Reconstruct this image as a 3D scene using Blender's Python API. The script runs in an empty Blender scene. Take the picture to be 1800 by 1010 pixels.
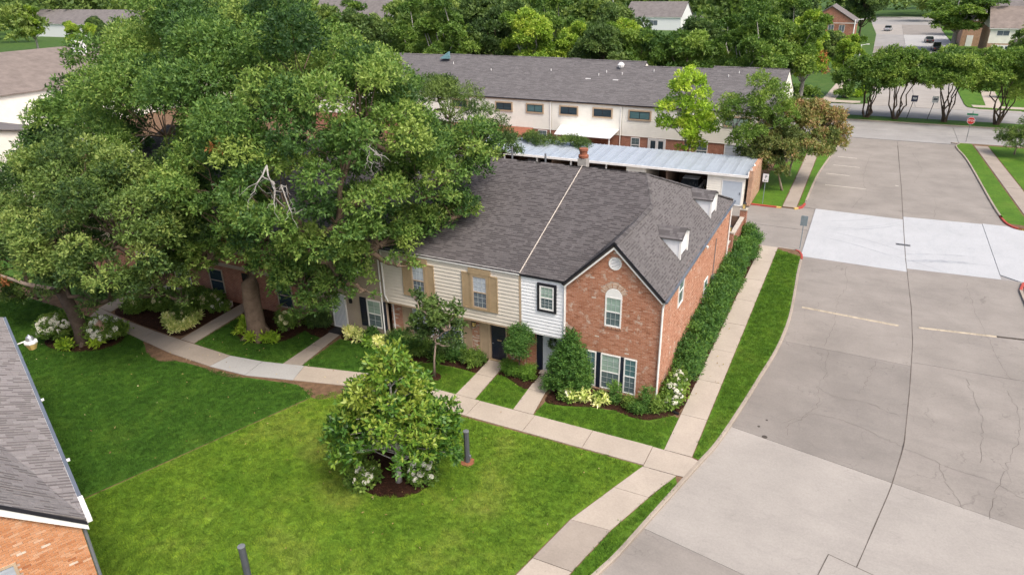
import bpy, bmesh, math, random
import numpy as np
from mathutils import Vector, Matrix
R = math.radians
random.seed(7)
scene = bpy.context.scene
col = scene.collection

# ------------------------------------------------------------------ camera
cam_d = bpy.data.cameras.new('camera'); cam = bpy.data.objects.new('camera', cam_d); col.objects.link(cam)
cam_d.sensor_width = 36.0; cam_d.lens = 1233.43 / 1800 * 36; cam_d.clip_end = 4000; cam_d.clip_start = 0.2
_r = Vector((0.89651657, 0.44267886, -0.01713077)); _u = Vector((-0.16627611, 0.37208204, 0.9131852)); _f = Vector((-0.41062184, 0.81583723, -0.40718463))
cam.matrix_world = Matrix(((_r.x, _u.x, -_f.x, 6.61), (_r.y, _u.y, -_f.y, -27.931), (_r.z, _u.z, -_f.z, 18.538), (0, 0, 0, 1)))
scene.camera = cam

# ------------------------------------------------------------------ daylight (bright overcast)
SUN_EL, SUN_AZ = 56.0, 118.0          # azimuth clockwise from +Y: light comes from the right, a little from behind the camera
world = bpy.data.worlds.new('World'); scene.world = world; world.use_nodes = True
nt = world.node_tree; nt.nodes.clear()
wo = nt.nodes.new('ShaderNodeOutputWorld'); wb = nt.nodes.new('ShaderNodeBackground'); sk = nt.nodes.new('ShaderNodeTexSky')
sk.sky_type = 'NISHITA'; sk.sun_disc = False; sk.sun_elevation = R(SUN_EL); sk.sun_rotation = R(SUN_AZ)
sk.air_density = 1.0; sk.dust_density = 6.0; sk.ozone_density = 1.0; sk.altitude = 30
wb.inputs['Strength'].default_value = 0.14
nt.links.new(sk.outputs[0], wb.inputs['Color']); nt.links.new(wb.outputs[0], wo.inputs['Surface'])
sun_d = bpy.data.lights.new('sun', 'SUN'); sun = bpy.data.objects.new('sun', sun_d); col.objects.link(sun)
sun_d.energy = 1.5; sun_d.angle = R(16); sun_d.color = (1.0, 0.95, 0.87)
_sd = Vector((math.sin(R(SUN_AZ)) * math.cos(R(SUN_EL)), math.cos(R(SUN_AZ)) * math.cos(R(SUN_EL)), math.sin(R(SUN_EL))))
sun.rotation_euler = _sd.to_track_quat('Z', 'Y').to_euler()
vs = scene.view_settings
vs.view_transform = 'Standard'; vs.look = 'None'; vs.exposure = 0.68; vs.gamma = 1.0; vs.use_curve_mapping = False
scene.cycles.max_bounces = 6; scene.cycles.diffuse_bounces = 3; scene.cycles.glossy_bounces = 2; scene.cycles.transmission_bounces = 3; scene.cycles.transparent_max_bounces = 6
scene.cycles.use_denoising = True

# ------------------------------------------------------------------ materials
M = {}
def _mix(nt, a, b, fac, mode='MIX'):
    m = nt.nodes.new('ShaderNodeMix'); m.data_type = 'RGBA'; m.blend_type = mode
    for k, v in ((6, a), (7, b), (0, fac)):
        if isinstance(v, (tuple, list)): m.inputs[k].default_value = (*v, 1)
        elif isinstance(v, (int, float)): m.inputs[k].default_value = v
        else: nt.links.new(v, m.inputs[k])
    return m.outputs[2]
def _ramp(nt, fac, pts):
    r = nt.nodes.new('ShaderNodeValToRGB'); nt.links.new(fac, r.inputs[0])
    while len(r.color_ramp.elements) < len(pts): r.color_ramp.elements.new(0.5)
    for e, (p, c) in zip(r.color_ramp.elements, pts):
        e.position = p; e.color = (*c, 1) if isinstance(c, (tuple, list)) else (c, c, c, 1)
    return r.outputs[0]
def _noise(nt, scale, detail=4, rough=0.6, vec=None, dist=0.0):
    n = nt.nodes.new('ShaderNodeTexNoise'); n.inputs['Scale'].default_value = scale; n.inputs['Detail'].default_value = detail
    n.inputs['Roughness'].default_value = rough; n.inputs['Distortion'].default_value = dist
    if vec is not None: nt.links.new(vec, n.inputs['Vector'])
    return n.outputs[0]
def _pos(nt, scale=None):
    g = nt.nodes.new('ShaderNodeNewGeometry').outputs['Position']
    if scale is None: return g
    mp = nt.nodes.new('ShaderNodeMapping'); mp.inputs['Scale'].default_value = scale; nt.links.new(g, mp.inputs[0]); return mp.outputs[0]
def new_mat(name, rough=0.8, spec=0.3, metal=0.0):
    m = bpy.data.materials.new(name); m.use_nodes = True; nt = m.node_tree
    b = nt.nodes['Principled BSDF']; b.inputs['Roughness'].default_value = rough; b.inputs['Specular IOR Level'].default_value = spec; b.inputs['Metallic'].default_value = metal
    M[name] = m
    return m, nt, b
def _bump(nt, b, h, strength=0.4, dist=0.01):
    bp = nt.nodes.new('ShaderNodeBump'); bp.inputs['Strength'].default_value = strength; bp.inputs['Distance'].default_value = dist
    nt.links.new(h, bp.inputs['Height']); nt.links.new(bp.outputs[0], b.inputs['Normal'])
def paint(name, c, rough=0.6, var=0.12, scale=2.0, spec=0.3, metal=0.0, dirt=0.0, dirt_c=(0.12, 0.1, 0.08), bump=0.0, bscale=40):
    m, nt, b = new_mat(name, rough, spec, metal); p = _pos(nt)
    n = _noise(nt, scale, 5, 0.65, p)
    lo = tuple(x * (1 - var) for x in c); hi = tuple(min(1, x * (1 + var)) for x in c)
    o = _ramp(nt, n, [(0.3, lo), (0.7, hi)])
    if dirt > 0:
        d = _ramp(nt, _noise(nt, scale * 2.7, 8, 0.7, p, 0.6), [(0.52, 0.0), (0.75, dirt)])
        o = _mix(nt, o, dirt_c, d)
    nt.links.new(o, b.inputs['Base Color'])
    if bump > 0: _bump(nt, b, _noise(nt, bscale, 4, 0.7, p), bump)
    return m
def cvmat(name, ramp, rough=0.8, spec=0.25, noise=0.25, nscale=9.0, bump=0.0, bscale=60, patches=None):
    """colour per piece from the face attribute cv, plus grain"""
    m, nt, b = new_mat(name, rough, spec); p = _pos(nt)
    a = nt.nodes.new('ShaderNodeAttribute'); a.attribute_name = 'cv'
    o = _ramp(nt, a.outputs['Fac'], ramp)
    if patches:
        c, sc, lo, hi, amt = patches
        pn = _ramp(nt, _noise(nt, sc, 5, 0.65, p), [(lo, 0.0), (hi, amt)])
        o = _mix(nt, o, c, pn)
    if patches: o = _mix(nt, o, (0.22, 0.13, 0.10), _ramp(nt, _noise(nt, 1.0, 6, 0.7, _pos(nt, (2.6, 2.6, 0.35)), 0.4), [(0.55, 0.0), (0.8, 0.45)]))
    g = _ramp(nt, _noise(nt, nscale, 6, 0.7, p), [(0.25, 1 - noise), (0.75, 1 + noise * 0.0 if noise > 1 else 1.0)])
    o = _mix(nt, o, g, 1.0, 'MULTIPLY')
    nt.links.new(o, b.inputs['Base Color'])
    if bump > 0: _bump(nt, b, _noise(nt, bscale, 4, 0.7, p), bump)
    return m
def leafmat(name, ramp, trans=0.32, rough=0.55, spec=0.3, tcol=(1.15, 1.2, 0.75), gain=2.1):
    ramp = [(p, (c[0] * gain * 1.08, c[1] * gain, c[2] * gain * 1.35)) for p, c in ramp]
    m, nt, b = new_mat(name, rough, spec)
    a = nt.nodes.new('ShaderNodeAttribute'); a.attribute_name = 'cv'
    oi = nt.nodes.new('ShaderNodeObjectInfo')
    ad = nt.nodes.new('ShaderNodeMath'); ad.operation = 'MULTIPLY_ADD'; ad.inputs[1].default_value = 0.16; nt.links.new(oi.outputs['Random'], ad.inputs[0])
    sb = nt.nodes.new('ShaderNodeMath'); sb.operation = 'SUBTRACT'; sb.inputs[1].default_value = 0.08; nt.links.new(a.outputs['Fac'], sb.inputs[0]); nt.links.new(sb.outputs[0], ad.inputs[2])
    o = _ramp(nt, ad.outputs[0], ramp)
    nt.links.new(o, b.inputs['Base Color'])
    t = nt.nodes.new('ShaderNodeBsdfTranslucent'); nt.links.new(_mix(nt, o, tcol, 1.0, 'MULTIPLY'), t.inputs['Color'])
    mx = nt.nodes.new('ShaderNodeMixShader'); mx.inputs[0].default_value = trans
    out = nt.nodes['Material Output']
    nt.links.new(b.outputs[0], mx.inputs[1]); nt.links.new(t.outputs[0], mx.inputs[2]); nt.links.new(mx.outputs[0], out.inputs['Surface'])
    return m
def concrete(name, c, var=0.14, stain=0.35, stain_c=(0.13, 0.115, 0.1), streak=(0.25, 0.9, 1), bump=0.25, crack=0.0, blot=0.3):
    m, nt, b = new_mat(name, 0.85, 0.25); p = _pos(nt)
    n1 = _noise(nt, 0.35, 5, 0.6, p); n2 = _noise(nt, 1.6, 7, 0.7, _pos(nt, streak), 0.5); n3 = _noise(nt, 14, 6, 0.75, p); n4 = _noise(nt, 4.2, 7, 0.72, p, 0.8)
    lo = tuple(x * (1 - var) for x in c); hi = tuple(min(1, x * (1 + var)) for x in c)
    o = _ramp(nt, n1, [(0.3, lo), (0.7, hi)])
    o = _mix(nt, o, stain_c, _ramp(nt, n2, [(0.5, 0.0), (0.78, stain)]))
    o = _mix(nt, o, stain_c, _ramp(nt, n4, [(0.62, 0.0), (0.74, blot)]))
    o = _mix(nt, o, stain_c, _ramp(nt, _noise(nt, 2.3, 2, 0.5, p), [(0.735, 0.0), (0.76, blot * 1.6)]))
    o = _mix(nt, o, _ramp(nt, n3, [(0.3, 0.86), (0.7, 1.06)]), 1.0, 'MULTIPLY')
    if crack > 0:
        v = nt.nodes.new('ShaderNodeTexVoronoi'); v.feature = 'DISTANCE_TO_EDGE'; v.inputs['Scale'].default_value = 0.33
        ds = nt.nodes.new('ShaderNodeVectorMath'); ds.operation = 'MULTIPLY_ADD'
        nn = nt.nodes.new('ShaderNodeTexNoise'); nn.inputs['Scale'].default_value = 1.3; nn.inputs['Detail'].default_value = 6; nt.links.new(p, nn.inputs['Vector'])
        nt.links.new(nn.outputs['Color'], ds.inputs[0]); ds.inputs[1].default_value = (1.6, 1.6, 0); nt.links.new(p, ds.inputs[2]); nt.links.new(ds.outputs[0], v.inputs['Vector'])
        cr = _ramp(nt, v.outputs['Distance'], [(0.0, crack), (0.006, 0.0)])
        br = _ramp(nt, _noise(nt, 0.5, 2, 0.5, p), [(0.45, 0.0), (0.55, 1.0)])
        o = _mix(nt, o, (0.09, 0.08, 0.07), _mix(nt, cr, br, 1.0, 'MULTIPLY'))
    nt.links.new(o, b.inputs['Base Color'])
    _bump(nt, b, n3, bump, 0.006)
    return m

def turf(name, a, bcol, c, sc=0.5, blade=False):
    m, nt, b = new_mat(name, 0.75, 0.2); p = _pos(nt)
    n1 = _noise(nt, sc, 5, 0.6, p, 0.4); n2 = _noise(nt, 3.1, 6, 0.75, p, 1.2); n3 = _noise(nt, 26, 3, 0.7, p)
    o = _ramp(nt, n1, [(0.3, a), (0.52, bcol), (0.72, c)])
    o = _mix(nt, o, _ramp(nt, n2, [(0.3, 0.62), (0.7, 1.3)]), 1.0, 'MULTIPLY')
    o = _mix(nt, o, _ramp(nt, n3, [(0.3, 0.72), (0.7, 1.2)]), 1.0, 'MULTIPLY')
    if blade:
        oi = nt.nodes.new('ShaderNodeObjectInfo'); o = _mix(nt, o, _ramp(nt, oi.outputs['Random'], [(0.0, (0.62, 0.68, 0.6)), (0.6, (1.1, 1.1, 1.0)), (1.0, (1.7, 1.5, 1.35))]), 1.0, 'MULTIPLY')
    nt.links.new(o, b.inputs['Base Color']); _bump(nt, b, n3, 0.6, 0.02)
    return m
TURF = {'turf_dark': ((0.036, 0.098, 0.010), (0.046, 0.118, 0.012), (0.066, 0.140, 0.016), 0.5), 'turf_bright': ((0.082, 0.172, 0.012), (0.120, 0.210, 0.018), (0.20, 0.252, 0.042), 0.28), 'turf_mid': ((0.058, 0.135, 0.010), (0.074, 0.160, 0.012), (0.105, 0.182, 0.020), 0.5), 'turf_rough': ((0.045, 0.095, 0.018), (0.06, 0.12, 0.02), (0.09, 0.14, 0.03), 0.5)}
for k, q in TURF.items():
    turf(k, *q); turf(k + '_blade', *q, blade=True)
paint('soil', (0.16, 0.10, 0.062), 0.95, 0.3, 3.0, 0.1, dirt=0.6, dirt_c=(0.06, 0.04, 0.028), bump=0.8)
cvmat('mulch', [(0.0, (0.022, 0.010, 0.006)), (0.5, (0.055, 0.024, 0.014)), (1.0, (0.11, 0.05, 0.03))], 0.95, 0.1)
paint('mulch_bed', (0.035, 0.017, 0.011), 0.95, 0.4, 12, 0.1, bump=1.0, bscale=30)
concrete('conc_walk', (0.42, 0.362, 0.302), 0.10, 0.2, (0.2, 0.175, 0.15), (0.6, 0.6, 1), blot=0.25)
concrete('conc_walk_old', (0.32, 0.275, 0.232), 0.12, 0.3, (0.16, 0.135, 0.11), (0.6, 0.6, 1))
concrete('conc_walk_new', (0.40, 0.395, 0.385), 0.06, 0.12, (0.24, 0.225, 0.21), (0.6, 0.6, 1), blot=0.12)
concrete('conc_road', (0.262, 0.238, 0.214), 0.14, 0.42, (0.17, 0.155, 0.143), crack=0.4)
concrete('conc_road_light', (0.335, 0.310, 0.282), 0.10, 0.32, (0.21, 0.195, 0.182), crack=0.15, blot=0.22)
concrete('conc_road_grey', (0.228, 0.208, 0.188), 0.14, 0.45, (0.16, 0.148, 0.138), crack=0.4)
concrete('conc_white', (0.43, 0.44, 0.452), 0.06, 0.34, (0.28, 0.30, 0.33), (1.1, 0.35, 1), blot=0.3)
concrete('conc_street', (0.30, 0.29, 0.28), 0.12, 0.4, (0.18, 0.172, 0.165), (0.08, 0.7, 1))
concrete('kerb_grey', (0.34, 0.29, 0.24), 0.15, 0.4)
paint('kerb_red', (0.36, 0.055, 0.04), 0.7, 0.3, 3, dirt=0.5, dirt_c=(0.3, 0.26, 0.22))
paint('kerb_yellow', (0.55, 0.38, 0.12), 0.7, 0.3, 3, dirt=0.5, dirt_c=(0.3, 0.26, 0.22))
paint('tyre_mark', (0.33, 0.345, 0.365), 0.9, 0.15, 2.0)
paint('crack_brown', (0.105, 0.088, 0.075), 0.95, 0.3, 5)
paint('joint_dark', (0.065, 0.056, 0.049), 0.95, 0.3, 5)
paint('paint_faded', (0.62, 0.58, 0.5), 0.8, 0.2, 3, dirt=0.9, dirt_c=(0.30, 0.26, 0.23))
paint('bump_yellow', (0.40, 0.345, 0.26), 0.8, 0.3, 2.2, dirt=1.0, dirt_c=(0.16, 0.14, 0.12), bump=0.6)
cvmat('brick', [(0.0, (0.37, 0.150, 0.085)), (0.35, (0.50, 0.228, 0.138)), (0.7, (0.56, 0.275, 0.175)), (0.92, (0.60, 0.325, 0.22)), (1.0, (0.72, 0.61, 0.52))], 0.9, 0.15, 0.28, 14, bump=0.3, patches=((0.70, 0.56, 0.46), 2.4, 0.565, 0.65, 0.85))
cvmat('brick_side', [(0.0, (0.40, 0.18, 0.105)), (0.35, (0.52, 0.255, 0.165)), (0.7, (0.58, 0.305, 0.205)), (0.92, (0.62, 0.36, 0.25)), (1.0, (0.68, 0.57, 0.48))], 0.9, 0.15, 0.25, 14, bump=0.3, patches=((0.66, 0.50, 0.40), 1.1, 0.55, 0.70, 0.6))
cvmat('brick_orange', [(0.0, (0.42, 0.165, 0.075)), (0.35, (0.57, 0.265, 0.13)), (0.7, (0.63, 0.32, 0.175)), (0.92, (0.67, 0.40, 0.25)), (1.0, (0.74, 0.60, 0.49))], 0.9, 0.15, 0.25, 14, bump=0.3)
paint('mortar', (0.46, 0.36, 0.29), 0.95, 0.15, 5)
def brickpaint(name, c1, c2, mort, sc=1.0):
    m, nt, b = new_mat(name, 0.9, 0.15); tc = nt.nodes.new('ShaderNodeTexCoord')
    mp = nt.nodes.new('ShaderNodeMapping'); mp.inputs['Rotation'].default_value = (R(90), 0, 0)
    g = nt.nodes.new('ShaderNodeNewGeometry'); sx = nt.nodes.new('ShaderNodeSeparateXYZ'); nt.links.new(g.outputs['Position'], sx.inputs[0])
    ad = nt.nodes.new('ShaderNodeMath'); nt.links.new(sx.outputs[0], ad.inputs[0]); nt.links.new(sx.outputs[1], ad.inputs[1])
    cb = nt.nodes.new('ShaderNodeCombineXYZ'); nt.links.new(ad.outputs[0], cb.inputs[0]); nt.links.new(sx.outputs[2], cb.inputs[1])
    br = nt.nodes.new('ShaderNodeTexBrick'); nt.links.new(cb.outputs[0], br.inputs['Vector'])
    br.inputs['Scale'].default_value = sc; br.inputs['Brick Width'].default_value = 0.21; br.inputs['Row Height'].default_value = 0.075; br.inputs['Mortar Size'].default_value = 0.008
    br.inputs['Color1'].default_value = (*c1, 1); br.inputs['Color2'].default_value = (*c2, 1); br.inputs['Mortar'].default_value = (*mort, 1)
    o = _mix(nt, br.outputs[0], _ramp(nt, _noise(nt, 2.0, 5, 0.7, g.outputs['Position']), [(0.3, 0.75), (0.7, 1.2)]), 1.0, 'MULTIPLY')
    nt.links.new(o, b.inputs['Base Color']); return m
brickpaint('brick_far', (0.30, 0.10, 0.06), (0.38, 0.15, 0.09), (0.40, 0.32, 0.26))
brickpaint('brick_tan', (0.48, 0.28, 0.18), (0.40, 0.20, 0.12), (0.50, 0.42, 0.34))
brickpaint('brick_pale', (0.55, 0.36, 0.25), (0.62, 0.46, 0.36), (0.55, 0.47, 0.4))
cvmat('shingle', [(0.0, (0.068, 0.062, 0.064)), (0.3, (0.092, 0.084, 0.086)), (0.5, (0.114, 0.105, 0.107)), (1.0, (0.138, 0.127, 0.129))], 0.95, 0.12, 0.18, 4, bump=0.5, bscale=90)
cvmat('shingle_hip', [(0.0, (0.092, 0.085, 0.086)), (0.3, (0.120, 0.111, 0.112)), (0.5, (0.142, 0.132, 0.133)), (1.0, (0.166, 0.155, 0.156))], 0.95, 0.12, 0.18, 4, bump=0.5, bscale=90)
cvmat('shingle_light', [(0.0, (0.155, 0.138, 0.136)), (0.3, (0.23, 0.21, 0.207)), (0.5, (0.285, 0.262, 0.258)), (1.0, (0.33, 0.306, 0.30))], 0.95, 0.12, 0.2, 18, bump=0.5, bscale=90)
cvmat('shingle_far', [(0.0, (0.125, 0.117, 0.119)), (0.5, (0.155, 0.146, 0.148)), (1.0, (0.185, 0.174, 0.176))], 0.95, 0.12, 0.25, 5, bump=0.3, bscale=60)
paint('felt', (0.05, 0.044, 0.042), 0.95, 0.2, 6)
paint('felt_light', (0.12, 0.11, 0.105), 0.95, 0.2, 6)
paint('roof_far', (0.17, 0.155, 0.15), 0.95, 0.22, 0.8, 0.1, dirt=0.3, dirt_c=(0.09, 0.085, 0.085), bump=0.4, bscale=12)
paint('roof_brown', (0.21, 0.175, 0.155), 0.95, 0.2, 0.8, 0.1, dirt=0.3, dirt_c=(0.1, 0.085, 0.08), bump=0.4, bscale=12)
paint('white_trim', (0.80, 0.79, 0.77), 0.5, 0.06, 3, dirt=0.12, dirt_c=(0.5, 0.47, 0.42))
paint('glazing', (0.46, 0.50, 0.50), 0.4, 0.05, 3)
paint('white_siding', (0.80, 0.81, 0.83), 0.5, 0.04, 3, dirt=0.06, dirt_c=(0.55, 0.54, 0.52))
paint('cream_siding', (0.64, 0.59, 0.515), 0.6, 0.06, 1.5, dirt=0.12, dirt_c=(0.38, 0.31, 0.22))
paint('taupe_siding', (0.42, 0.345, 0.275), 0.6, 0.07, 1.5, dirt=0.15, dirt_c=(0.28, 0.22, 0.17))
paint('pale_siding', (0.84, 0.81, 0.73), 0.6, 0.06, 0.8, dirt=0.15, dirt_c=(0.5, 0.44, 0.35))
paint('tan_trim', (0.365, 0.27, 0.165), 0.6, 0.1, 3, dirt=0.15, dirt_c=(0.2, 0.13, 0.07))
paint('beige_trim', (0.45, 0.34, 0.235), 0.6, 0.1, 3, dirt=0.1)
paint('dark_trim', (0.018, 0.018, 0.024), 0.4, 0.2, 3)
paint('navy', (0.013, 0.018, 0.036), 0.35, 0.15, 3, 0.5)
paint('gutter_blue', (0.12, 0.14, 0.175), 0.35, 0.15, 2, 0.5)
paint('black_metal', (0.015, 0.015, 0.017), 0.45, 0.2, 5, 0.5)
paint('grey_metal', (0.16, 0.17, 0.185), 0.45, 0.12, 5, 0.5, dirt=0.15)
paint('post_grey', (0.085, 0.09, 0.105), 0.45, 0.12, 5, 0.4)
paint('sign_back', (0.20, 0.245, 0.27), 0.45, 0.12, 5, 0.5)
paint('grey_door', (0.58, 0.62, 0.66), 0.45, 0.05, 2)
paint('pale_blue_door', (0.47, 0.53, 0.60), 0.5, 0.06, 2)
paint('clay', (0.27, 0.10, 0.06), 0.9, 0.2, 5, dirt=0.4, dirt_c=(0.08, 0.05, 0.04))
paint('chimney_pale', (0.55, 0.49, 0.43), 0.8, 0.12, 3, dirt=0.2)
paint('chimney_grey', (0.36, 0.34, 0.32), 0.9, 0.15, 5, dirt=0.3)
paint('metal_roof', (0.42, 0.47, 0.53), 0.5, 0.07, 1.2, 0.5, 0.25, dirt=0.28, dirt_c=(0.34, 0.33, 0.32))
paint('metal_roof_old', (0.385, 0.43, 0.485), 0.45, 0.08, 1.2, 0.5, 0.25, dirt=0.3, dirt_c=(0.32, 0.31, 0.30))
paint('white_panel', (0.84, 0.84, 0.84), 0.4, 0.05, 2, dirt=0.12, dirt_c=(0.5, 0.5, 0.48))
paint('interior_dark', (0.02, 0.018, 0.016), 0.9, 0.2, 3)
paint('bark_oak', (0.20, 0.145, 0.105), 0.95, 0.25, 3, 0.1, dirt=0.55, dirt_c=(0.075, 0.052, 0.038), bump=1.0, bscale=9)
paint('bark_dark', (0.11, 0.082, 0.062), 0.95, 0.25, 3, 0.1, dirt=0.5, dirt_c=(0.05, 0.037, 0.03), bump=1.0, bscale=12)
paint('bark_pale', (0.30, 0.235, 0.19), 0.9, 0.25, 4, 0.1, dirt=0.35, dirt_c=(0.13, 0.1, 0.08), bump=0.6, bscale=12)
paint('bark_grey', (0.34, 0.32, 0.30), 0.9, 0.2, 4, 0.1, bump=0.5)
paint('mat_rubber', (0.03, 0.03, 0.032), 0.9, 0.3, 9)
paint('stop_red', (0.55, 0.035, 0.03), 0.4, 0.08, 2, 0.5)
paint('sign_white', (0.82, 0.82, 0.82), 0.4, 0.04, 2, 0.5)
paint('sign_green', (0.03, 0.20, 0.10), 0.4, 0.08, 2, 0.5)
paint('sign_navy', (0.05, 0.06, 0.12), 0.4, 0.08, 2, 0.5)
paint('lantern_glass', (0.75, 0.55, 0.20), 0.3, 0.1, 8, 0.5)
paint('steel', (0.55, 0.57, 0.6), 0.3, 0.1, 4, 0.5, 0.7)
paint('tyre', (0.02, 0.02, 0.02), 0.9, 0.2, 4)
paint('car_white', (0.78, 0.79, 0.81), 0.2, 0.02, 1, 0.6)
paint('car_dark', (0.02, 0.023, 0.028), 0.2, 0.1, 1, 0.6)
paint('car_silver', (0.42, 0.44, 0.47), 0.25, 0.04, 1, 0.6, 0.3)
paint('glass_car', (0.02, 0.025, 0.03), 0.08, 0.1, 1, 0.8)
paint('lamp_red', (0.4, 0.02, 0.02), 0.2, 0.1, 1, 0.6)
paint('petal', (0.80, 0.79, 0.66), 0.7, 0.1, 8, 0.2)
paint('petal_cream', (0.72, 0.68, 0.38), 0.7, 0.15, 8, 0.2)
paint('petal_pink', (0.62, 0.42, 0.30), 0.7, 0.15, 8, 0.2)
paint('stone', (0.45, 0.40, 0.34), 0.9, 0.2, 3, dirt=0.4)
paint('wood_fence', (0.17, 0.11, 0.08), 0.9, 0.3, 3, dirt=0.4)
def glassmat(name, c, rough=0.12):
    m, nt, b = new_mat(name, rough, 0.35); p = _pos(nt, (0.6, 0.6, 5.0))
    o = _ramp(nt, _noise(nt, 1.3, 3, 0.5, p), [(0.3, tuple(x * 0.8 for x in c)), (0.7, tuple(x * 1.15 for x in c))])
    nt.links.new(o, b.inputs['Base Color']); return m
glassmat('glass_blind', (0.30, 0.40, 0.345)); glassmat('glass_screen', (0.115, 0.155, 0.165)); glassmat('glass_dark', (0.035, 0.055, 0.07)); glassmat('glass_teal', (0.09, 0.17, 0.18)); glassmat('glass_pale', (0.42, 0.46, 0.52)); glassmat('glass_slate', (0.13, 0.155, 0.185))
leafmat('leaf_oak', [(0.0, (0.013, 0.035, 0.008)), (0.35, (0.037, 0.081, 0.014)), (0.65, (0.072, 0.132, 0.020)), (1.0, (0.138, 0.196, 0.034))])
leafmat('leaf_oak_yellow', [(0.0, (0.018, 0.040, 0.009)), (0.35, (0.046, 0.084, 0.015)), (0.65, (0.088, 0.138, 0.024)), (1.0, (0.155, 0.200, 0.042))])
leafmat('leaf_litter', [(0.0, (0.09, 0.06, 0.02)), (0.6, (0.2, 0.16, 0.05)), (1.0, (0.3, 0.28, 0.14))])
leafmat('leaf_dead', [(0.0, (0.11, 0.045, 0.012)), (1.0, (0.25, 0.115, 0.03))])
leafmat('leaf_magnolia', [(0.0, (0.013, 0.042, 0.008)), (0.35, (0.034, 0.092, 0.010)), (0.62, (0.078, 0.155, 0.013)), (0.85, (0.145, 0.215, 0.022)), (1.0, (0.21, 0.22, 0.035))], 0.25, 0.4, 0.4, gain=1.7)
leafmat('leaf_dark', [(0.0, (0.018, 0.038, 0.009)), (0.5, (0.042, 0.078, 0.015)), (1.0, (0.085, 0.13, 0.024))], 0.32)
leafmat('leaf_hedge', [(0.0, (0.014, 0.042, 0.009)), (0.5, (0.038, 0.094, 0.014)), (1.0, (0.085, 0.160, 0.020))], 0.32)
leafmat('leaf_box', [(0.0, (0.026, 0.070, 0.010)), (0.5, (0.065, 0.140, 0.014)), (1.0, (0.125, 0.215, 0.020))], 0.32)
leafmat('leaf_mid', [(0.0, (0.024, 0.056, 0.009)), (0.5, (0.064, 0.118, 0.015)), (1.0, (0.125, 0.185, 0.026))], 0.32)
leafmat('leaf_yellowgreen', [(0.0, (0.060, 0.125, 0.010)), (0.5, (0.145, 0.240, 0.014)), (1.0, (0.26, 0.34, 0.03))], 0.32)
leafmat('leaf_lime', [(0.0, (0.050, 0.098, 0.010)), (0.5, (0.11, 0.185, 0.016)), (1.0, (0.21, 0.27, 0.03))], 0.32)
leafmat('leaf_bronze', [(0.0, (0.036, 0.058, 0.013)), (0.5, (0.085, 0.115, 0.024)), (0.78, (0.14, 0.135, 0.036)), (1.0, (0.21, 0.125, 0.055))], 0.32)
leafmat('leaf_variegated', [(0.0, (0.10, 0.17, 0.03)), (0.5, (0.26, 0.32, 0.07)), (1.0, (0.62, 0.62, 0.26))], 0.32)
leafmat('leaf_far', [(0.0, (0.03, 0.056, 0.012)), (0.5, (0.066, 0.112, 0.02)), (1.0, (0.12, 0.17, 0.032))], 0.32)

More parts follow.
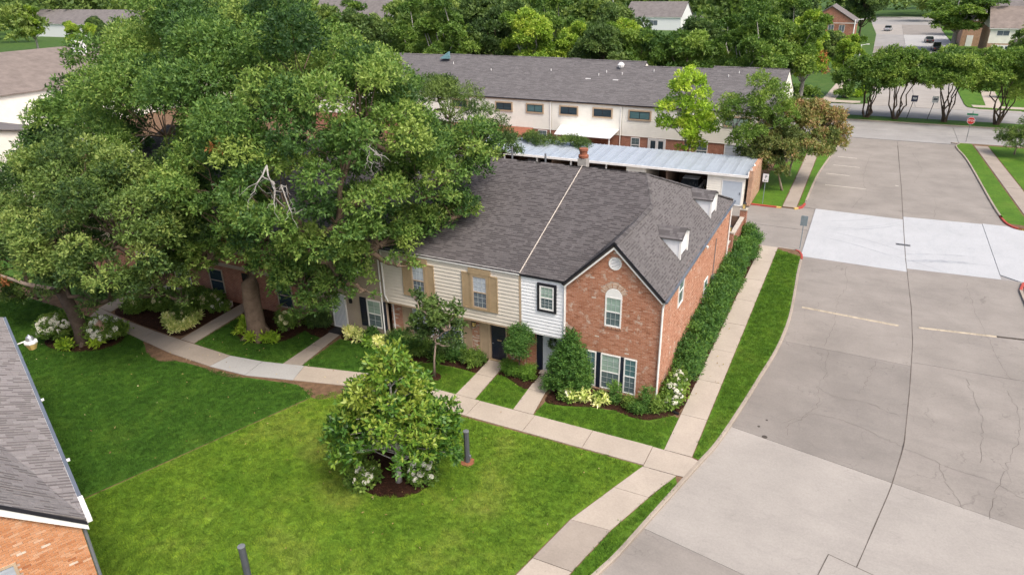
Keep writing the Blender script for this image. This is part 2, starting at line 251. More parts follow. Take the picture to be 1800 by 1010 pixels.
# ------------------------------------------------------------------ mesh helpers
ROOT = {}
class MB:
    def __init__(s): s.v = []; s.f = []; s.c = []
    def add(s, vs, fs, c=0.5):
        n = len(s.v); s.v += [tuple(v) for v in vs]; s.f += [tuple(i + n for i in f) for f in fs]; s.c += [c] * len(fs); return s
    def box(s, x0, x1, y0, y1, z0, z1, T=None, c=0.5):
        vs = [(x, y, z) for z in (z0, z1) for y in (y0, y1) for x in (x0, x1)]
        if T: vs = [T(*v) for v in vs]
        return s.add(vs, [(0, 2, 3, 1), (4, 5, 7, 6), (0, 1, 5, 4), (2, 6, 7, 3), (0, 4, 6, 2), (1, 3, 7, 5)], c)
    def prism(s, poly, z0, z1, c=0.5):
        n = len(poly); z0 = z0 if isinstance(z0, (list, tuple)) else [z0] * n; z1 = z1 if isinstance(z1, (list, tuple)) else [z1] * n
        vs = [(p[0], p[1], z) for p, z in zip(poly, z0)] + [(p[0], p[1], z) for p, z in zip(poly, z1)]
        fs = [tuple(range(n))[::-1], tuple(range(n, 2 * n))] + [(i, (i + 1) % n, n + (i + 1) % n, n + i) for i in range(n)]
        return s.add(vs, fs, c)
    def slab(s, pts, off):
        """polygon in space given a thickness vector"""
        n = len(pts); o = Vector(off); vs = [Vector(p) for p in pts] + [Vector(p) + o for p in pts]
        fs = [tuple(range(n))[::-1], tuple(range(n, 2 * n))] + [(i, (i + 1) % n, n + (i + 1) % n, n + i) for i in range(n)]
        return s.add(vs, fs)
    def tube(s, pts, rad, sides=6, c=0.5, cap=True):
        pts = [Vector(p) for p in pts]; n = len(pts); rad = rad if isinstance(rad, (list, tuple)) else [rad] * n
        vs = []; up = Vector((0.13, 0.21, 0.97))
        for i, p in enumerate(pts):
            t = (pts[min(i + 1, n - 1)] - pts[max(i - 1, 0)]).normalized()
            a = t.cross(up if abs(t.dot(up)) < 0.95 else Vector((1, 0, 0))).normalized(); b = t.cross(a)
            for k in range(sides):
                an = 2 * math.pi * k / sides; vs.append(p + (a * math.cos(an) + b * math.sin(an)) * rad[i])
        fs = [(i * sides + k, i * sides + (k + 1) % sides, (i + 1) * sides + (k + 1) % sides, (i + 1) * sides + k) for i in range(n - 1) for k in range(sides)]
        if cap: fs += [tuple(range(sides))[::-1], tuple(range((n - 1) * sides, n * sides))]
        return s.add(vs, fs, c)
    def lathe(s, prof, c0=(0, 0), sides=16):
        vs = [(c0[0] + r * math.cos(2 * math.pi * k / sides), c0[1] + r * math.sin(2 * math.pi * k / sides), z) for r, z in prof for k in range(sides)]
        n = len(prof)
        fs = [(i * sides + k, i * sides + (k + 1) % sides, (i + 1) * sides + (k + 1) % sides, (i + 1) * sides + k) for i in range(n - 1) for k in range(sides)]
        fs += [tuple(range(sides))[::-1], tuple(range((n - 1) * sides, n * sides))]
        return s.add(vs, fs)
    def mesh(s, name):
        me = bpy.data.meshes.new(name); me.from_pydata(s.v, [], s.f)
        if len(set(s.c)) > 1:
            a = me.attributes.new('cv', 'FLOAT', 'FACE'); a.data.foreach_set('value', np.array(s.c, 'f'))
        return me
def link(name, me, mat=None, parent=None, smooth=False):
    o = bpy.data.objects.new(name, me); col.objects.link(o)
    if mat is not None and me is not None and not me.materials: me.materials.append(M[mat])
    if smooth: me.polygons.foreach_set('use_smooth', [True] * len(me.polygons))
    if parent is not None:
        o.parent = parent
        if parent.name in ROOT: o.matrix_parent_inverse = ROOT[parent.name].inverted()
    return o
def obj(name, mb, mat, parent=None, smooth=False, bevel=0.0):
    me = mb.mesh(name)
    if bevel > 0:
        bm = bmesh.new(); bm.from_mesh(me); bmesh.ops.bevel(bm, geom=list(bm.edges), offset=bevel, segments=1, affect='EDGES', clamp_overlap=True); bm.to_mesh(me); bm.free()
    return link(name, me, mat, parent, smooth)
def tag(o, label, cat, group=None):
    o['label'] = label; o['category'] = cat
    if group: o['group'] = group
    return o
def thing(name, label, cat, loc=(0, 0, 0), group=None):
    o = bpy.data.objects.new(name, None); col.objects.link(o); o.location = loc; o.empty_display_size = 0.3
    ROOT[o.name] = Matrix.Translation(loc)
    return tag(o, label, cat, group)
def struct(name, mb, mat, label=None, parent=None, **k):
    o = obj(name, mb, mat, parent, **k)
    if parent is None: o['kind'] = 'structure'
    if label: o['label'] = label
    return o
def stuff(o, label=None):
    o['kind'] = 'stuff'
    if label: o['label'] = label
    return o
def quads(name, V, cv=None, mat=None, parent=None):
    """mesh from an (n,k,3) array of separate k-gons"""
    V = np.asarray(V, 'f'); n, k, _ = V.shape
    me = bpy.data.meshes.new(name); me.vertices.add(n * k); me.vertices.foreach_set('co', V.reshape(-1))
    me.loops.add(n * k); me.loops.foreach_set('vertex_index', np.arange(n * k, dtype='i'))
    me.polygons.add(n); me.polygons.foreach_set('loop_start', np.arange(0, n * k, k, dtype='i'))
    if cv is not None:
        a = me.attributes.new('cv', 'FLOAT', 'FACE'); a.data.foreach_set('value', np.asarray(cv, 'f'))
    me.update(calc_edges=True)
    return link(name, me, mat, parent)
def inpoly(x, y, poly):
    x = np.asarray(x); y = np.asarray(y); r = np.zeros(x.shape, bool); n = len(poly)
    for i in range(n):
        (x1, y1), (x2, y2) = poly[i][:2], poly[(i + 1) % n][:2]
        if y1 == y2: continue
        c = ((y1 > y) != (y2 > y)) & (x < (x2 - x1) * (y - y1) / (y2 - y1) + x1); r ^= c
    return r
def smoothline(pts, n=4):
    out = []; P = [Vector((*p, 0)) if len(p) == 2 else Vector(p) for p in pts]
    for i in range(len(P) - 1):
        a, b, c, d = P[max(i - 1, 0)], P[i], P[i + 1], P[min(i + 2, len(P) - 1)]
        for k in range(n):
            t = k / n; out.append(0.5 * ((2 * b) + (c - a) * t + (2 * a - 5 * b + 4 * c - d) * t * t + (3 * b - 3 * c + d - a) * t ** 3))
    out.append(P[-1]); return [(p.x, p.y) for p in out]

# ------------------------------------------------------------------ ground, roads, kerbs
struct('ground', MB().add([(-1500, -600, -0.30), (1500, -600, -0.30), (1500, 2500, -0.30), (-1500, 2500, -0.30)], [(0, 1, 2, 3)]), 'turf_rough', 'open ground reaching the horizon')
KL = smoothline([(-9.0, -42), (-5.2, -30), (-1.8, -20), (0.1, -14), (1.08, -10.95), (1.47, -9.7), (2.02, -7.34), (2.63, -4.73), (2.95, -3.39), (3.29, -1.96), (3.70, 0.83), (4.16, 4.61), (4.54, 8.01), (4.69, 11.82), (4.55, 16.0), (4.39, 19.34), (4.33, 22.3)])
KLe = KL + [(4.25, 22.9), (4.05, 23.4), (3.75, 23.65)]
KN = smoothline([(2.9, 34.2), (3.2, 34.45), (3.28, 36.5), (3.48, 46.5), (4.3, 58), (4.64, 63.2), (4.3, 65.4), (3.4, 66.2)], 5)
KE2 = smoothline([(19.9, 35.0), (18.6, 35.1), (17.95, 36.2), (17.7, 38.2), (17.45, 43), (16.9, 57.7), (16.3, 64.2), (16.7, 66.0), (18.0, 66.7), (40, 67.0)], 5)
KE1 = [(17.45, 23.2)] + [(17.2, 21.8), (17.3, 10), (17.2, 0), (15.5, -10), (12, -22), (7, -42)]
rd = struct('road', MB().add([(-160, -60, -0.16), (160, -60, -0.16), (160, 320, -0.16), (-160, 320, -0.16)], [(0, 1, 2, 3)]), 'conc_street', 'concrete roadway with joints and cracks')
CJ = [(3.5, -20), (7.2, -12), (8.92, -6.69), (9.92, -1.92), (10.43, 1.37), (10.74, 6.48), (10.97, 11.64), (11.0, 16.3), (10.8, 25.3), (10.75, 34.9), (10.72, 44), (10.5, 66)]
def cjx(y):
    for (x0, y0), (x1, y1) in zip(CJ, CJ[1:]):
        if y0 <= y <= y1: return x0 + (x1 - x0) * (y - y0) / (y1 - y0)
    return CJ[0][0]
def klx(y, L=KL):
    for (x0, y0), (x1, y1) in zip(L, L[1:]):
        if y0 <= y <= y1: return x0 + (x1 - x0) * (y - y0) / (y1 - y0)
    return L[-1][0]
def ker(y):
    P = sorted([(p[1], p[0]) for p in KE1]); return float(np.interp(y, [p[0] for p in P], [p[1] for p in P]))
jb = MB()
def road_slab(ylist, side, mat, dz=0.0, tilt=(0, 0), xl=None, xr=None):
    """a concrete panel between two cross joints; tilt = extra y at each side for joints not square to the road"""
    y0, y1 = ylist; n = 7; g = 0.014; L = []; Rr = []
    for i in range(n):
        y = y0 + (y1 - y0) * i / (n - 1); y = min(max(y, y0 + g * .7), y1 - g * .7); t = (1 - i / (n - 1)) * tilt[0] + i / (n - 1) * tilt[1]
        if side == 'L': a = (klx(y) - 0.02 if y < 22.5 else (xl if xl is not None else 3.2)) if xl is None else xl; b = cjx(y) - g
        else: a = cjx(y) + g; b = xr if xr is not None else (ker(y) + 0.05 if y < 23 else 17.4)
        f = lambda x: y + t * ((x - 3.0) / 14.0 - 0.07)
        for _ in range(6):
            if side == 'L': b = cjx(f(b)) - g; a = klx(f(a)) - 0.02 if (xl is None and f(a) < 22.5) else a
            else: a = cjx(f(a)) + g
        L.append((a, f(a))); Rr.append((b, f(b)))
    return struct('slab', MB().prism(L + Rr[::-1], -0.155, -0.10 + dz), mat, parent=rd)
road_slab((-8.45, -0.35), 'L', 'conc_road_light', tilt=(-2.6, -2.6)); road_slab((-8.45, -0.35), 'R', 'conc_road_light', 0.003, (-2.6, -2.6))
road_slab((-16.5, -8.45), 'L', 'conc_road', 0.002, (-2.6, -2.6)); road_slab((-16.5, -8.45), 'R', 'conc_road_light', 0.0, (-2.6, -2.6))
road_slab((-0.35, 9.05), 'L', 'conc_road_grey', 0.001, (-2.6, -0.3)); road_slab((-0.35, 9.05), 'R', 'conc_road', 0.0, (-2.6, 0.6))
road_slab((9.05, 22.7), 'L', 'conc_road', 0.002, (-0.3, -0.4)); road_slab((9.05, 22.7), 'R', 'conc_road', 0.004, (0.6, 0.9))
road_slab((22.7, 34.7), 'L', 'conc_white', 0.004, (-0.4, -0.6), xl=4.15); road_slab((22.7, 34.7), 'R', 'conc_white', 0.003, (0.9, 1.0), xr=16.3)
struct('slab', MB().prism([(16.34, 24.4), (18.0, 23.1), (24, 22.4), (34, 22.4), (34, 35.6), (16.34, 35.7)], -0.155, -0.096), 'conc_white', parent=rd)
road_slab((34.7, 65.8), 'L', 'conc_road', 0.0, (-0.6, 0), xl=2.8); road_slab((34.7, 65.8), 'R', 'conc_road', 0.002, (1.0, 0), xr=18.2)
for i, (a, b) in enumerate(((-40, -18.2), (-18.2, -8.6), (-8.6, 4.11))):
    struct('slab', MB().prism([(a + .02, 23.2), (b - .02, 23.2), (b - .02, 28.6), (a + .02, 28.6)], -0.155, -0.101 - 0.002 * i), 'conc_road', parent=rd)
    struct('slab', MB().prism([(a + .02, 28.65), (b - .02, 28.65), (b - .02, 34.6), (a + .02, 34.6)], -0.155, -0.103 + 0.002 * i), 'conc_road', parent=rd)
for i in range(12):     # cross street lanes, both sides of the median
    x0 = -70 + i * 12.4
    struct('slab', MB().prism([(x0 + .02, 66.1), (x0 + 12.38, 66.1), (x0 + 12.38, 71.4), (x0 + .02, 71.4)], -0.155, -0.10 + 0.003 * (i % 2)), 'conc_street', parent=rd)
    struct('slab', MB().prism([(x0 + .02, 71.45), (x0 + 12.38, 71.45), (x0 + 12.38, 77.4), (x0 + .02, 77.4)], -0.155, -0.10 + 0.004 * (i % 2)), 'conc_street', parent=rd)
    struct('slab', MB().prism([(x0 + .02, 80.9), (x0 + 12.38, 80.9), (x0 + 12.38, 90.6), (x0 + .02, 90.6)], -0.155, -0.10 + 0.002 * (i % 2)), 'conc_street', parent=rd)
for i, (y0, y1) in enumerate(((90.7, 108), (108, 140), (140, 185), (185, 225), (225, 270))):
    for j, (a, b) in enumerate(((3.0, 12.9), (12.95, 26))):
        struct('slab', MB().prism([(a, y0 + .04), (b, y0 + .04), (b, y1), (a, y1)], -0.155, -0.10 + 0.003 * ((i + j) % 2)), ('conc_road_light', 'conc_street', 'conc_walk_new', 'conc_road_light', 'conc_road')[(i * 2 + j) % 5] if i > 1 else 'conc_road_light', parent=rd)
# inspection cover, patch, drain, faded bay lines
struct('patch', MB().prism([(7.55, -8.6), (8.0, -6.55), (9.6, -6.95), (9.2, -9.0)], -0.155, -0.088), 'conc_road_light', parent=rd)
def ribbon(pts, w, z, name, mat):
    vs = []; fs = []
    for i, p in enumerate(pts):
        a, b = pts[max(i - 1, 0)], pts[min(i + 1, len(pts) - 1)]; d = Vector((b[0] - a[0], b[1] - a[1])).normalized(); ww = w if not callable(w) else w(i / (len(pts) - 1))
        vs += [(p[0] - d.y * ww / 2, p[1] + d.x * ww / 2, z), (p[0] + d.y * ww / 2, p[1] - d.x * ww / 2, z)]
    for i in range(len(pts) - 1): fs.append((2 * i, 2 * i + 1, 2 * i + 3, 2 * i + 2))
    return struct(name, MB().add(vs, fs), mat, parent=rd)
rc = random.Random(3)
def jag(pts, n=7, amp=0.09):
    out = []
    for (x0, y0), (x1, y1) in zip(pts, pts[1:]):
        for k in range(n):
            t = k / n; out.append((x0 + (x1 - x0) * t + rc.uniform(-amp, amp), y0 + (y1 - y0) * t + rc.uniform(-amp, amp)))
    return out + [pts[-1]]
CRACKS = [[(13.3, 8.6), (13.4, 7.0), (13.6, 5.0), (13.4, 3.2), (13.2, 1.4)], [(15.0, 8.2), (15.1, 6.0), (14.9, 4.0), (14.2, 1.8), (13.6, -0.4), (13.2, -2.2)], [(6.9, 8.9), (7.0, 6.5), (6.7, 4.8), (6.9, 3.2), (6.3, 1.6)],
          [(5.6, 1.0), (6.6, 2.2), (8.0, 2.4), (9.4, 1.7), (10.4, 1.3)], [(10.5, 1.2), (12.0, 0.6), (13.4, 0.3), (15, -0.7), (16.4, -1.0)], [(11.6, 0.8), (11.9, -0.6), (12.4, -2.0)], [(9.2, 8.7), (9.0, 7.2), (8.8, 5.9), (8.5, 5.0)],
          [(14.2, 22.2), (14.3, 18.5), (14.6, 14.5), (14.9, 11.8), (15.2, 9.6)], [(7.2, 22), (7.3, 18), (6.9, 15), (7.0, 12.4), (6.7, 9.4)], [(12.0, 60), (12.6, 52), (11.9, 47), (13.4, 42), (13.0, 36)], [(7.9, 58), (7.4, 48), (7.8, 41), (6.9, 36)], [(6.3, 1.6), (5.7, 0.8), (5.9, 0.1)], [(6.7, 4.8), (7.6, 4.2), (8.8, 4.4), (10.3, 3.7)]]
for c in CRACKS:
    o = ribbon(jag(c), lambda t: rc.uniform(0.004, 0.016), -0.0925, 'crack', 'crack_brown')
ribbon([(cjx(y), y) for y in np.arange(-6.7, 25.4, .5)], lambda t: rc.uniform(0.018, 0.045), -0.091, 'joint_seal', 'crack_brown')
ribbon([(10.8, 25.4), (10.75, 34.9), (10.72, 44), (10.5, 63)], lambda t: 0.045, -0.0915, 'joint_seal', 'crack_brown')
for i, (x0, x1, y) in enumerate(((4.7, 6.6, 55), (4.5, 7.0, 51), (4.1, 6.2, 47.2), (4.3, 7.8, 42.8), (10.2, 10.5, 45))):
    ribbon([(x0, y), (x1, y - 0.15)], 0.10, -0.0918, 'bay_line', 'paint_faded')
def arc(cx, cy, r, a0, a1, n=18): return [(cx + r * math.cos(R(a0 + (a1 - a0) * k / n)), cy + r * math.sin(R(a0 + (a1 - a0) * k / n))) for k in range(n + 1)]
for (cx, cy, r, a0, a1, w) in ((3.0, 38.5, 7.2, -78, -28, .16), (3.0, 38.5, 8.9, -80, -30, .14), (2.5, 39.5, 10.4, -76, -34, .2), (1.5, 14, 14.0, 82, 50, .18), (1.5, 14, 15.6, 80, 48, .15), (4, 12.5, 14.2, 72, 46, .12), (17, 14, 13.5, 122, 96, .22), (17, 14, 12.0, 118, 92, .2), (16.5, 14.5, 11.6, 121, 98, .5)):
    ribbon([p for p in arc(cx, cy, r, a0, a1) if 22.9 < p[1] < 34.3 and 4.3 < p[0] < 16.1], lambda t: w * rc.uniform(.35, 1.0) * math.sin(math.pi * min(1, max(.04, t))), -0.0922 + rc.uniform(-.0006, .0006), 'tyre_mark', 'tyre_mark')
for q in ([(7.55, -8.6), (8.0, -6.55)], [(8.0, -6.55), (9.6, -6.95)], [(9.6, -6.95), (9.2, -9.0)]): ribbon(q, .03, -.0872, 'joint_seal', 'crack_brown')
dg = MB()
for k in range(12): dg.box(10.22 + k * 0.078, 10.27 + k * 0.078, 27.9, 28.14, -0.095, -0.082)
dg.box(10.19, 11.17, 27.87, 27.9, -0.095, -0.08); dg.box(10.19, 11.17, 28.14, 28.17, -0.095, -0.08)
tag(obj('drain_grate', dg, 'black_metal'), 'dark slotted drain grate on the centre joint of the white concrete band', 'drain grate')
for (x, y, r, n) in ((5.0, -0.45, 0.12, 1), (4.65, 0.25, 0.06, 2), (4.9, 0.9, 0.05, 3)):
    tag(obj('valve_cover', MB().lathe([(r, -0.095), (r, -0.088), (r * 0.8, -0.084), (0.01, -0.084)], (x, y), 12), 'joint_dark'), ('', 'larger round dark valve cover on the road near the kerb', 'small dark valve cap on the road left of the larger cover', 'small dark valve cap on the road behind the others')[n], 'valve cover')
def speed_hump(x0, x1, y0, y1, label):
    t = thing('speed_hump', label, 'speed hump', (x0, y0, -0.1), 'worn yellow speed humps across the road'); n = 6
    for k in range(n):
        a, b = k / n, (k + 1) / n; m = MB(); xa, xb = x0 + (x1 - x0) * a + 0.01, x0 + (x1 - x0) * b - 0.01; ya, yb = y0 + (y1 - y0) * a, y0 + (y1 - y0) * b
        pr = [(-0.1, 0), (-0.06, 0.03), (0, 0.042), (0.06, 0.03), (0.1, 0)]
        vs = [(xa, ya + p, -0.099 + q) for p, q in pr] + [(xb, yb + p, -0.099 + q) for p, q in pr]
        m.add(vs, [(i, i + 1, i + 6, i + 5) for i in range(4)] + [(0, 1, 2, 3, 4), (9, 8, 7, 6, 5)])
        obj('hump_block', m, 'joint_dark' if (x1 > 12 and k >= 4) else 'bump_yellow', t)
speed_hump(5.1, 10.3, 13.94, 13.6, 'worn yellow speed hump left of the centre joint'); speed_hump(11.3, 17.0, 13.8, 14.6, 'worn yellow speed hump right of the centre joint, darker at its end')

def kerb(name, line, mat, side=1, w=0.15, top=0.03, label=None):
    pr = [(0, -0.2), (0.0, top - 0.03), (0.03, top), (w, top), (w, -0.2)]; vs = []; fs = []; n = len(pr)
    for i, p in enumerate(line):
        a, b = line[max(i - 1, 0)], line[min(i + 1, len(line) - 1)]; d = Vector((b[0] - a[0], b[1] - a[1])).normalized(); nx, ny = d.y * side, -d.x * side
        for o, z in pr: vs.append((p[0] - nx * o, p[1] - ny * o, z))
    for i in range(len(line) - 1):
        for k in range(n - 1): fs.append((i * n + k, i * n + k + 1, (i + 1) * n + k + 1, (i + 1) * n + k))
    fs += [tuple(range(n)), tuple(range((len(line) - 1) * n, len(line) * n))]
    return struct(name, MB().add(vs, fs), mat, label)
kerb('kerb', [p for p in KL if p[1] < 21.9], 'kerb_grey', 1, label='grey concrete kerb along the near grass strip')
kerb('kerb', [(4.34, 21.95), (4.33, 22.3), (4.25, 22.9), (4.05, 23.4), (3.75, 23.65)], 'kerb_red', 1, label='short red painted kerb end at the alley mouth')
kerb('kerb', [(3.75, 23.65), (2.55, 23.7)], 'kerb_grey', 1)
kerb('kerb', [p for p in KN if p[1] > 35.6], 'kerb_grey', 1, label='grey concrete kerb along the far grass strip')
kerb('kerb', [(2.85, 34.0), (3.12, 34.35), (3.22, 34.9), (3.27, 35.6)], 'kerb_red', 1, label='red painted kerb corner beyond the alley')
kerb('kerb', [(-1.0, 33.65), (0.2, 33.62), (1.1, 33.6)], 'kerb_red', 1, label='red painted kerb beside the carport'); kerb('kerb', [(1.1, 33.6), (1.5, 33.62)], 'kerb_yellow', 1); kerb('kerb', [(2.55, 33.75), (2.85, 34.0)], 'kerb_yellow', 1)
kerb('kerb', [p for p in KE2 if p[1] > 37.5], 'kerb_grey', -1, label='grey concrete kerb of the far right grass strip'); kerb('kerb', [p for p in KE2 if p[1] <= 38.3 and p[0] < 19.3], 'kerb_red', -1, label='red painted kerb curve beside the white concrete'); kerb('kerb', [p for p in KE2 if p[0] >= 18.6 and p[1] < 40], 'kerb_yellow', -1)
kerb('kerb', [(19.5, 23.7), (18.2, 23.6), (17.5, 23.1), (17.2, 21.8)], 'kerb_red', -1, label='red painted kerb corner at the right edge of the photograph'); kerb('kerb', KE1[1:], 'kerb_grey', -1)
# raised blocks of soil between the kerbs
def inset(line, o, side=1):
    out = []
    for i, p in enumerate(line):
        a, b = line[max(i - 1, 0)], line[min(i + 1, len(line) - 1)]; d = Vector((b[0] - a[0], b[1] - a[1])).normalized(); out.append((p[0] - d.y * side * o, p[1] + d.x * side * o))
    return out
KLi = inset(KL, 0.14); KNi = inset([p for p in KN if 35.2 < p[1] < 65.6], 0.14)
struct('terrain', MB().prism(KLi + [(4.1, 22.9), (3.85, 23.4), (3.3, 23.55), (-140, 23.55), (-140, -42)], -0.2, -0.012), 'soil', 'bare soil under the lawns of the near block')
struct('terrain', MB().prism([(-140, 33.7), (2.6, 33.9), (3.0, 34.4)] + KNi + [(3.3, 66.0), (-140, 66)], -0.2, -0.012), 'soil', 'soil of the block behind the alley')
KE2i = inset([p for p in KE2 if p[0] < 19 and p[1] > 36], 0.14, -1)
struct('terrain', MB().prism([(140, 35.3), (18.7, 35.3)] + KE2i + [(18.2, 66.5), (140, 66.8)], -0.2, -0.012), 'soil', 'soil of the block across the road')
struct('terrain', MB().prism([(17.5, 22.9), (18.2, 23.4), (140, 23.5), (140, -42), (7.3, -42), (12.2, -22), (15.7, -10), (17.4, 0), (17.5, 10), (17.4, 21.8)], -0.2, -0.012), 'soil', 'soil of the near right block')
# median, far blocks
kerb('kerb', [(-100, 76.6), (0, 77.3), (24, 77.5), (100, 77.9)], 'kerb_grey', 1, top=0.06, label='dark kerb of the street median')
struct('median', MB().prism([(-100, 76.7), (0, 77.4), (24, 77.6), (100, 78.0), (100, 81.5), (24, 81.0), (0, 80.6), (-100, 79.8)], -0.2, 0.06), 'turf_mid', 'grass median of the cross street')
struct('terrain', MB().prism([(-300, 90.9), (5.2, 90.9), (6.6, 92.0), (7.0, 94), (7.0, 115), (5.8, 150), (5.5, 225), (2, 300), (-300, 300)], -0.2, 0.0), 'turf_rough', 'far left block beyond the cross street')
struct('terrain', MB().prism([(140, 92.2), (21, 92.3), (19.6, 93.4), (19.4, 96), (19.6, 150), (24, 190), (24, 245), (26, 300), (240, 300), (240, 92.2)], -0.2, 0.0), 'turf_mid', 'far right block beyond the cross street')
struct('pavement', MB().prism([(-60, 91.0), (4.6, 91.0), (5.6, 91.6), (5.6, 93.2), (-60, 93.0)], -0.1, 0.035), 'conc_walk', 'pale pavement beyond the cross street')
struct('pavement', MB().prism([(20.3, 93.2), (60, 92.4), (60, 94.4), (20.2, 95.0)], -0.1, 0.035), 'conc_walk', 'pale pavement at the far right corner')
struct('path', MB().prism([(22.0, 95.0), (24.0, 95.0), (24.6, 110), (22.6, 110)], -0.1, 0.03), 'conc_walk')
struct('path', MB().prism([(0.2, 93.1), (2.0, 93.1), (3.2, 118), (1.4, 118)], -0.1, 0.03), 'conc_walk')

# ------------------------------------------------------------------ walks (each slab a piece)
WALKS = []
def walk(name, label, quadlist, mats):
    base = MB()
    pts = [q for q in quadlist]
    o = None
    for i, q in enumerate(quadlist):
        WALKS.append(q); base.prism([Vector((*p, 0)).lerp(Vector((sum(x[0] for x in q) / len(q), sum(x[1] for x in q) / len(q), 0)), 0.012).to_tuple()[:2] for p in q], -0.15, 0.006)
    o = struct(name, base, 'joint_dark', label)
    for i, q in enumerate(quadlist):
        cx, cy = sum(x[0] for x in q) / len(q), sum(x[1] for x in q) / len(q); s = []
        for p in q:
            d = Vector((cx - p[0], cy - p[1])); d = d.normalized() * 0.014; s.append((p[0] + d.x, p[1] + d.y))
        dz = random.uniform(-0.004, 0.005)
        struct('slab', MB().prism(s, -0.1, [0.024 + dz + random.uniform(-0.003, 0.003) for _ in q]), mats[i % len(mats)] if isinstance(mats, list) else mats, parent=o)
    return o
fx = [-14.0, -10.6, -7.62, -4.72, -1.9, 0.82]
walk('front_walk', 'pale concrete slab walk in front of the townhouses', [[(a, -3.31 if a > -13 else -3.5), (b, -3.31), (b, -4.68), (a, -4.68 if a > -13 else -4.84)] for a, b in zip(fx, fx[1:])] + [[(0.82, -3.32), (2.5, -3.36), (2.86, -3.5), (2.58, -4.72), (2.2, -4.76), (0.82, -4.76)]], 'conc_walk')
st = [((-14.0, -3.5), (-14.0, -4.84)), ((-17.55, -4.29), (-17.11, -5.63)), ((-19.9, -4.87), (-19.69, -6.3)), ((-21.97, -5.12), (-22.1, -6.42)), ((-25.3, -5.0), (-25.2, -6.3)), ((-28.3, -4.85), (-28.1, -5.9)), ((-31, -4.62), (-30.9, -5.5)), ((-34.2, -4.1), (-33.6, -5.15))]
walk('curved_walk', 'curving concrete walk past the oaks with a bluish newer stretch', [[a[0], b[0], b[1], a[1]] for a, b in zip(st, st[1:])], ['conc_walk', 'conc_walk_new', 'conc_walk_new', 'conc_walk_old', 'conc_walk_old', 'conc_walk_old', 'conc_walk_old'])
sy = [-3.33, -0.42, 2.95, 6.35, 9.8, 13.3, 16.8, 20.3, 23.55]
walk('side_walk', 'straight concrete walk beside the hedge and brick side wall', [[(1.31, a), (2.49, a), (2.49, b), (1.31, b)] for a, b in zip(sy, sy[1:])], 'conc_walk')
w2 = [((0.80, -4.78), (2.2, -4.78)), ((0.16, -6.5), (1.55, -6.5)), ((-0.72, -8.9), (0.8, -8.8)), ((-1.2, -11.2), (0.25, -11.2)), ((-1.75, -13.8), (-0.3, -13.8)), ((-2.5, -17), (-1.0, -17)), ((-3.6, -21), (-2.1, -21))]
walk('kerbside_walk', 'concrete walk slanting down along the near kerb', [[a[0], b[0], b[1], a[1]] for a, b in zip(w2, w2[1:])], ['conc_walk', 'conc_walk', 'conc_walk_old'])
walk('oak_path', 'worn concrete path beside the big oak trunk', [[(-26.05, -4.9), (-24.95, -4.95), (-25.2, -2.6), (-26.25, -2.6)], [(-26.25, -2.6), (-25.2, -2.6), (-25.5, 0.2), (-26.45, 0.2)]], 'conc_walk_old')
walk('door_path', 'concrete path to the white security door', [[(-18.75, -4.62), (-17.7, -4.32), (-17.95, -2.3), (-18.8, -2.3)], [(-18.8, -2.3), (-17.95, -2.3), (-18.15, -0.15), (-18.85, -0.15)]], 'conc_walk_old')
walk('door_path', 'concrete path to the navy front door', [[(-8.95, -3.3), (-7.9, -3.3), (-7.98, -1.2), (-8.98, -1.2)], [(-8.98, -1.2), (-7.98, -1.2), (-8.05, 0.42), (-9.05, 0.42)]], 'conc_walk')
walk('door_path', 'concrete path to the wreathed pale door', [[(-5.85, -3.3), (-4.82, -3.3), (-5.05, -1.4), (-5.95, -1.4)], [(-5.95, -1.4), (-5.05, -1.4), (-5.1, 0.42), (-6.05, 0.42)]], 'conc_walk')
walk('oak_path', 'shaded concrete path leading off behind the left oak', [[(-33.0, -4.2), (-34.2, -4.1), (-34.8, -1.6), (-33.6, -1.5)], [(-33.6, -1.5), (-34.8, -1.6), (-35.2, 1.5), (-34.0, 1.5)]], 'conc_walk_old')
walk('far_walk', 'concrete walk between grass strips beyond the alley', [[(1.55, a), (2.65, a), (2.65 + 0.02 * (b > 44), b), (1.6, b)] for a, b in zip((33.95, 39, 44, 50, 57), (39, 44, 50, 57, 65))], 'conc_walk_old')
walk('far_walk', 'concrete walk across the road at the right edge', [[(19.7 - 0.3 * i, 35.6 + 6 * i), (21.0 - 0.3 * i, 35.6 + 6 * i), (20.7 - 0.3 * i, 41.6 + 6 * i), (19.4 - 0.3 * i, 41.6 + 6 * i)] for i in range(5)], 'conc_walk_old')

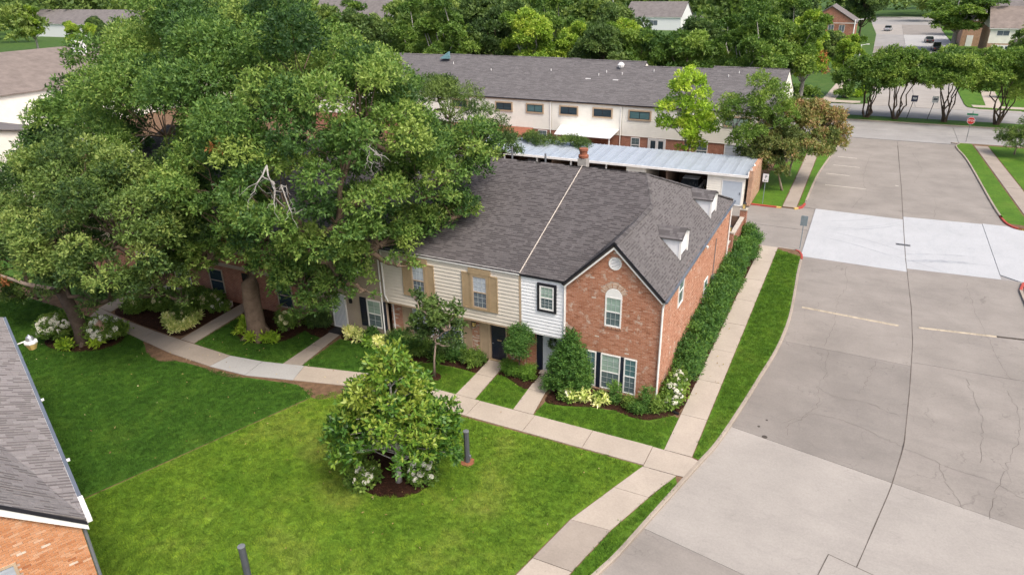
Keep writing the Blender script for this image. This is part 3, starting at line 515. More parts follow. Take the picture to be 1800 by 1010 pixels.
# ------------------------------------------------------------------ lawns, beds, grass
KSi = [p for p in KLi if -3.6 < p[1] < 22.4]; KS2 = [p for p in KLi if -21 < p[1] < -4.8]
LAWNS = {
 'turf_bright': [[(-18.48, -16.11), (-15.09, -6.27), (-13.7, -4.86), (0.8, -4.72), (0.1, -6.55), (-0.78, -8.95), (-1.26, -11.2), (-1.8, -13.8), (-2.55, -17), (-3.6, -21), (-6, -27), (-20, -27)]],
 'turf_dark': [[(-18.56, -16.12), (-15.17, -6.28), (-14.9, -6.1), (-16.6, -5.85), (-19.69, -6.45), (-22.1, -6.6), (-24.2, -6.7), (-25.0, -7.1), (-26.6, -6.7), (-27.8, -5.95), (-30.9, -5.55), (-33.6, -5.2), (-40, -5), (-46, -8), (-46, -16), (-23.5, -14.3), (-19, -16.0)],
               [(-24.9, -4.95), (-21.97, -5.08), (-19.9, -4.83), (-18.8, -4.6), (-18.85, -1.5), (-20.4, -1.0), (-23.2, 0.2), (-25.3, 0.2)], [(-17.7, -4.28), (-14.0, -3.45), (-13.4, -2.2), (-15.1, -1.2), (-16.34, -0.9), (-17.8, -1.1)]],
 'turf_mid': [[(-14.0, -3.45), (-13.3, -3.28), (-8.97, -3.28), (-9.0, -1.15), (-9.6, -1.1), (-11.6, -1.2), (-13.0, -1.8), (-13.5, -2.3)], [(-7.88, -3.28), (-5.87, -3.28), (-5.97, -1.35), (-6.7, -1.25), (-7.5, -0.85), (-7.96, -0.8)],
              [(-4.8, -3.29), (1.29, -3.31), (1.29, -0.75), (1.0, -0.7), (0.1, -1.5), (-0.7, -1.6), (-1.56, -1.4), (-2.6, -1.6), (-3.86, -2.05), (-4.75, -2.05)],
              [(2.52, -3.3), (2.52, 23.2)] + KSi[::-1], [(2.18, -4.82), (1.58, -6.5), (0.83, -8.8), (0.28, -11.2), (-0.28, -13.8), (-0.95, -17), (-2.1, -21)] + KS2],
}
FARLAWN = {'turf_mid': [[(2.72, 34.6), (2.72, 64.8)] + KNi[::-1], [(-1.0, 33.9), (1.5, 33.85), (1.5, 65), (-1.0, 65)], [(19.55, 36), (18.1, 65)] + KE2i[::-1], [(21.1, 36), (60, 36), (60, 66), (19.6, 66)], [(17.7, 22.8), (60, 22.8), (60, -41), (7.7, -41), (12.4, -22), (15.9, -10), (17.6, 0), (17.7, 10)]],
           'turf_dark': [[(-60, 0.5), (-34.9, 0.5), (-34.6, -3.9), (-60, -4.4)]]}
for mt, L in LAWNS.items():
    for p in L: struct('lawn', MB().prism(p, -0.05, 0.0), mt)
for mt, L in FARLAWN.items():
    for p in L: struct('lawn', MB().prism(p, -0.05, 0.004), mt)
BEDS = {}
def bed(key, label, poly, h=0.05):
    poly = smoothline(poly + [poly[0]], 4)[:-1]; cx, cy = sum(p[0] for p in poly) / len(poly), sum(p[1] for p in poly) / len(poly); n = len(poly)
    inn = [(p[0] + (cx - p[0]) * 0.14, p[1] + (cy - p[1]) * 0.14) for p in poly]
    vs = [(p[0], p[1], -0.03) for p in poly] + [(p[0], p[1], 0.005) for p in poly] + [(p[0], p[1], h) for p in inn]
    fs = [(i, (i + 1) % n, n + (i + 1) % n, n + i) for i in range(n)] + [(n + i, n + (i + 1) % n, 2 * n + (i + 1) % n, 2 * n + i) for i in range(n)] + [tuple(range(2 * n, 3 * n))]
    o = struct('flower_bed', MB().add(vs, fs), 'mulch_bed', label); BEDS[key] = poly
    rg = np.random.default_rng(len(BEDS)); xs = [p[0] for p in poly]; ys = [p[1] for p in poly]; A = (max(xs) - min(xs)) * (max(ys) - min(ys)); k = int(A * 130)
    X = rg.uniform(min(xs), max(xs), k); Y = rg.uniform(min(ys), max(ys), k); ok = inpoly(X, Y, poly); X, Y = X[ok], Y[ok]; k = len(X)
    an = rg.uniform(0, 6.28, k); L = rg.uniform(0.02, 0.06, k); W = rg.uniform(0.008, 0.02, k); Z = rg.uniform(h * 0.6, h + 0.025, k)
    d = np.stack([np.cos(an), np.sin(an), rg.uniform(-.4, .4, k)], 1); s = np.stack([-np.sin(an), np.cos(an), rg.uniform(-.4, .4, k)], 1); c = np.stack([X, Y, Z], 1)
    V = np.stack([c - d * L[:, None] - s * W[:, None], c + d * L[:, None] - s * W[:, None], c + d * L[:, None] + s * W[:, None], c - d * L[:, None] + s * W[:, None]], 1)
    stuff(quads('mulch_chips', V, rg.uniform(0, 1, k), 'mulch', o))
def circ(cx, cy, a, b, n=14, rot=0.0): return [(cx + a * math.cos(t + 0) * math.cos(rot) - b * math.sin(t) * math.sin(rot), cy + a * math.cos(t) * math.sin(rot) + b * math.sin(t) * math.cos(rot)) for t in [2 * math.pi * i / n for i in range(n)]]
bed('mag', 'round mulch bed under the magnolia', circ(-8.25, -9.35, 1.75, 1.55))
bed('oak2', 'round mulch bed around the left oak', circ(-31.1, -7.2, 2.35, 1.45, rot=0.25))
bed('small', 'small grey mulch ring around the young tree', circ(-10.85, -2.4, 0.48, 0.42), 0.03)
bed('front', 'mulch bed under the windows of the brick gable', [(-4.78, 0.3), (-4.82, -1.95), (-3.86, -2.02), (-2.6, -1.58), (-1.56, -1.38), (-0.7, -1.58), (0.1, -1.48), (1.0, -0.62), (1.22, 0.0), (1.22, 0.9), (0.1, 0.9), (0.0, 0.05), (-2, 0.05)])
bed('side', 'long mulch bed under the hedge', [(0.03, 0.9), (1.26, 0.9), (1.26, 8), (1.26, 16), (1.26, 22.8), (0.03, 22.8), (0.03, 14), (0.03, 7)])
bed('mid', 'mulch bed between the two front door paths', [(-7.95, 0.4), (-7.93, -0.75), (-7.4, -0.85), (-6.7, -1.25), (-5.98, -1.38), (-6.05, 0.4)])
bed('cream', 'mulch bed along the cream townhouse', [(-9.05, 0.4), (-9.02, -1.05), (-9.7, -1.08), (-11.6, -1.18), (-12.9, -1.72), (-13.5, -2.2), (-14.3, -1.75), (-15.1, -1.15), (-16.34, -0.85), (-17.7, -1.05), (-17.9, 0.03), (-15, 0.03), (-14.5, 0.4), (-11.5, 0.4)])
bed('oak', 'mulch bed around the big oak', [(-24.6, 0.1), (-24.5, -2.2), (-23.6, -3.2), (-22.3, -3.55), (-20.9, -3.1), (-20.3, -2.1), (-20.2, -1.1), (-18.95, -1.4), (-18.95, 0.02), (-21, 0.05)])
bed('tri', 'shaded triangular mulch bed left of the oak path', [(-26.5, 0.1), (-26.35, -2.5), (-26.4, -4.6), (-28.3, -4.7), (-31, -4.45), (-32.9, -4.0), (-33.4, -1.6), (-33.6, 0.1)])
struct('bare_earth', MB().prism(smoothline([(-27.4, -5.95), (-26.6, -6.75), (-25.0, -7.15), (-24.2, -6.75), (-22.6, -6.65), (-21, -6.85), (-19.9, -6.65), (-19.7, -6.38), (-22.1, -6.48), (-25.2, -6.36)] + [(-27.4, -5.95)], 3)[:-1], -0.03, 0.007), 'soil')
struct('bare_earth', MB().prism(smoothline([(-17.0, -5.7), (-16.2, -6.0), (-15.0, -6.5), (-14.2, -6.1), (-13.3, -5.6), (-13.2, -4.92), (-14.2, -4.92)] + [(-17.0, -5.7)], 3)[:-1], -0.03, 0.008), 'soil')
EXCL = list(BEDS.values()) + WALKS
def grass_field(name, label, polys, mat, seed, cell=0.17, blades=44, hgt=0.07, lim=None):
    rg = np.random.default_rng(seed)
    k = blades; X = rg.uniform(-cell * .75, cell * .75, k); Y = rg.uniform(-cell * .75, cell * .75, k); an = rg.uniform(0, 6.28, k); h = rg.uniform(hgt * .5, hgt * 1.2, k); ln = rg.uniform(0.3, 1.1, k) * h; w = rg.uniform(0.006, 0.013, k)
    b = np.stack([X, Y, np.zeros(k)], 1); s = np.stack([-np.sin(an), np.cos(an), np.zeros(k)], 1) * w[:, None]; t = b + np.stack([np.cos(an) * ln, np.sin(an) * ln, h], 1)
    tuft = quads('grass_tuft', np.stack([b - s, b + s, t], 1), None, mat + '_blade'); tuft.hide_render = True; tuft.hide_viewport = True; tuft['kind'] = 'helper'
    P = []
    for p in polys:
        xs = [q[0] for q in p]; ys = [q[1] for q in p]; gx, gy = np.meshgrid(np.arange(min(xs), max(xs), cell), np.arange(min(ys), max(ys), cell)); gx = (gx + rg.uniform(-.5, .5, gx.shape) * cell).ravel(); gy = (gy + rg.uniform(-.5, .5, gy.shape) * cell).ravel()
        ok = inpoly(gx, gy, p)
        for d in ((cell * .45, 0), (-cell * .45, 0), (0, cell * .45), (0, -cell * .45)): ok &= inpoly(gx + d[0], gy + d[1], p)
        for e in EXCL:
            ex = [q[0] for q in e]; ey = [q[1] for q in e]; m = ok & (gx > min(ex) - .2) & (gx < max(ex) + .2) & (gy > min(ey) - .2) & (gy < max(ey) + .2); idx = np.nonzero(m)[0]
            if len(idx): ok[idx[inpoly(gx[idx], gy[idx], e)]] = False
        P.append(np.stack([gx[ok], gy[ok], np.full(ok.sum(), 0.002)], 1))
    P = np.concatenate(P)
    me = bpy.data.meshes.new(name); me.vertices.add(len(P)); me.vertices.foreach_set('co', P.astype('f').ravel()); me.update()
    o = bpy.data.objects.new(name, me); col.objects.link(o); stuff(o, label); o['category'] = 'grass'
    ng = bpy.data.node_groups.new(name, 'GeometryNodeTree'); ng.interface.new_socket('Geometry', in_out='INPUT', socket_type='NodeSocketGeometry'); ng.interface.new_socket('Geometry', in_out='OUTPUT', socket_type='NodeSocketGeometry')
    gi = ng.nodes.new('NodeGroupInput'); go = ng.nodes.new('NodeGroupOutput'); ip = ng.nodes.new('GeometryNodeInstanceOnPoints'); oi = ng.nodes.new('GeometryNodeObjectInfo'); oi.inputs['Object'].default_value = tuft
    rv = ng.nodes.new('FunctionNodeRandomValue'); rv.data_type = 'FLOAT_VECTOR'; rv.inputs[0].default_value = (0, 0, 0); rv.inputs[1].default_value = (0, 0, 6.28)
    rs = ng.nodes.new('FunctionNodeRandomValue'); rs.data_type = 'FLOAT'; rs.inputs[2].default_value = 0.75; rs.inputs[3].default_value = 1.25
    ng.links.new(gi.outputs[0], ip.inputs['Points']); ng.links.new(oi.outputs['Geometry'], ip.inputs['Instance']); ng.links.new(rv.outputs[0], ip.inputs['Rotation']); ng.links.new(rs.outputs[1], ip.inputs['Scale']); ng.links.new(ip.outputs[0], go.inputs[0])
    md = o.modifiers.new('blades', 'NODES'); md.node_group = ng
    return o
grass_field('grass', 'bright yellow green mown grass of the central lawn', LAWNS['turf_bright'], 'turf_bright', 1)
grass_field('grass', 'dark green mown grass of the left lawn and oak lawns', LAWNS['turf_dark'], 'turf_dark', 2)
grass_field('grass', 'fresh green mown grass of the door lawns and kerb strips', LAWNS['turf_mid'], 'turf_mid', 3)

# ------------------------------------------------------------------ building helpers
def frontT(y): return lambda a, d, z: (a, y - d, z)
def sideT(x): return lambda a, d, z: (x + d, a, z)
def rim(m, a0, a1, z0, z1, w, d0, d1, T):
    m.box(a0, a1, d0, d1, z1 - w, z1, T); m.box(a0, a1, d0, d1, z0, z0 + w, T); m.box(a0, a0 + w, d0, d1, z0 + w, z1 - w, T); m.box(a1 - w, a1, d0, d1, z0 + w, z1 - w, T); return m
def window(parent, T, a0, a1, z0, z1, frame='white_trim', fw=0.07, up='glass_blind', lo='glass_screen', nx=2, nz=2, casing=None, cw=0.1, split='h', bars=True):
    if casing:
        m = rim(MB(), a0 - cw, a1 + cw, z0 - cw, z1 + cw, cw - 0.002, -0.06, 0.045, T); w = obj('window', m, casing, parent)
        obj('frame', rim(MB(), a0, a1, z0, z1, fw, -0.06, 0.035, T), frame, w)
    else:
        w = obj('window', rim(MB(), a0, a1, z0, z1, fw, -0.06, 0.04, T), frame, parent)
    i0, i1, j0, j1 = a0 + fw, a1 - fw, z0 + fw, z1 - fw
    if split == 'h':
        mz = (j0 + j1) / 2; obj('sash_rail', MB().box(i0, i1, -0.05, 0.028, mz - 0.03, mz + 0.03, T), frame, w)
        obj('pane', MB().box(i0, i1, -0.05, 0.012, mz + 0.03, j1, T), up, w); obj('pane', MB().box(i0, i1, -0.05, 0.006, j0, mz - 0.03, T), lo, w)
        hs = ((mz + 0.03, j1, 0.012), (j0, mz - 0.03, 0.006))
    else:
        ma = (i0 + i1) / 2; obj('sash_rail', MB().box(ma - 0.025, ma + 0.025, -0.05, 0.028, j0, j1, T), frame, w)
        obj('pane', MB().box(i0, ma - 0.025, -0.05, 0.012, j0, j1, T), up, w); obj('pane', MB().box(ma + 0.025, i1, -0.05, 0.006, j0, j1, T), lo, w); hs = ()
    if bars and hs:
        m = MB()
        for (p, q, d) in hs:
            for k in range(1, nx): a = i0 + (i1 - i0) * k / nx; m.box(a - 0.006, a + 0.006, d - 0.01, d + 0.012, p, q, T)
            for k in range(1, nz): z = p + (q - p) * k / nz; m.box(i0, i1, d - 0.01, d + 0.010, z - 0.006, z + 0.006, T)
        obj('glazing_bar', m, 'glazing', w)
    return w
def shutter(parent, T, a0, a1, z0, z1, mat, louvre=True):
    s = obj('shutter', rim(MB(), a0, a1, z0, z1, 0.06, 0.0, 0.05, T), mat, parent); m = MB()
    if louvre:
        n = int((z1 - z0) / 0.075)
        for k in range(n): z = z0 + 0.06 + (z1 - z0 - 0.12) * k / n; m.box(a0 + 0.06, a1 - 0.06, 0.005, 0.03 + 0.012 * (k % 2), z, z + 0.055, T)
    else: m.box(a0 + 0.06, a1 - 0.06, 0.0, 0.035, z0 + 0.06, z1 - 0.06, T)
    obj('slat_panel' if louvre else 'board', m, mat, s); return s
def boards(parent, T, a0, a1, z0, z1, mat, e=0.19, holes=(), gp=0.024):
    n = int(round((z1 - z0) / e)); e = (z1 - z0) / n
    for k in range(n):
        za, zb = z0 + k * e, z0 + (k + 1) * e; segs = [(a0, a1)]
        for (h0, h1, y0, y1) in holes:
            if zb > y0 and za < y1:
                ns = []
                for (p, q) in segs:
                    if h0 > p: ns.append((p, min(q, h0)))
                    if h1 < q: ns.append((max(p, h1), q))
                segs = [s for s in ns if s[1] - s[0] > 0.02]
        for (p, q) in segs:
            vs = [T(p, 0, za + gp), T(q, 0, za + gp), T(q, 0.045, za + gp), T(p, 0.045, za + gp), T(p, 0, zb), T(q, 0, zb), T(q, 0.010, zb), T(p, 0.010, zb)]
            obj('siding_board', MB().add(vs, [(0, 1, 2, 3), (3, 2, 6, 7), (4, 7, 6, 5), (0, 3, 7, 4), (1, 5, 6, 2)]), mat, parent)
def bricks(name, parent, T, a0, a1, z0, z1, mat, holes=(), top=None, seed=1, white=0.02):
    """brickwork: every brick its own box with recessed joints, joined into one part"""
    rg = random.Random(seed); L, Hh, g = 0.213, 0.0755, 0.011; V = []; cv = []; row = 0; z = z0
    while z < z1 - 0.02:
        zb = min(z + Hh - g, z1); a = a0 - (L / 2 if row % 2 else 0)
        while a < a1:
            p, q = max(a, a0), min(a + L - g, a1); a += L
            if q - p < 0.03: continue
            zt = zb; m = (p + q) / 2
            if top:
                tp, tq = top(p), top(q)
                if max(tp, tq) < z + 0.005: continue
            else: tp = tq = 1e9
            skip = False
            for h in holes:
                if callable(h):
                    if h(m, (z + zb) / 2): skip = True; break
                else:
                    h0, h1, y0, y1 = h
                    if zb > y0 + 0.02 and z < y1 - 0.02:
                        if m > h0 and m < h1: skip = True; break
                        if p < h0 < q: q = h0
                        if p < h1 < q: p = h1
            if skip or q - p < 0.02: continue
            d = 0.012 + rg.uniform(-0.003, 0.005); zp, zq = min(zb, tp), min(zb, tq)
            if zp < z + 0.003 or zq < z + 0.003: continue
            A, B, Cc, D = T(p, d, z), T(q, d, z), T(q, d, zq), T(p, d, zp); a_, b_, c_, d_ = T(p, -0.01, z), T(q, -0.01, z), T(q, -0.01, zq), T(p, -0.01, zp)
            V += [(A, B, Cc, D), (D, Cc, c_, d_), (a_, b_, B, A), (a_, A, D, d_), (B, b_, c_, Cc)]
            c = 1.0 if rg.random() < white else min(0.93, max(0.0, rg.gauss(0.5, 0.22))); cv += [c] * 5
        z += Hh; row += 1
    return stuff(quads(name, V, cv, mat, parent))
def roof_plane(parent, O, U, V, poly, mat='shingle', e=0.145, w=0.30, seed=1, felt='felt', n_ind=0, thick=0.14, dash=0.42):
    """one slope: deck slab plus courses of shingles; poly in (u,v), v=0 at the eave"""
    O, U, V = Vector(O), Vector(U).normalized(), Vector(V).normalized(); N = U.cross(V)
    if N.z < 0: N = -N
    P3 = lambda u, v, n=0.0: O + U * u + V * v + N * n
    deck = obj('roof_deck', MB().slab([P3(u, v) for u, v in poly], -N * thick), felt, parent)
    rg = random.Random(seed); vmax = max(p[1] for p in poly); vmin = min(p[1] for p in poly)
    def rng(v):
        xs = []; n = len(poly)
        for i in range(n):
            (x1, y1), (x2, y2) = poly[i], poly[(i + 1) % n]
            if (y1 <= v < y2) or (y2 <= v < y1): xs.append(x1 + (x2 - x1) * (v - y1) / (y2 - y1))
        return (min(xs), max(xs)) if len(xs) >= 2 else None
    F = []; cv = []; D2 = []; full = []; k = 0; v = vmin
    while v < vmax - 0.01:
        v1 = min(v + e, vmax); ra, rb = rng(v + 1e-4), rng(min(v1, vmax) - 1e-4)
        if not ra: v += e; k += 1; continue
        if not rb: rb = ra
        u = min(ra[0], rb[0]) - rg.uniform(0, w)
        while u < max(ra[1], rb[1]):
            ww = w * rg.choice((0.55, 0.8, 1.0, 1.15)); c = 0.45 + rg.random() * 0.5; t = 0.010 + rg.choice((0, 0, 0.007)) + rg.uniform(0, 0.003)
            p0, p1 = max(u, ra[0]), min(u + ww - 0.006, ra[1]); q0, q1 = max(u, rb[0]), min(u + ww - 0.006, rb[1])
            if p1 - p0 > 0.005 or q1 - q0 > 0.005:
                if p1 < p0: p0 = p1 = (min(max((q0 + q1) / 2, ra[0]), ra[1]))
                if q1 < q0: q0 = q1 = (min(max((p0 + p1) / 2, rb[0]), rb[1]))
                a, b, cc, d = P3(p0, v, t), P3(p1, v, t), P3(q1, v1, 0.004), P3(q0, v1, 0.004)
                F.append((a, b, cc, d)); cv.append(c); F.append((P3(p0, v, 0), P3(p1, v, 0), b, a)); cv.append(0.32)
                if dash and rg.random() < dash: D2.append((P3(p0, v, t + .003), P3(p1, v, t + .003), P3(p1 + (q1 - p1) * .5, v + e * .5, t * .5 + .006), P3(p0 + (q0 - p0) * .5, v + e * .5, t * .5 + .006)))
                if n_ind and abs(p0 - u) < 1e-6 and abs(q0 - u) < 1e-6 and abs(p1 - (u + ww - 0.006)) < 1e-6 and abs(q1 - p1) < 1e-6 and v1 - v > e * 0.9: full.append((len(F) - 2, u, v, ww, t, c))
            u += ww
        v += e; k += 1
    drop = set()
    if n_ind:
        cp = cam.matrix_world.translation; full.sort(key=lambda q: (P3(q[1], q[2]) - cp).length)
        cache = {}
        for (i, u, v, ww, t, c) in full[:n_ind]:
            drop.add(i); drop.add(i + 1); kk = (round(ww, 3), t > 0.014)
            if kk not in cache:
                me = bpy.data.meshes.new('shingle'); tt = 0.019 if kk[1] else 0.012
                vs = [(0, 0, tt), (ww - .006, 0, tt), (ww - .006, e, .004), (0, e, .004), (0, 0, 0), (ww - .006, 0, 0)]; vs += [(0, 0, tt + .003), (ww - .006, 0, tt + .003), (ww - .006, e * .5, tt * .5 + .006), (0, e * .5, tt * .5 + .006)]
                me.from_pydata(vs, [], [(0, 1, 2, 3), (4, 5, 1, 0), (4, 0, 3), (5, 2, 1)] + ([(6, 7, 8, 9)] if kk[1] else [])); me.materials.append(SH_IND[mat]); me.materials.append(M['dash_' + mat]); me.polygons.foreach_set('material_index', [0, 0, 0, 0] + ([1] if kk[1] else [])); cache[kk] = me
            o = bpy.data.objects.new('shingle', cache[kk]); col.objects.link(o)
            mw = Matrix((( U.x, V.x, N.x, 0), (U.y, V.y, N.y, 0), (U.z, V.z, N.z, 0), (0, 0, 0, 1))); o.matrix_basis = Matrix.Translation(P3(u, v)) @ mw; o.parent = parent
            if parent.name in ROOT: o.matrix_parent_inverse = ROOT[parent.name].inverted()
    F2 = [f for i, f in enumerate(F) if i not in drop]; cv2 = [c for i, c in enumerate(cv) if i not in drop]
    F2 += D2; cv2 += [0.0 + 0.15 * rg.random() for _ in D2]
    stuff(quads('shingles', F2, cv2, mat, parent)); return deck
SH_IND = {}
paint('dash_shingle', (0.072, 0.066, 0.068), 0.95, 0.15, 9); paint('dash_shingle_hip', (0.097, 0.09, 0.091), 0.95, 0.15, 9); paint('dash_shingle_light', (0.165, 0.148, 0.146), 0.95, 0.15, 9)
def sh_ind(name, src, ramp):
    m, nt, b = new_mat(name, 0.95, 0.12); oi = nt.nodes.new('ShaderNodeObjectInfo'); p = _pos(nt); o = _ramp(nt, oi.outputs['Random'], ramp)
    o = _mix(nt, o, _ramp(nt, _noise(nt, 18, 6, 0.7, p), [(0.25, 0.7), (0.75, 1.0)]), 1.0, 'MULTIPLY'); nt.links.new(o, b.inputs['Base Color']); _bump(nt, b, _noise(nt, 90, 4, 0.7, p), 0.5); SH_IND[src] = m
sh_ind('shingle_piece', 'shingle_hip', [(0.0, (0.142, 0.132, 0.133)), (1.0, (0.166, 0.155, 0.156))]); sh_ind('shingle_piece_dark', 'shingle', [(0.0, (0.114, 0.105, 0.107)), (1.0, (0.138, 0.127, 0.129))])
sh_ind('shingle_piece_light', 'shingle_light', [(0.0, (0.27, 0.25, 0.245)), (1.0, (0.33, 0.306, 0.3))])
def caps(name, parent, a, b, mat='shingle_hip', w=0.15, e=0.2, seed=3):
    """ridge or hip caps along a line"""
    a, b = Vector(a), Vector(b); d = (b - a); n = max(1, int(d.length / e)); d.normalize(); s = d.cross(Vector((0, 0, 1))).normalized(); F = []; cv = []; rg = random.Random(seed)
    up = s.cross(d).normalized()
    for k in range(n):
        p, q = a + (b - a) * (k / n), a + (b - a) * ((k + 1) / n + 0.004); t = 0.035; c = rg.random()
        F += [(p + up * t, p - s * w + up * (t - 0.075), q - s * w + up * (t - 0.095), q + up * (t - 0.02)), (p + up * t, q + up * (t - 0.02), q + s * w + up * (t - 0.095), p + s * w + up * (t - 0.075))]; cv += [c, c]
    return stuff(quads(name, F, cv, mat, parent))
def lantern(name, loc, label, mat='black_metal', s=1.0):
    t = thing(name, label, 'lantern', loc); x, y, z = loc
    obj('cage', MB().box(x - .07 * s, x + .07 * s, y - .07 * s, y + .07 * s, z - .02 * s, z).lathe([(0.09 * s, z + 0.22 * s), (0.1 * s, z + 0.235 * s), (0.03 * s, z + 0.32 * s), (0.012 * s, z + 0.36 * s)], (x, y), 6), mat, t)
    m = MB()
    for i in (-1, 1):
        for j in (-1, 1): m.box(x + i * .065 * s - .008, x + i * .065 * s + .008, y + j * .065 * s - .008, y + j * .065 * s + .008, z, z + .225 * s)
    obj('bar', m, mat, t); obj('glass', MB().box(x - .058 * s, x + .058 * s, y - .058 * s, y + .058 * s, z, z + .22 * s), 'lantern_glass', t); return t

EZ, RY, RZ, DEP = 5.5, 7.95, 8.74, 15.9          # eave height, ridge line, ridge height, depth of the row
SM = (RZ - EZ) / RY; SH = 0.978
# ------------------------------------------------------------------ corner townhouse: brick gable, white siding, hip roof with dormers
A = thing('townhouse', 'corner townhouse with orange brick gable, white siding bay and two roof dormers', 'townhouse', (-3.4, 7.9, 0))
F0, S0 = frontT(0.0), sideT(0.0)
GT = lambda a: EZ + SH * min(a + 4.605, -a) if -4.605 < a < 0 else EZ
fw = MB(); fw.box(-4.605, -0.0, 0.0, -0.28, 0, EZ, F0)
fw.add([F0(-4.605, 0.0, EZ), F0(0, 0.0, EZ), F0(-2.3, 0.0, 7.74), F0(-4.605, -0.28, EZ), F0(0, -0.28, EZ), F0(-2.3, -0.28, 7.74)], [(0, 1, 2), (3, 5, 4), (0, 2, 5, 3), (1, 4, 5, 2)])
obj('front_wall', fw, 'mortar', A); obj('side_wall', MB().box(0.3, DEP, -0.28, 0.0, 0, EZ, S0), 'mortar', A)
obj('back_wall', MB().box(-6.9, -0.3, DEP - 0.3, DEP - 0.01, 0, EZ), 'brick_tan', A); obj('party_wall', MB().box(-6.93, -6.75, 0.75, DEP - 0.35, 0, 5.4), 'mortar', A)
arch = lambda a, z: (-2.67 < a < -1.86 and 3.53 < z < 5.12) or ((a + 2.265) ** 2 + (z - 5.1) ** 2 < 0.40 ** 2 and z >= 5.1) or ((a + 2.265) ** 2 + (z - 5.12) ** 2 < 0.66 ** 2 and z >= 5.12 and abs(math.atan2(z - 5.12, a + 2.265) - math.pi / 2) < 1.35) or (-2.72 < a < -1.82 and 3.46 < z < 3.56)
bricks('brickwork', A, F0, -4.605, 0.0, 0.0, 7.72, 'brick', holes=(arch, (-3.55, -1.0, 0.10, 2.1), lambda a, z: (a + 2.27) ** 2 + (z - 6.7) ** 2 < 0.30 ** 2), top=GT, seed=11, white=0.012)
bricks('brickwork', A, S0, 0.0, DEP, 0.0, EZ, 'brick_side', holes=((2.85, 3.95, 3.62, 5.3), (9.3, 10.35, 1.2, 2.55)), seed=12, white=0.006)
m = 22
for k in range(m):                                                # soldier bricks of the window arch
    t = R(13) + (math.pi - R(26)) * (k + 0.5) / m; ca, sa = math.cos(t), math.sin(t); w2 = 0.029; q = []
    for d in (-0.005, 0.022 + random.uniform(-.003, .004)):
        for (r, ww) in ((0.415, 0.021), (0.635, 0.033)):
            for s in (-1, 1): q.append(F0(-2.265 + r * ca - s * ww * sa, d, 5.1 + r * sa + s * ww * ca))
    obj('brick', MB().add(q, [(4, 5, 7, 6), (0, 4, 6, 2), (1, 3, 7, 5), (2, 6, 7, 3), (0, 1, 5, 4)], random.random()), 'brick_pale' if k % 4 else 'brick_tan', A)
for k in range(14): obj('brick', MB().box(-2.72 + k * 0.0645, -2.665 + k * 0.0645, 0.0, 0.05, 3.455, 3.545, F0), 'brick_tan' if k % 3 else 'brick_far', A)   # sill course
for k in range(40): obj('brick', MB().box(-3.6 + k * 0.0655, -3.545 + k * 0.0655, 0.0, 0.05, 0.02, 0.12, F0), 'brick_tan' if k % 3 else 'brick_pale', A)
aw = window(A, F0, -2.66, -1.87, 3.55, 5.06, fw=0.065, nx=3, nz=2)
m = MB(); pts = [(-2.265 + 0.40 * math.cos(math.pi * k / 14), 5.06 + 0.42 * math.sin(math.pi * k / 14)) for k in range(15)]
m.add([F0(a, 0.03, z) for a, z in pts] + [F0(a, -0.05, z) for a, z in pts], [tuple(range(15)), tuple(range(15, 30))[::-1]] + [(i, (i + 1) % 15, 15 + (i + 1) % 15, 15 + i) for i in range(15)]); obj('arch_panel', m, 'white_trim', aw)
for (a0, a1) in ((-3.53, -3.0), (-2.77, -1.80), (-1.62, -1.0)):
    window(A, F0, a0, a1, 0.16, 2.06, fw=0.06, nx=3 if a1 - a0 > 0.8 else 2, nz=3, up='glass_blind' if a1 - a0 > 0.8 else 'glass_teal', lo='glass_screen')
for (a0, a1) in ((-2.995, -2.775), (-1.795, -1.625)): obj('mullion', MB().box(a0, a1, -0.04, 0.02, 0.14, 2.06, F0), 'navy', A)
v = MB(); rr = [(0.30, -0.03), (0.30, 0.045), (0.24, 0.045), (0.235, 0.0)]; sd = 20
v.add([F0(-2.27 + r * math.cos(6.2832 * k / sd), d, 6.70 + r * math.sin(6.2832 * k / sd)) for r, d in rr for k in range(sd)], [(i * sd + k, i * sd + (k + 1) % sd, (i + 1) * sd + (k + 1) % sd, (i + 1) * sd + k) for i in range(3) for k in range(sd)] + [tuple(range(3 * sd, 4 * sd))])
gv = obj('gable_vent', v, 'white_trim', A); obj('backing', MB().add([F0(-2.27 + .235 * math.cos(6.2832 * k / 20), .008, 6.70 + .235 * math.sin(6.2832 * k / 20)) for k in range(20)], [tuple(range(20))]), 'grey_metal', gv)
for k in range(7):
    z = 6.70 - 0.21 + k * 0.066; hw = math.sqrt(max(0.0, 0.235 ** 2 - (z + 0.02 - 6.70) ** 2)); obj('slat', MB().add([F0(-2.27 - hw, 0.012, z + .036), F0(-2.27 + hw, 0.012, z + .036), F0(-2.27 + hw, 0.04, z), F0(-2.27 - hw, 0.04, z)], [(0, 1, 2, 3)]), 'white_trim', gv)
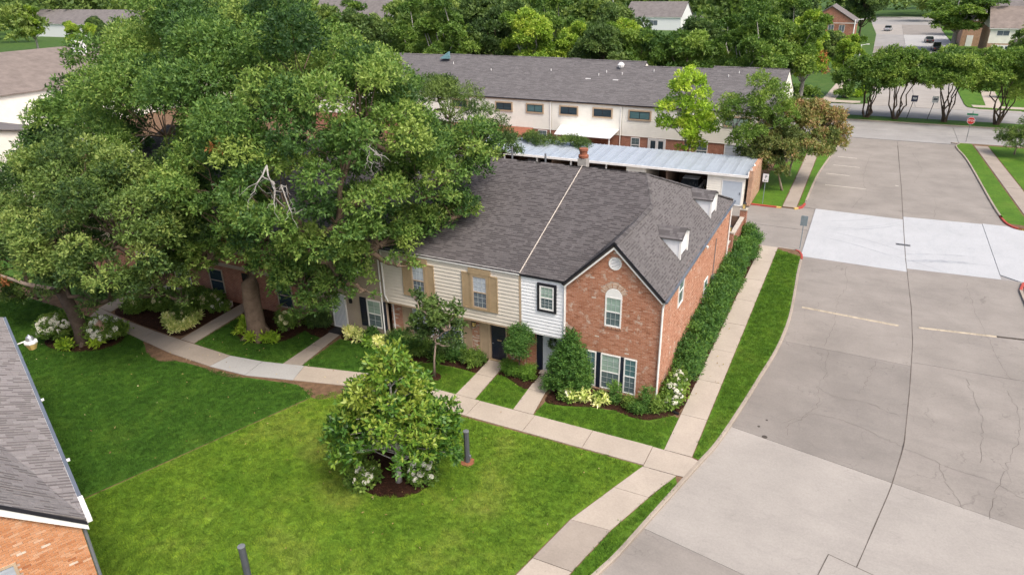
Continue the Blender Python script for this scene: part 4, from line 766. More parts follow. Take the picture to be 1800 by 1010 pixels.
# white bay
obj('bay_wall', MB().box(-6.94, -4.607, -0.28, -0.001, 2.4, EZ, F0), 'white_siding', A); boards(A, F0, -6.93, -4.66, 2.4, 5.42, 'white_siding', 0.178, gp=0.018)
obj('corner_board', MB().box(-4.66, -4.60, -0.01, 0.04, 2.4, 5.42, F0), 'white_trim', A); obj('corner_board', MB().box(-6.945, -6.90, 0.0, 0.035, 2.38, 5.42, F0), 'white_trim', A)
obj('skirt_board', MB().box(-6.93, -4.66, -0.3, 0.03, 2.34, 2.41, F0), 'white_trim', A)
window(A, frontT(-0.065), -5.94, -5.19, 3.78, 5.03, fw=0.075, nx=3, nz=3, casing='dark_trim', cw=0.12)
obj('recess_wall', MB().box(-6.92, -6.34, 0.5, 0.72, 0, 2.4), 'mortar', A); bricks('brickwork', A, frontT(0.5), -6.92, -6.36, 0, 2.36, 'brick', seed=14); obj('recess_side', MB().box(-4.62, -4.58, 0.0, 0.7, 0, 2.4), 'brick_far', A)
obj('recess_soffit', MB().box(-6.9, -4.62, 0.05, 0.7, 2.36, 2.40), 'white_trim', A)
D0 = frontT(0.52)
obj('door_surround', MB().box(-6.34, -6.06, -0.15, 0.06, 0.04, 2.36, D0).box(-4.85, -4.62, -0.15, 0.06, 0.04, 2.36, D0).box(-6.06, -4.85, -0.15, 0.06, 2.26, 2.36, D0), 'navy', A)
dr = obj('door', MB().box(-6.03, -4.88, -0.12, 0.0, 0.06, 2.25, D0), 'grey_door', A); m = MB()
for (p, q) in ((-5.93, -5.52), (-5.40, -4.98)):
    for (y0, y1) in ((0.2, 0.85), (1.0, 1.5), (1.62, 2.12)): rim(m, p, q, y0, y1, 0.035, 0.0, 0.012, D0)
obj('door_panel', m, 'grey_door', dr); obj('handle', MB().tube([D0(-4.98, 0.03, 1.0), D0(-4.98, 0.06, 1.0), D0(-5.07, 0.06, 1.0)], 0.016, 6), 'steel', dr); obj('doorstep', MB().box(-6.1, -4.8, 0.1, 0.52, -0.02, 0.055), 'conc_walk', A)
# roof of the corner house
YE = -0.12                                                                 # eave overhang
RX = -(RZ - EZ) / SH; GY = (7.752 - EZ) / SM; ES = -SM * 0.12
sl = math.hypot(1, SM); slh = math.hypot(1, SH)
rf = obj('roof', MB().box(-6.9, -4.7, YE, YE + 0.05, EZ - 0.16, EZ - 0.06), 'dark_trim', A)
def vfront(y): return (y - YE) * sl
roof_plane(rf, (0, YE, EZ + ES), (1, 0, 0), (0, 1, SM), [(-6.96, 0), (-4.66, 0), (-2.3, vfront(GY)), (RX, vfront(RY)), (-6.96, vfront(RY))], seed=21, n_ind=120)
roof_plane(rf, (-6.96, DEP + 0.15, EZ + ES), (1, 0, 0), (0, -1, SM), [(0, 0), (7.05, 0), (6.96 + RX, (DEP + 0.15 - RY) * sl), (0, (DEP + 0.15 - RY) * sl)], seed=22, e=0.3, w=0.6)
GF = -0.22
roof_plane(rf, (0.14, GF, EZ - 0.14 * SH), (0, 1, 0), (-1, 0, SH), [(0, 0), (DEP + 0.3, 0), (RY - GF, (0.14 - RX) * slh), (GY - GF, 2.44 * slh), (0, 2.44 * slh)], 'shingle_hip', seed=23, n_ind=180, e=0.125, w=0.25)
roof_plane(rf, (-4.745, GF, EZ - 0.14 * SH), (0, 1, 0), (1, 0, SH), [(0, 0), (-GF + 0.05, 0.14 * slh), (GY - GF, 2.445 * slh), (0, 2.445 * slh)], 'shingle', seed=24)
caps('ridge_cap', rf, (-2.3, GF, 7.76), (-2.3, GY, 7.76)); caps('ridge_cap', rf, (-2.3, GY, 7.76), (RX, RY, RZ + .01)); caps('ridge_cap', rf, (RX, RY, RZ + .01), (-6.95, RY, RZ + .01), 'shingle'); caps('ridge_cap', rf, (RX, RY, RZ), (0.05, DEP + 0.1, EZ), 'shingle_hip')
for s in (-1, 1):                                                          # white rake boards with dark drip edge
    ax = 0.14 if s > 0 else -4.745; a, b = Vector((ax, 0, EZ - 0.14 * SH - 0.02)), Vector((-2.3025, 0, 7.735)); n = Vector((SH * s, 0, 1)).normalized()
    q = [a, b, b - Vector((0, 0, 0.30)), a - n * 0.2]; obj('rake_board', MB().slab([p + Vector((0, GF + .02 + .003 * s, 0)) for p in q], (0, 0.06, 0)), 'white_trim', A)
    q = [a + n * 0.035, b + n * 0.035, b - n * 0.05, a - n * 0.05]; obj('drip_edge', MB().slab([p + Vector((0, GF - .012 + .003 * s, 0)) for p in q], (0, 0.03, 0)), 'dark_trim', A)
obj('gutter', MB().add([(0.12, GF, 5.36), (0.25, GF, 5.38), (0.25, GF, 5.30), (0.12, GF, 5.24), (0.12, DEP + .3, 5.36), (0.25, DEP + .3, 5.38), (0.25, DEP + .3, 5.30), (0.12, DEP + .3, 5.24)], [(0, 1, 5, 4), (1, 2, 6, 5), (2, 3, 7, 6), (0, 3, 2, 1), (4, 5, 6, 7), (0, 4, 7, 3)]), 'gutter_blue', A)
obj('fascia', MB().box(0.015, 0.115, GF + 0.1, DEP + .3, 5.18, 5.34), 'white_trim', A)
obj('downspout', MB().tube([(0.10, -0.12, 5.26), (0.03, -0.09, 5.0), (0.03, -0.09, 0.35), (0.10, -0.16, 0.16), (0.34, -0.24, 0.12)], 0.048, 8), 'white_trim', A); obj('downspout', MB().tube([(0.14, DEP + 0.05, 5.25), (0.08, DEP - 0.1, 5.0), (0.08, DEP - 0.1, 0.4)], 0.045, 8), 'white_trim', A)
obj('downspout', MB().tube([(-4.66, -0.09, 5.36), (-4.66, -0.07, 2.45)], 0.03, 6), 'white_trim', A)
obj('fascia', MB().box(-6.95, -4.75, YE + .052, -0.045, EZ - 0.17, EZ - 0.065), 'white_trim', A)
SWt = window(A, S0, 2.9, 3.9, 3.66, 5.2, fw=0.07, up='glass_teal', lo='glass_screen', nx=1, nz=1); SW2 = window(A, S0, 9.35, 10.3, 1.25, 2.5, fw=0.07, up='glass_teal', lo='glass_screen', nx=1, nz=1)
for (yc, hw) in ((3.9, 0.75), (10.85, 0.75)):                              # gabled dormers on the hip slope; ridge runs along X
    xf = -0.35; zf0 = EZ - SH * xf; zt = 6.82; zr = 7.1; xb = -(zt - EZ) / SH; xr = -(zr - EZ) / SH
    d = obj('dormer', MB().add([(xf, yc - hw + .75, zf0)], []), 'white_siding', A) if False else None
    y0, y1 = yc, yc + 2 * hw
    mb = MB()
    for y in (y0, y1): mb.add([(xf, y, zf0 - .05), (xf, y, zt), (xb, y, zt), (xf, y + 0.04 * (1 if y == y0 else -1), zf0 - .05), (xf, y + 0.04 * (1 if y == y0 else -1), zt), (xb, y + 0.04 * (1 if y == y0 else -1), zt)], [(0, 1, 2), (3, 5, 4), (0, 3, 4, 1), (0, 2, 5, 3)])
    mb.slab([(xf, y0 + .04, zf0 - .05), (xf, y1 - .04, zf0 - .05), (xf, y1 - .04, zt), (xf, (y0 + y1) / 2, zr - .03), (xf, y0 + .04, zt)], (-0.04, 0, 0))
    d = obj('dormer', mb, 'white_siding', A); ym = (y0 + y1) / 2
    [obj('trim', MB().box(xf - .02, xf + .09, q - .06, q + .06, zf0 - .12, zt + .04), 'white_trim', d) for q in (y0 + .03, y1 - .03)]
    for s, ya in ((1, y0 - .1), (-1, y1 + .1)):
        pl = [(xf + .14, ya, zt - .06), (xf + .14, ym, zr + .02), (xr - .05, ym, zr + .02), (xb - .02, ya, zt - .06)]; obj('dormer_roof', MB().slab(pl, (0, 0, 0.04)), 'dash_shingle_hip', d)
        F = []; cv = []; g = random.Random(5)
        for k in range(5):
            t0, t1 = k / 5, (k + 1) / 5; L0 = xb - .02 + (xr - .03 - xb) * t0; x = L0
            while x < xf + .14:
                xe = min(x + g.uniform(.16, .32), xf + .14); yy0, yy1 = ya + (ym - ya) * t0, ya + (ym - ya) * t1; z0, z1 = zt - .005 + (zr + .08 - zt) * t0, zt - .005 + (zr + .08 - zt) * t1
                F.append(((x, yy0, z0 + .016), (xe - .006, yy0, z0 + .016), (xe - .006, yy1, z1 + .004), (x, yy1, z1 + .004))); cv.append(g.random()); x = xe
        stuff(quads('shingles', F, cv, 'shingle_hip', d))
    window(A, sideT(xf - 0.03), y0 + .3, y1 - .3, zf0 + .35, zt - .02, up='glass_teal', lo='glass_screen', nx=2, nz=1)
obj('floodlight', MB().box(0.02, 0.12, 8.2, 8.3, 5.0, 5.12).tube([(0.1, 8.25, 5.05), (0.24, 8.2, 4.98)], [0.05, 0.09], 8), 'white_trim', A)
obj('meter_box', MB().box(0.02, 0.16, 11.3, 11.65, 1.5, 2.1).tube([(0.08, 11.47, 2.1), (0.08, 11.47, 4.4)], 0.025, 6), 'grey_metal', A)
obj('chimney', MB().box(-7.3, -6.8, 8.1, 8.6, 8.3, 9.15), 'chimney_grey', A); obj('chimney_pot', MB().lathe([(0.24, 9.15), (0.29, 9.2), (0.29, 9.32), (0.22, 9.36), (0.22, 9.54), (0.26, 9.56), (0.26, 9.68), (0.16, 9.7)], (-7.05, 8.35), 12), 'clay', A)
obj('seam_strip', MB().slab([(-6.98, YE - .02, EZ + ES + .03), (-6.942, YE - .02, EZ + ES + .03), (-6.942, RY, RZ + .05), (-6.98, RY, RZ + .05)], (0, 0, 0.04)), 'chimney_pale', A)
# patio wall behind the house
P = thing('patio_wall', 'brown brick patio wall with piers behind the corner townhouse', 'wall', (-0.2, 19, 0))
obj('wall', MB().box(-0.25, -0.02, DEP + 0.02, 22.9, 0, 2.2), 'brick_far', P)
for y in (17.6, 22.9): obj('pier', MB().box(-0.34, 0.12, y - .22, y + .22, 0, 2.75), 'brick_far', P); obj('cap', MB().box(-0.38, 0.16, y - .26, y + .26, 2.75, 2.83), 'stone', P)
obj('coping', MB().box(-0.29, 0.02, DEP + .03, 17.37, 2.2, 2.27).box(-0.29, 0.02, 17.83, 22.67, 2.2, 2.27), 'stone', P); obj('wall', MB().box(-8, -0.35, 22.75, 22.95, 0, 2.2), 'wood_fence', P)
lantern('lantern', (-0.11, 17.6, 2.85), 'small post lantern on the near patio wall pier', s=1.2); lantern('lantern', (-0.11, 22.9, 2.85), 'small post lantern on the far patio wall pier', s=1.5)

# ------------------------------------------------------------------ cream townhouse
B = thing('townhouse', 'cream sided townhouse with tan shutters and navy front door', 'townhouse', (-11, 7.9, 0))
obj('upper_wall', MB().box(-15.2, -6.96, -0.25, -0.001, 2.4, EZ, F0), 'cream_siding', B); boards(B, F0, -15.18, -7.06, 2.4, 5.36, 'cream_siding', 0.2)
obj('corner_board', MB().box(-7.06, -6.95, 0.0, 0.045, 2.36, 5.4, F0), 'beige_trim', B); obj('skirt_board', MB().box(-15.18, -7.06, -0.4, 0.032, 2.32, 2.41, F0), 'beige_trim', B)
obj('frieze', MB().box(-15.2, -6.96, 0.0, 0.035, 5.36, 5.5, F0), 'white_trim', B)
for (a0, a1) in ((-13.36, -12.38), (-9.74, -8.70)):
    w = window(B, frontT(-0.065), a0 + .1, a1 - .1, 3.15, 4.9, frame='beige_trim', fw=0.06, up='glass_pale', lo='glass_slate', nx=3, nz=3, casing='tan_trim', cw=0.1)
    obj('head_board', MB().box(a0 - .1, a1 + .1, 0.03, 0.12, 5.0, 5.28, F0), 'tan_trim', w)
    shutter(B, frontT(-0.044), a0 - .5, a0 - .01, 3.05, 5.02, 'tan_trim', False); shutter(B, frontT(-0.044), a1 + .01, a1 + .48, 3.05, 5.02, 'tan_trim', False)
L0 = frontT(0.42)
obj('lower_wall', MB().box(-15.2, -9.0, -0.25, -0.03, 0, 2.4, L0), 'taupe_siding', B); obj('lower_wall', MB().box(-8.0, -6.96, -0.25, -0.03, 0, 2.4, L0), 'brick_tan', B)
for (p, q, s) in ((-15.18, -14.45, 1), (-10.05, -9.62, 2), (-7.98, -6.97, 3)): bricks('brickwork', B, frontT(0.44), p, q, 0, 2.36, 'brick_side' if s < 3 else 'brick', seed=30 + s, white=0.3 if s < 3 else 0.08)
for (p, q) in ((-14.42, -13.8), (-10.58, -10.07), (-9.6, -9.1)):
    s = obj('wall_panel', rim(MB(), p, q, 0.05, 2.34, 0.07, -0.02, 0.03, L0), 'beige_trim', B); obj('board', MB().box(p + .07, q - .07, -0.02, 0.01, 0.12, 2.27, L0), 'beige_trim', s)
window(B, L0, -13.75, -12.3, 0.5, 2.2, frame='white_trim', up='glass_pale', lo='glass_pale', nx=4, nz=3); window(B, L0, -12.25, -10.65, 0.35, 2.2, frame='white_trim', up='glass_pale', lo='glass_screen', nx=4, nz=3)
obj('sill', MB().box(-13.8, -10.6, -0.02, 0.06, 0.27, 0.34, L0), 'beige_trim', B)
obj('door_surround', MB().box(-9.08, -8.95, -0.2, 0.05, 0.03, 2.34, L0).box(-8.05, -7.99, -0.2, 0.05, 0.03, 2.34, L0), 'beige_trim', B)
dr = obj('door', MB().box(-8.93, -8.07, -0.16, -0.06, 0.05, 2.32, L0), 'navy', B); m = MB()
for (p, q) in ((-8.85, -8.54), (-8.46, -8.15)):
    for (y0, y1) in ((0.2, 0.8), (0.95, 1.45), (1.6, 2.1)): rim(m, p, q, y0, y1, 0.03, -0.06, -0.045, L0)
obj('door_panel', m, 'navy', dr); obj('letter_plate', MB().box(-8.6, -8.35, -0.06, -0.04, 1.18, 1.24, L0), 'tan_trim', dr); obj('handle', MB().tube([L0(-8.86, -0.05, 1.0), L0(-8.86, -0.0, 1.0), L0(-8.78, 0.0, 1.0)], 0.016, 6), 'steel', dr)
obj('doorstep', MB().box(-9.06, -7.98, 0.3, 0.45, -0.03, 0.06), 'tan_trim', B)
rfb = obj('roof', MB().box(-15.2, -7.0, YE + .012, YE + 0.06, EZ - 0.15, EZ - 0.055), 'white_trim', B)
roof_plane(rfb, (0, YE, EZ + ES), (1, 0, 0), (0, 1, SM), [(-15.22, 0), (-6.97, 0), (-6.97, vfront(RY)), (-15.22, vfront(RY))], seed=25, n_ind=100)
roof_plane(rfb, (-15.22, DEP + 0.15, EZ + ES), (1, 0, 0), (0, -1, SM), [(0, 0), (8.25, 0), (8.25, (DEP + 0.15 - RY) * sl), (0, (DEP + 0.15 - RY) * sl)], seed=26, e=0.3, w=0.6)
caps('ridge_cap', rfb, (-15.2, RY, RZ + .01), (-7.0, RY, RZ + .01), 'shingle')
obj('back_wall', MB().box(-15.2, -7, DEP - .3, DEP - .01, 0, EZ), 'cream_siding', B); obj('downspout', MB().tube([(-15.15, -0.1, 5.36), (-15.15, -0.07, 2.75), (-15.0, -0.02, 2.4), (-14.98, 0.36, 2.3), (-14.98, 0.36, 0.1)], 0.045, 8), 'white_trim', B)
for (x, y, h) in ((-9.6, 8.9, 0.5), (-12, 9.4, 0.6)): obj('roof_vent', MB().tube([(x, y, RZ - 0.5), (x, y, RZ + h - 0.2)], 0.06, 8), 'grey_metal', B)
lantern('wall_lantern', (-9.84, 0.28, 1.85), 'black wall lantern on the pale brick pier beside the navy door', s=1.1)

# ------------------------------------------------------------------ townhouses further left, behind the oak
def unit(label, x0, x1, mat, lower, seed):
    t = thing('townhouse', label, 'townhouse', ((x0 + x1) / 2, 7.9, 0))
    obj('front_wall', MB().box(x0 + .01, x1 - .01, -0.25, -0.03, 2.5, EZ, F0), mat, t); obj('lower_wall', MB().box(x0 + .01, x1 - .01, -0.25, -0.03, 0, 2.499, F0), lower, t); obj('back_wall', MB().box(x0, x1, DEP - .3, DEP - .01, 0, EZ), mat, t)
    r = obj('roof', MB().box(x0, x1, YE + .012, YE + 0.06, EZ - 0.15, EZ - 0.055), 'white_trim', t)
    roof_plane(r, (0, YE, EZ + ES), (1, 0, 0), (0, 1, SM), [(x0, 0), (x1 - .02, 0), (x1 - .02, vfront(RY)), (x0, vfront(RY))], seed=seed, e=0.16, w=0.4)
    roof_plane(r, (x0, DEP + 0.15, EZ + ES), (1, 0, 0), (0, -1, SM), [(0, 0), (x1 - x0, 0), (x1 - x0, (DEP + 0.15 - RY) * sl), (0, (DEP + 0.15 - RY) * sl)], seed=seed + 1, e=0.4, w=0.8); return t
U1 = unit('taupe townhouse with black shutters and white security door beside the oak', -21.6, -15.24, 'taupe_siding', 'taupe_siding', 41)
boards(U1, frontT(0.03), -21.58, -15.26, 2.5, 5.36, 'taupe_siding', 0.22)
window(U1, frontT(0.02), -16.52, -15.55, 0.58, 2.25, fw=0.07, nx=2, nz=2)
shutter(U1, frontT(0.026), -16.98, -16.55, 0.55, 2.3, 'navy'); shutter(U1, frontT(0.026), -15.52, -15.1 - .12, 0.55, 2.3, 'navy')
window(U1, frontT(-0.04), -17.75, -16.85, 3.7, 5.05, up='glass_teal', lo='glass_screen', nx=2, nz=2); shutter(U1, frontT(-0.02), -16.82, -16.35, 3.65, 5.1, 'navy'); window(U1, frontT(-0.04), -20.4, -19.5, 3.7, 5.05, up='glass_teal', lo='glass_screen')
dr = obj('security_door', rim(MB(), -19.0, -18.0, 0.08, 2.2, 0.06, -0.03, 0.06, F0), 'white_trim', U1); m = MB()
for k in range(9): m.box(-18.93 + k * 0.1, -18.915 + k * 0.1, 0.02, 0.04, 0.14, 2.14, F0)
obj('bar', m, 'white_trim', dr); obj('panel', MB().box(-18.94, -18.06, -0.03, 0.005, 0.14, 2.14, F0), 'grey_door', dr); obj('mailbox', MB().box(-19.5, -19.2, -0.03, 0.1, 1.25, 1.55, F0), 'black_metal', U1); obj('light', MB().box(-17.7, -17.55, -0.03, 0.08, 1.8, 2.05, F0), 'black_metal', U1); obj('downspout', MB().tube([(-15.4, -0.05, 5.3), (-15.4, -0.05, 0.1)], 0.04, 8), 'white_trim', U1)
U2 = unit('red brick townhouse half hidden behind the oak trunk', -30.0, -21.62, 'brick_far', 'brick_far', 43)
for a in (-23.4, -26.2, -28.6): window(U2, frontT(0.02), a, a + .95, 3.5, 5.0, frame='taupe_siding', up='glass_slate', lo='glass_dark', casing='taupe_siding', bars=False); 
for a in (-23.2, -28.8): window(U2, frontT(0.02), a, a + 1.2, 0.5, 2.1, frame='taupe_siding', up='glass_dark', lo='glass_dark', bars=False)
obj('door', MB().box(-25.9, -24.9, -0.02, 0.03, 0.05, 2.2, F0), 'interior_dark', U2); obj('band', MB().box(-29.9, -21.7, -0.03, 0.05, 2.4, 2.6, F0), 'taupe_siding', U2)
U3 = unit('dark townhouse at the shaded end of the row behind the left oak', -40.0, -30.02, 'taupe_siding', 'brick_far', 45)
for a in (-32, -35.5): window(U3, frontT(0.02), a, a + 1.2, 3.5, 5.0, up='glass_slate', lo='glass_dark'); window(U3, frontT(0.02), a, a + 1.4, 0.5, 2.1, up='glass_dark', lo='glass_dark')
obj('garden_wall', MB().box(-33.3, -26.6, 0.0, 0.25, 0, 0.75), 'stone', U2) if False else None
gw = thing('garden_wall', 'low pale stone garden wall behind the shaded bed', 'wall', (-30, -0.6, 0))
for k in range(14): obj('stone', MB().box(-33.0 + k * .46, -32.57 + k * .46 + random.uniform(-.03, .0), -0.75, -0.45, 0, 0.42 + random.uniform(-.05, .05)), 'stone', gw, bevel=0.03)

# ------------------------------------------------------------------ left house at the lawn's edge
K = Vector((-10.44, -20.07, 0)); e_, n_ = Vector((-.917, .398, 0)).normalized(), Vector((-.398, -.917, 0)).normalized()
H = thing('townhouse', 'townhouse corner with pale grey shingle roof and orange brick gable wall', 'townhouse', tuple(K + e_ * 6 + n_ * 4))
KT = lambda a, d, z: tuple(K + n_ * a - e_ * (d) + Vector((0, 0, z)))          # wall toward the street
KS = lambda a, d, z: tuple(K + e_ * a - n_ * d + Vector((0, 0, z)))          # wall toward the lawn
GH = lambda a: EZ - 0.12 + 0.918 * min(a, 4.6 - a)
wl = MB().box(0.0, 4.6, -0.3, 0.0, 0, EZ, KT); wl.add([KT(0, 0, EZ - .1), KT(4.6, 0, EZ - .1), KT(2.3, 0, 7.5), KT(0, -.3, EZ - .1), KT(4.6, -.3, EZ - .1), KT(2.3, -.3, 7.5)], [(0, 1, 2), (3, 5, 4), (0, 2, 5, 3), (1, 4, 5, 2)])
obj('gable_wall', wl, 'mortar', H); bricks('brickwork', H, KT, 0.0, 4.6, 0.0, 7.55, 'brick_orange', holes=((1.55, 2.9, 3.1, 5.0),), top=GH, seed=51, white=0.01); obj('lawn_wall', MB().box(0.3, 16, -0.3, -0.02, 0, EZ - .12, KS), 'brick_tan', H); obj('street_wall', MB().box(4.6, 14, -0.3, -0.02, 0, EZ - .12, KT), 'brick_tan', H); obj('back_wall', MB().box(0, 14, -16, -15.7, 0, EZ - .12, KT), 'brick_tan', H); obj('end_wall', MB().box(13.7, 14, -15.7, -0.3, 0, EZ - .12, KT), 'brick_tan', H)
window(H, KT, 1.55, 2.9, 3.1, 5.0, frame='beige_trim', up='glass_pale', lo='glass_pale', nx=2, nz=2)
rfh = obj('roof', MB().box(-0.1, 16.2, 0.12, 0.17, EZ - .2, EZ - .06, KS), 'white_trim', H)
O = K + Vector((0, 0, EZ)) - n_ * 0.16 + Vector((0, 0, -0.05)); e2 = -e_
O0 = O - e_ * 0.12
Rt, Q = Vector((0, 0, 0)) + n_ * 2.46 + Vector((0, 0, 0.918 * 2.3)), e_ * 8.3 + n_ * 2.33 + Vector((0, 0, 0.93))
def uvroof(org, U, V, pts): return [((Vector(p) - org).dot(U), (Vector(p) - org).dot(V)) for p in pts]
Vm = (n_ + Vector((0, 0, 0.40))).normalized()
PTS = [O0, O0 + e_ * 16.3, O0 + e_ * 16.3 + (n_ + Vector((0, 0, .4))) * 7.2, O0 + e_ * 8 + (n_ + Vector((0, 0, .4))) * 7.2, O0 + Q]
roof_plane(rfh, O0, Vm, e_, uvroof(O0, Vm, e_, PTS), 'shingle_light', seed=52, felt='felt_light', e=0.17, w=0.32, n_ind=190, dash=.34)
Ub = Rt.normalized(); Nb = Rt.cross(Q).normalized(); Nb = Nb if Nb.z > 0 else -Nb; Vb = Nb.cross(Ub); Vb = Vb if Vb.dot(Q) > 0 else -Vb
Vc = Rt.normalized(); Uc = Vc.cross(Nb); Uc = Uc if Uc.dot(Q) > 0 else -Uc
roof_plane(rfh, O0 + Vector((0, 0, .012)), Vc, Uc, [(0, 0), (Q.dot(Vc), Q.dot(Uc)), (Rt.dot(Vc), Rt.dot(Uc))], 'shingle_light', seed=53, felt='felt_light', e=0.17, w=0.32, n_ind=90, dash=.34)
R2 = n_ * 5.0; Q2 = Q + n_ * 0.2
Vd = (-n_ + Vector((0, 0, 0.918))).normalized()
roof_plane(rfh, O0 + R2, e_, Vd, uvroof(O0 + R2, e_, Vd, [O0 + R2, O0 + R2 + e_ * 9, O0 + Rt + e_ * 9, O0 + Rt]), 'shingle_light', seed=54, felt='felt_light', e=0.3, w=0.6)
Ve = (-n_ + Vector((0, 0, 0.40))).normalized(); O3 = O0 + n_ * 14.4
roof_plane(rfh, O3, e_, Ve, [(0, 0), (16.3, 0), (16.3, 7.2 * 1.077), (0, 7.2 * 1.077)], 'shingle_light', seed=55, felt='felt_light', e=0.4, w=0.8)
for s, (a0, a1) in ((1, (-0.16, 2.3)), (-1, (4.76, 2.3))):
    z0, z1 = EZ - .02 - .16 * .918, EZ - .02 + 2.3 * .918
    obj('rake_board', MB().slab([KT(a0, .14, z0), KT(a1, .14, z1), KT(a1, .14, z1 - .34), KT(a0, .14, z0 - .22)], tuple(e_ * 0.06)), 'white_trim', H); obj('drip_edge', MB().slab([KT(a0, .165, z0 + .07), KT(a1, .165, z1 + .07), KT(a1, .165, z1 - .05), KT(a0, .165, z0 - .05)], tuple(e_ * 0.05)), 'dark_trim', H)
obj('gutter', MB().box(1.1, 16.2, 0.17, 0.27, EZ - .18, EZ - .07, KS), 'gutter_blue', H); obj('gutter', MB().box(-0.12, 1.05, 0.172, 0.29, EZ - .18, EZ - .06, KS), 'white_trim', H); obj('downspout', MB().tube([KS(0.0, 0.2, EZ - .2), KS(0.06, 0.06, EZ - .45), KS(0.06, 0.06, 0.1)], 0.05, 8), 'grey_metal', H)
for a in (3.2, 7.6): obj('gutter_bracket', MB().box(a - .05, a + .05, 0.15, 0.36, EZ - .14, EZ - .09, KS), 'white_trim', H)
lp = KS(14.1, 0.75, 4.55); tl = thing('wall_lantern', 'brass and glass lantern on a white arm at the grey roof edge', 'lantern', lp)
obj('arm', MB().tube([KS(14.1, 0.1, 4.9), KS(14.1, 0.72, 4.98)], 0.03, 6), 'white_trim', tl); obj('globe', MB().lathe([(0.10, lp[2] + .36), (0.17, lp[2] + .42), (0.13, lp[2] + .55), (0.05, lp[2] + .62), (0.03, lp[2] + .66)], lp[:2], 10), 'steel', tl); obj('shade', MB().lathe([(0.14, lp[2]), (0.25, lp[2] + .28), (0.25, lp[2] + .34), (0.1, lp[2] + .38)], lp[:2], 8), 'lantern_glass', tl); obj('rim', MB().lathe([(0.255, lp[2] + .27), (0.265, lp[2] + .3), (0.26, lp[2] + .36), (0.2, lp[2] + .40)], lp[:2], 8), 'white_trim', tl)

# ------------------------------------------------------------------ carport behind the alley
CP = thing('carport', 'long carport with pale ribbed metal roof along the alley', 'carport', (-14, 35, 0)); x0, x1 = -31.0, -1.42
n = int((x1 - x0) / 0.40)
for k in range(n):
    a = x0 + (x1 - x0) * k / n; b = x0 + (x1 - x0) * (k + 1) / n
    vs = [(a, 32.6, 2.66), (b - .05, 32.6, 2.66), (b - .05, 38.0, 3.02), (a, 38.0, 3.02), (b - .05, 32.6, 2.705), (b - .002, 32.6, 2.705), (b - .002, 38.0, 3.065), (b - .05, 38.0, 3.065)]
    vs += [(a, 32.6, 2.62), (b, 32.6, 2.62), (b, 38.0, 2.98), (a, 38.0, 2.98)]
    obj('roof_panel', MB().add(vs, [(0, 1, 2, 3), (4, 5, 6, 7), (1, 4, 7, 2), (8, 11, 10, 9), (0, 8, 9, 5, 4, 1), (5, 9, 10, 6)]), 'metal_roof' if k % 3 else 'metal_roof_old', CP)
obj('fascia', MB().box(x0, x1 + .05, 32.5, 32.59, 2.50, 2.70).box(x1, x1 + .06, 32.6, 38, 2.5, 2.98), 'white_trim', CP); obj('back_wall', MB().box(x0, x1, 37.7, 37.9, 0, 2.85), 'wood_fence', CP)
for x in (-28, -24.5, -21, -17.5, -14): obj('post', MB().box(x - .06, x + .06, 32.75, 32.87, 0, 2.6), 'white_trim', CP)
for x in (-26, -19.5, -8.4): obj('partition', MB().box(x - .05, x + .05, 33.0, 37.7, 0, 2.6), 'wood_fence', CP)
st_ = obj('store_room', MB().box(-4.75, -1.6, 32.75, 37.6, 0, 2.58), 'pale_siding', CP); boards(CP, frontT(32.75), -4.75, -3.55, 0.05, 2.5, 'pale_siding', 0.2); boards(CP, frontT(32.75), -3.55, -1.85, 2.2, 2.5, 'pale_siding', 0.15)
obj('door_frame', rim(MB(), -3.5, -1.72, -0.05, 2.15, 0.09, 0.0, 0.05, frontT(32.75)), 'white_trim', CP); gd = obj('door', MB().box(-3.41, -1.81, 0.0, 0.03, 0.0, 2.06, frontT(32.75)), 'pale_blue_door', CP); obj('handle', MB().box(-1.95, -1.9, 0.03, 0.07, 0.95, 1.15, frontT(32.75)), 'black_metal', gd)
st2 = obj('store_room', MB().box(-12.1, -10.3, 32.85, 37.6, 0, 2.55), 'pale_siding', CP); obj('sign_plate', MB().box(-11.5, -11.2, 0, 0.02, 1.5, 1.75, frontT(32.85)), 'interior_dark', CP)
obj('end_wall', MB().box(-1.36, -1.02, 32.9, 38.2, 0, 3.06), 'brick_tan', CP)
obj('floodlight', MB().box(-1.3, -1.15, 32.95, 33.1, 3.06, 3.25).tube([(-1.2, 33, 3.4), (-1.0, 32.9, 3.6)], [.05, .09], 8), 'white_trim', CP); obj('floor', MB().box(x0, x1, 32.8, 37.8, -0.1, -0.02), 'conc_road_grey', CP)

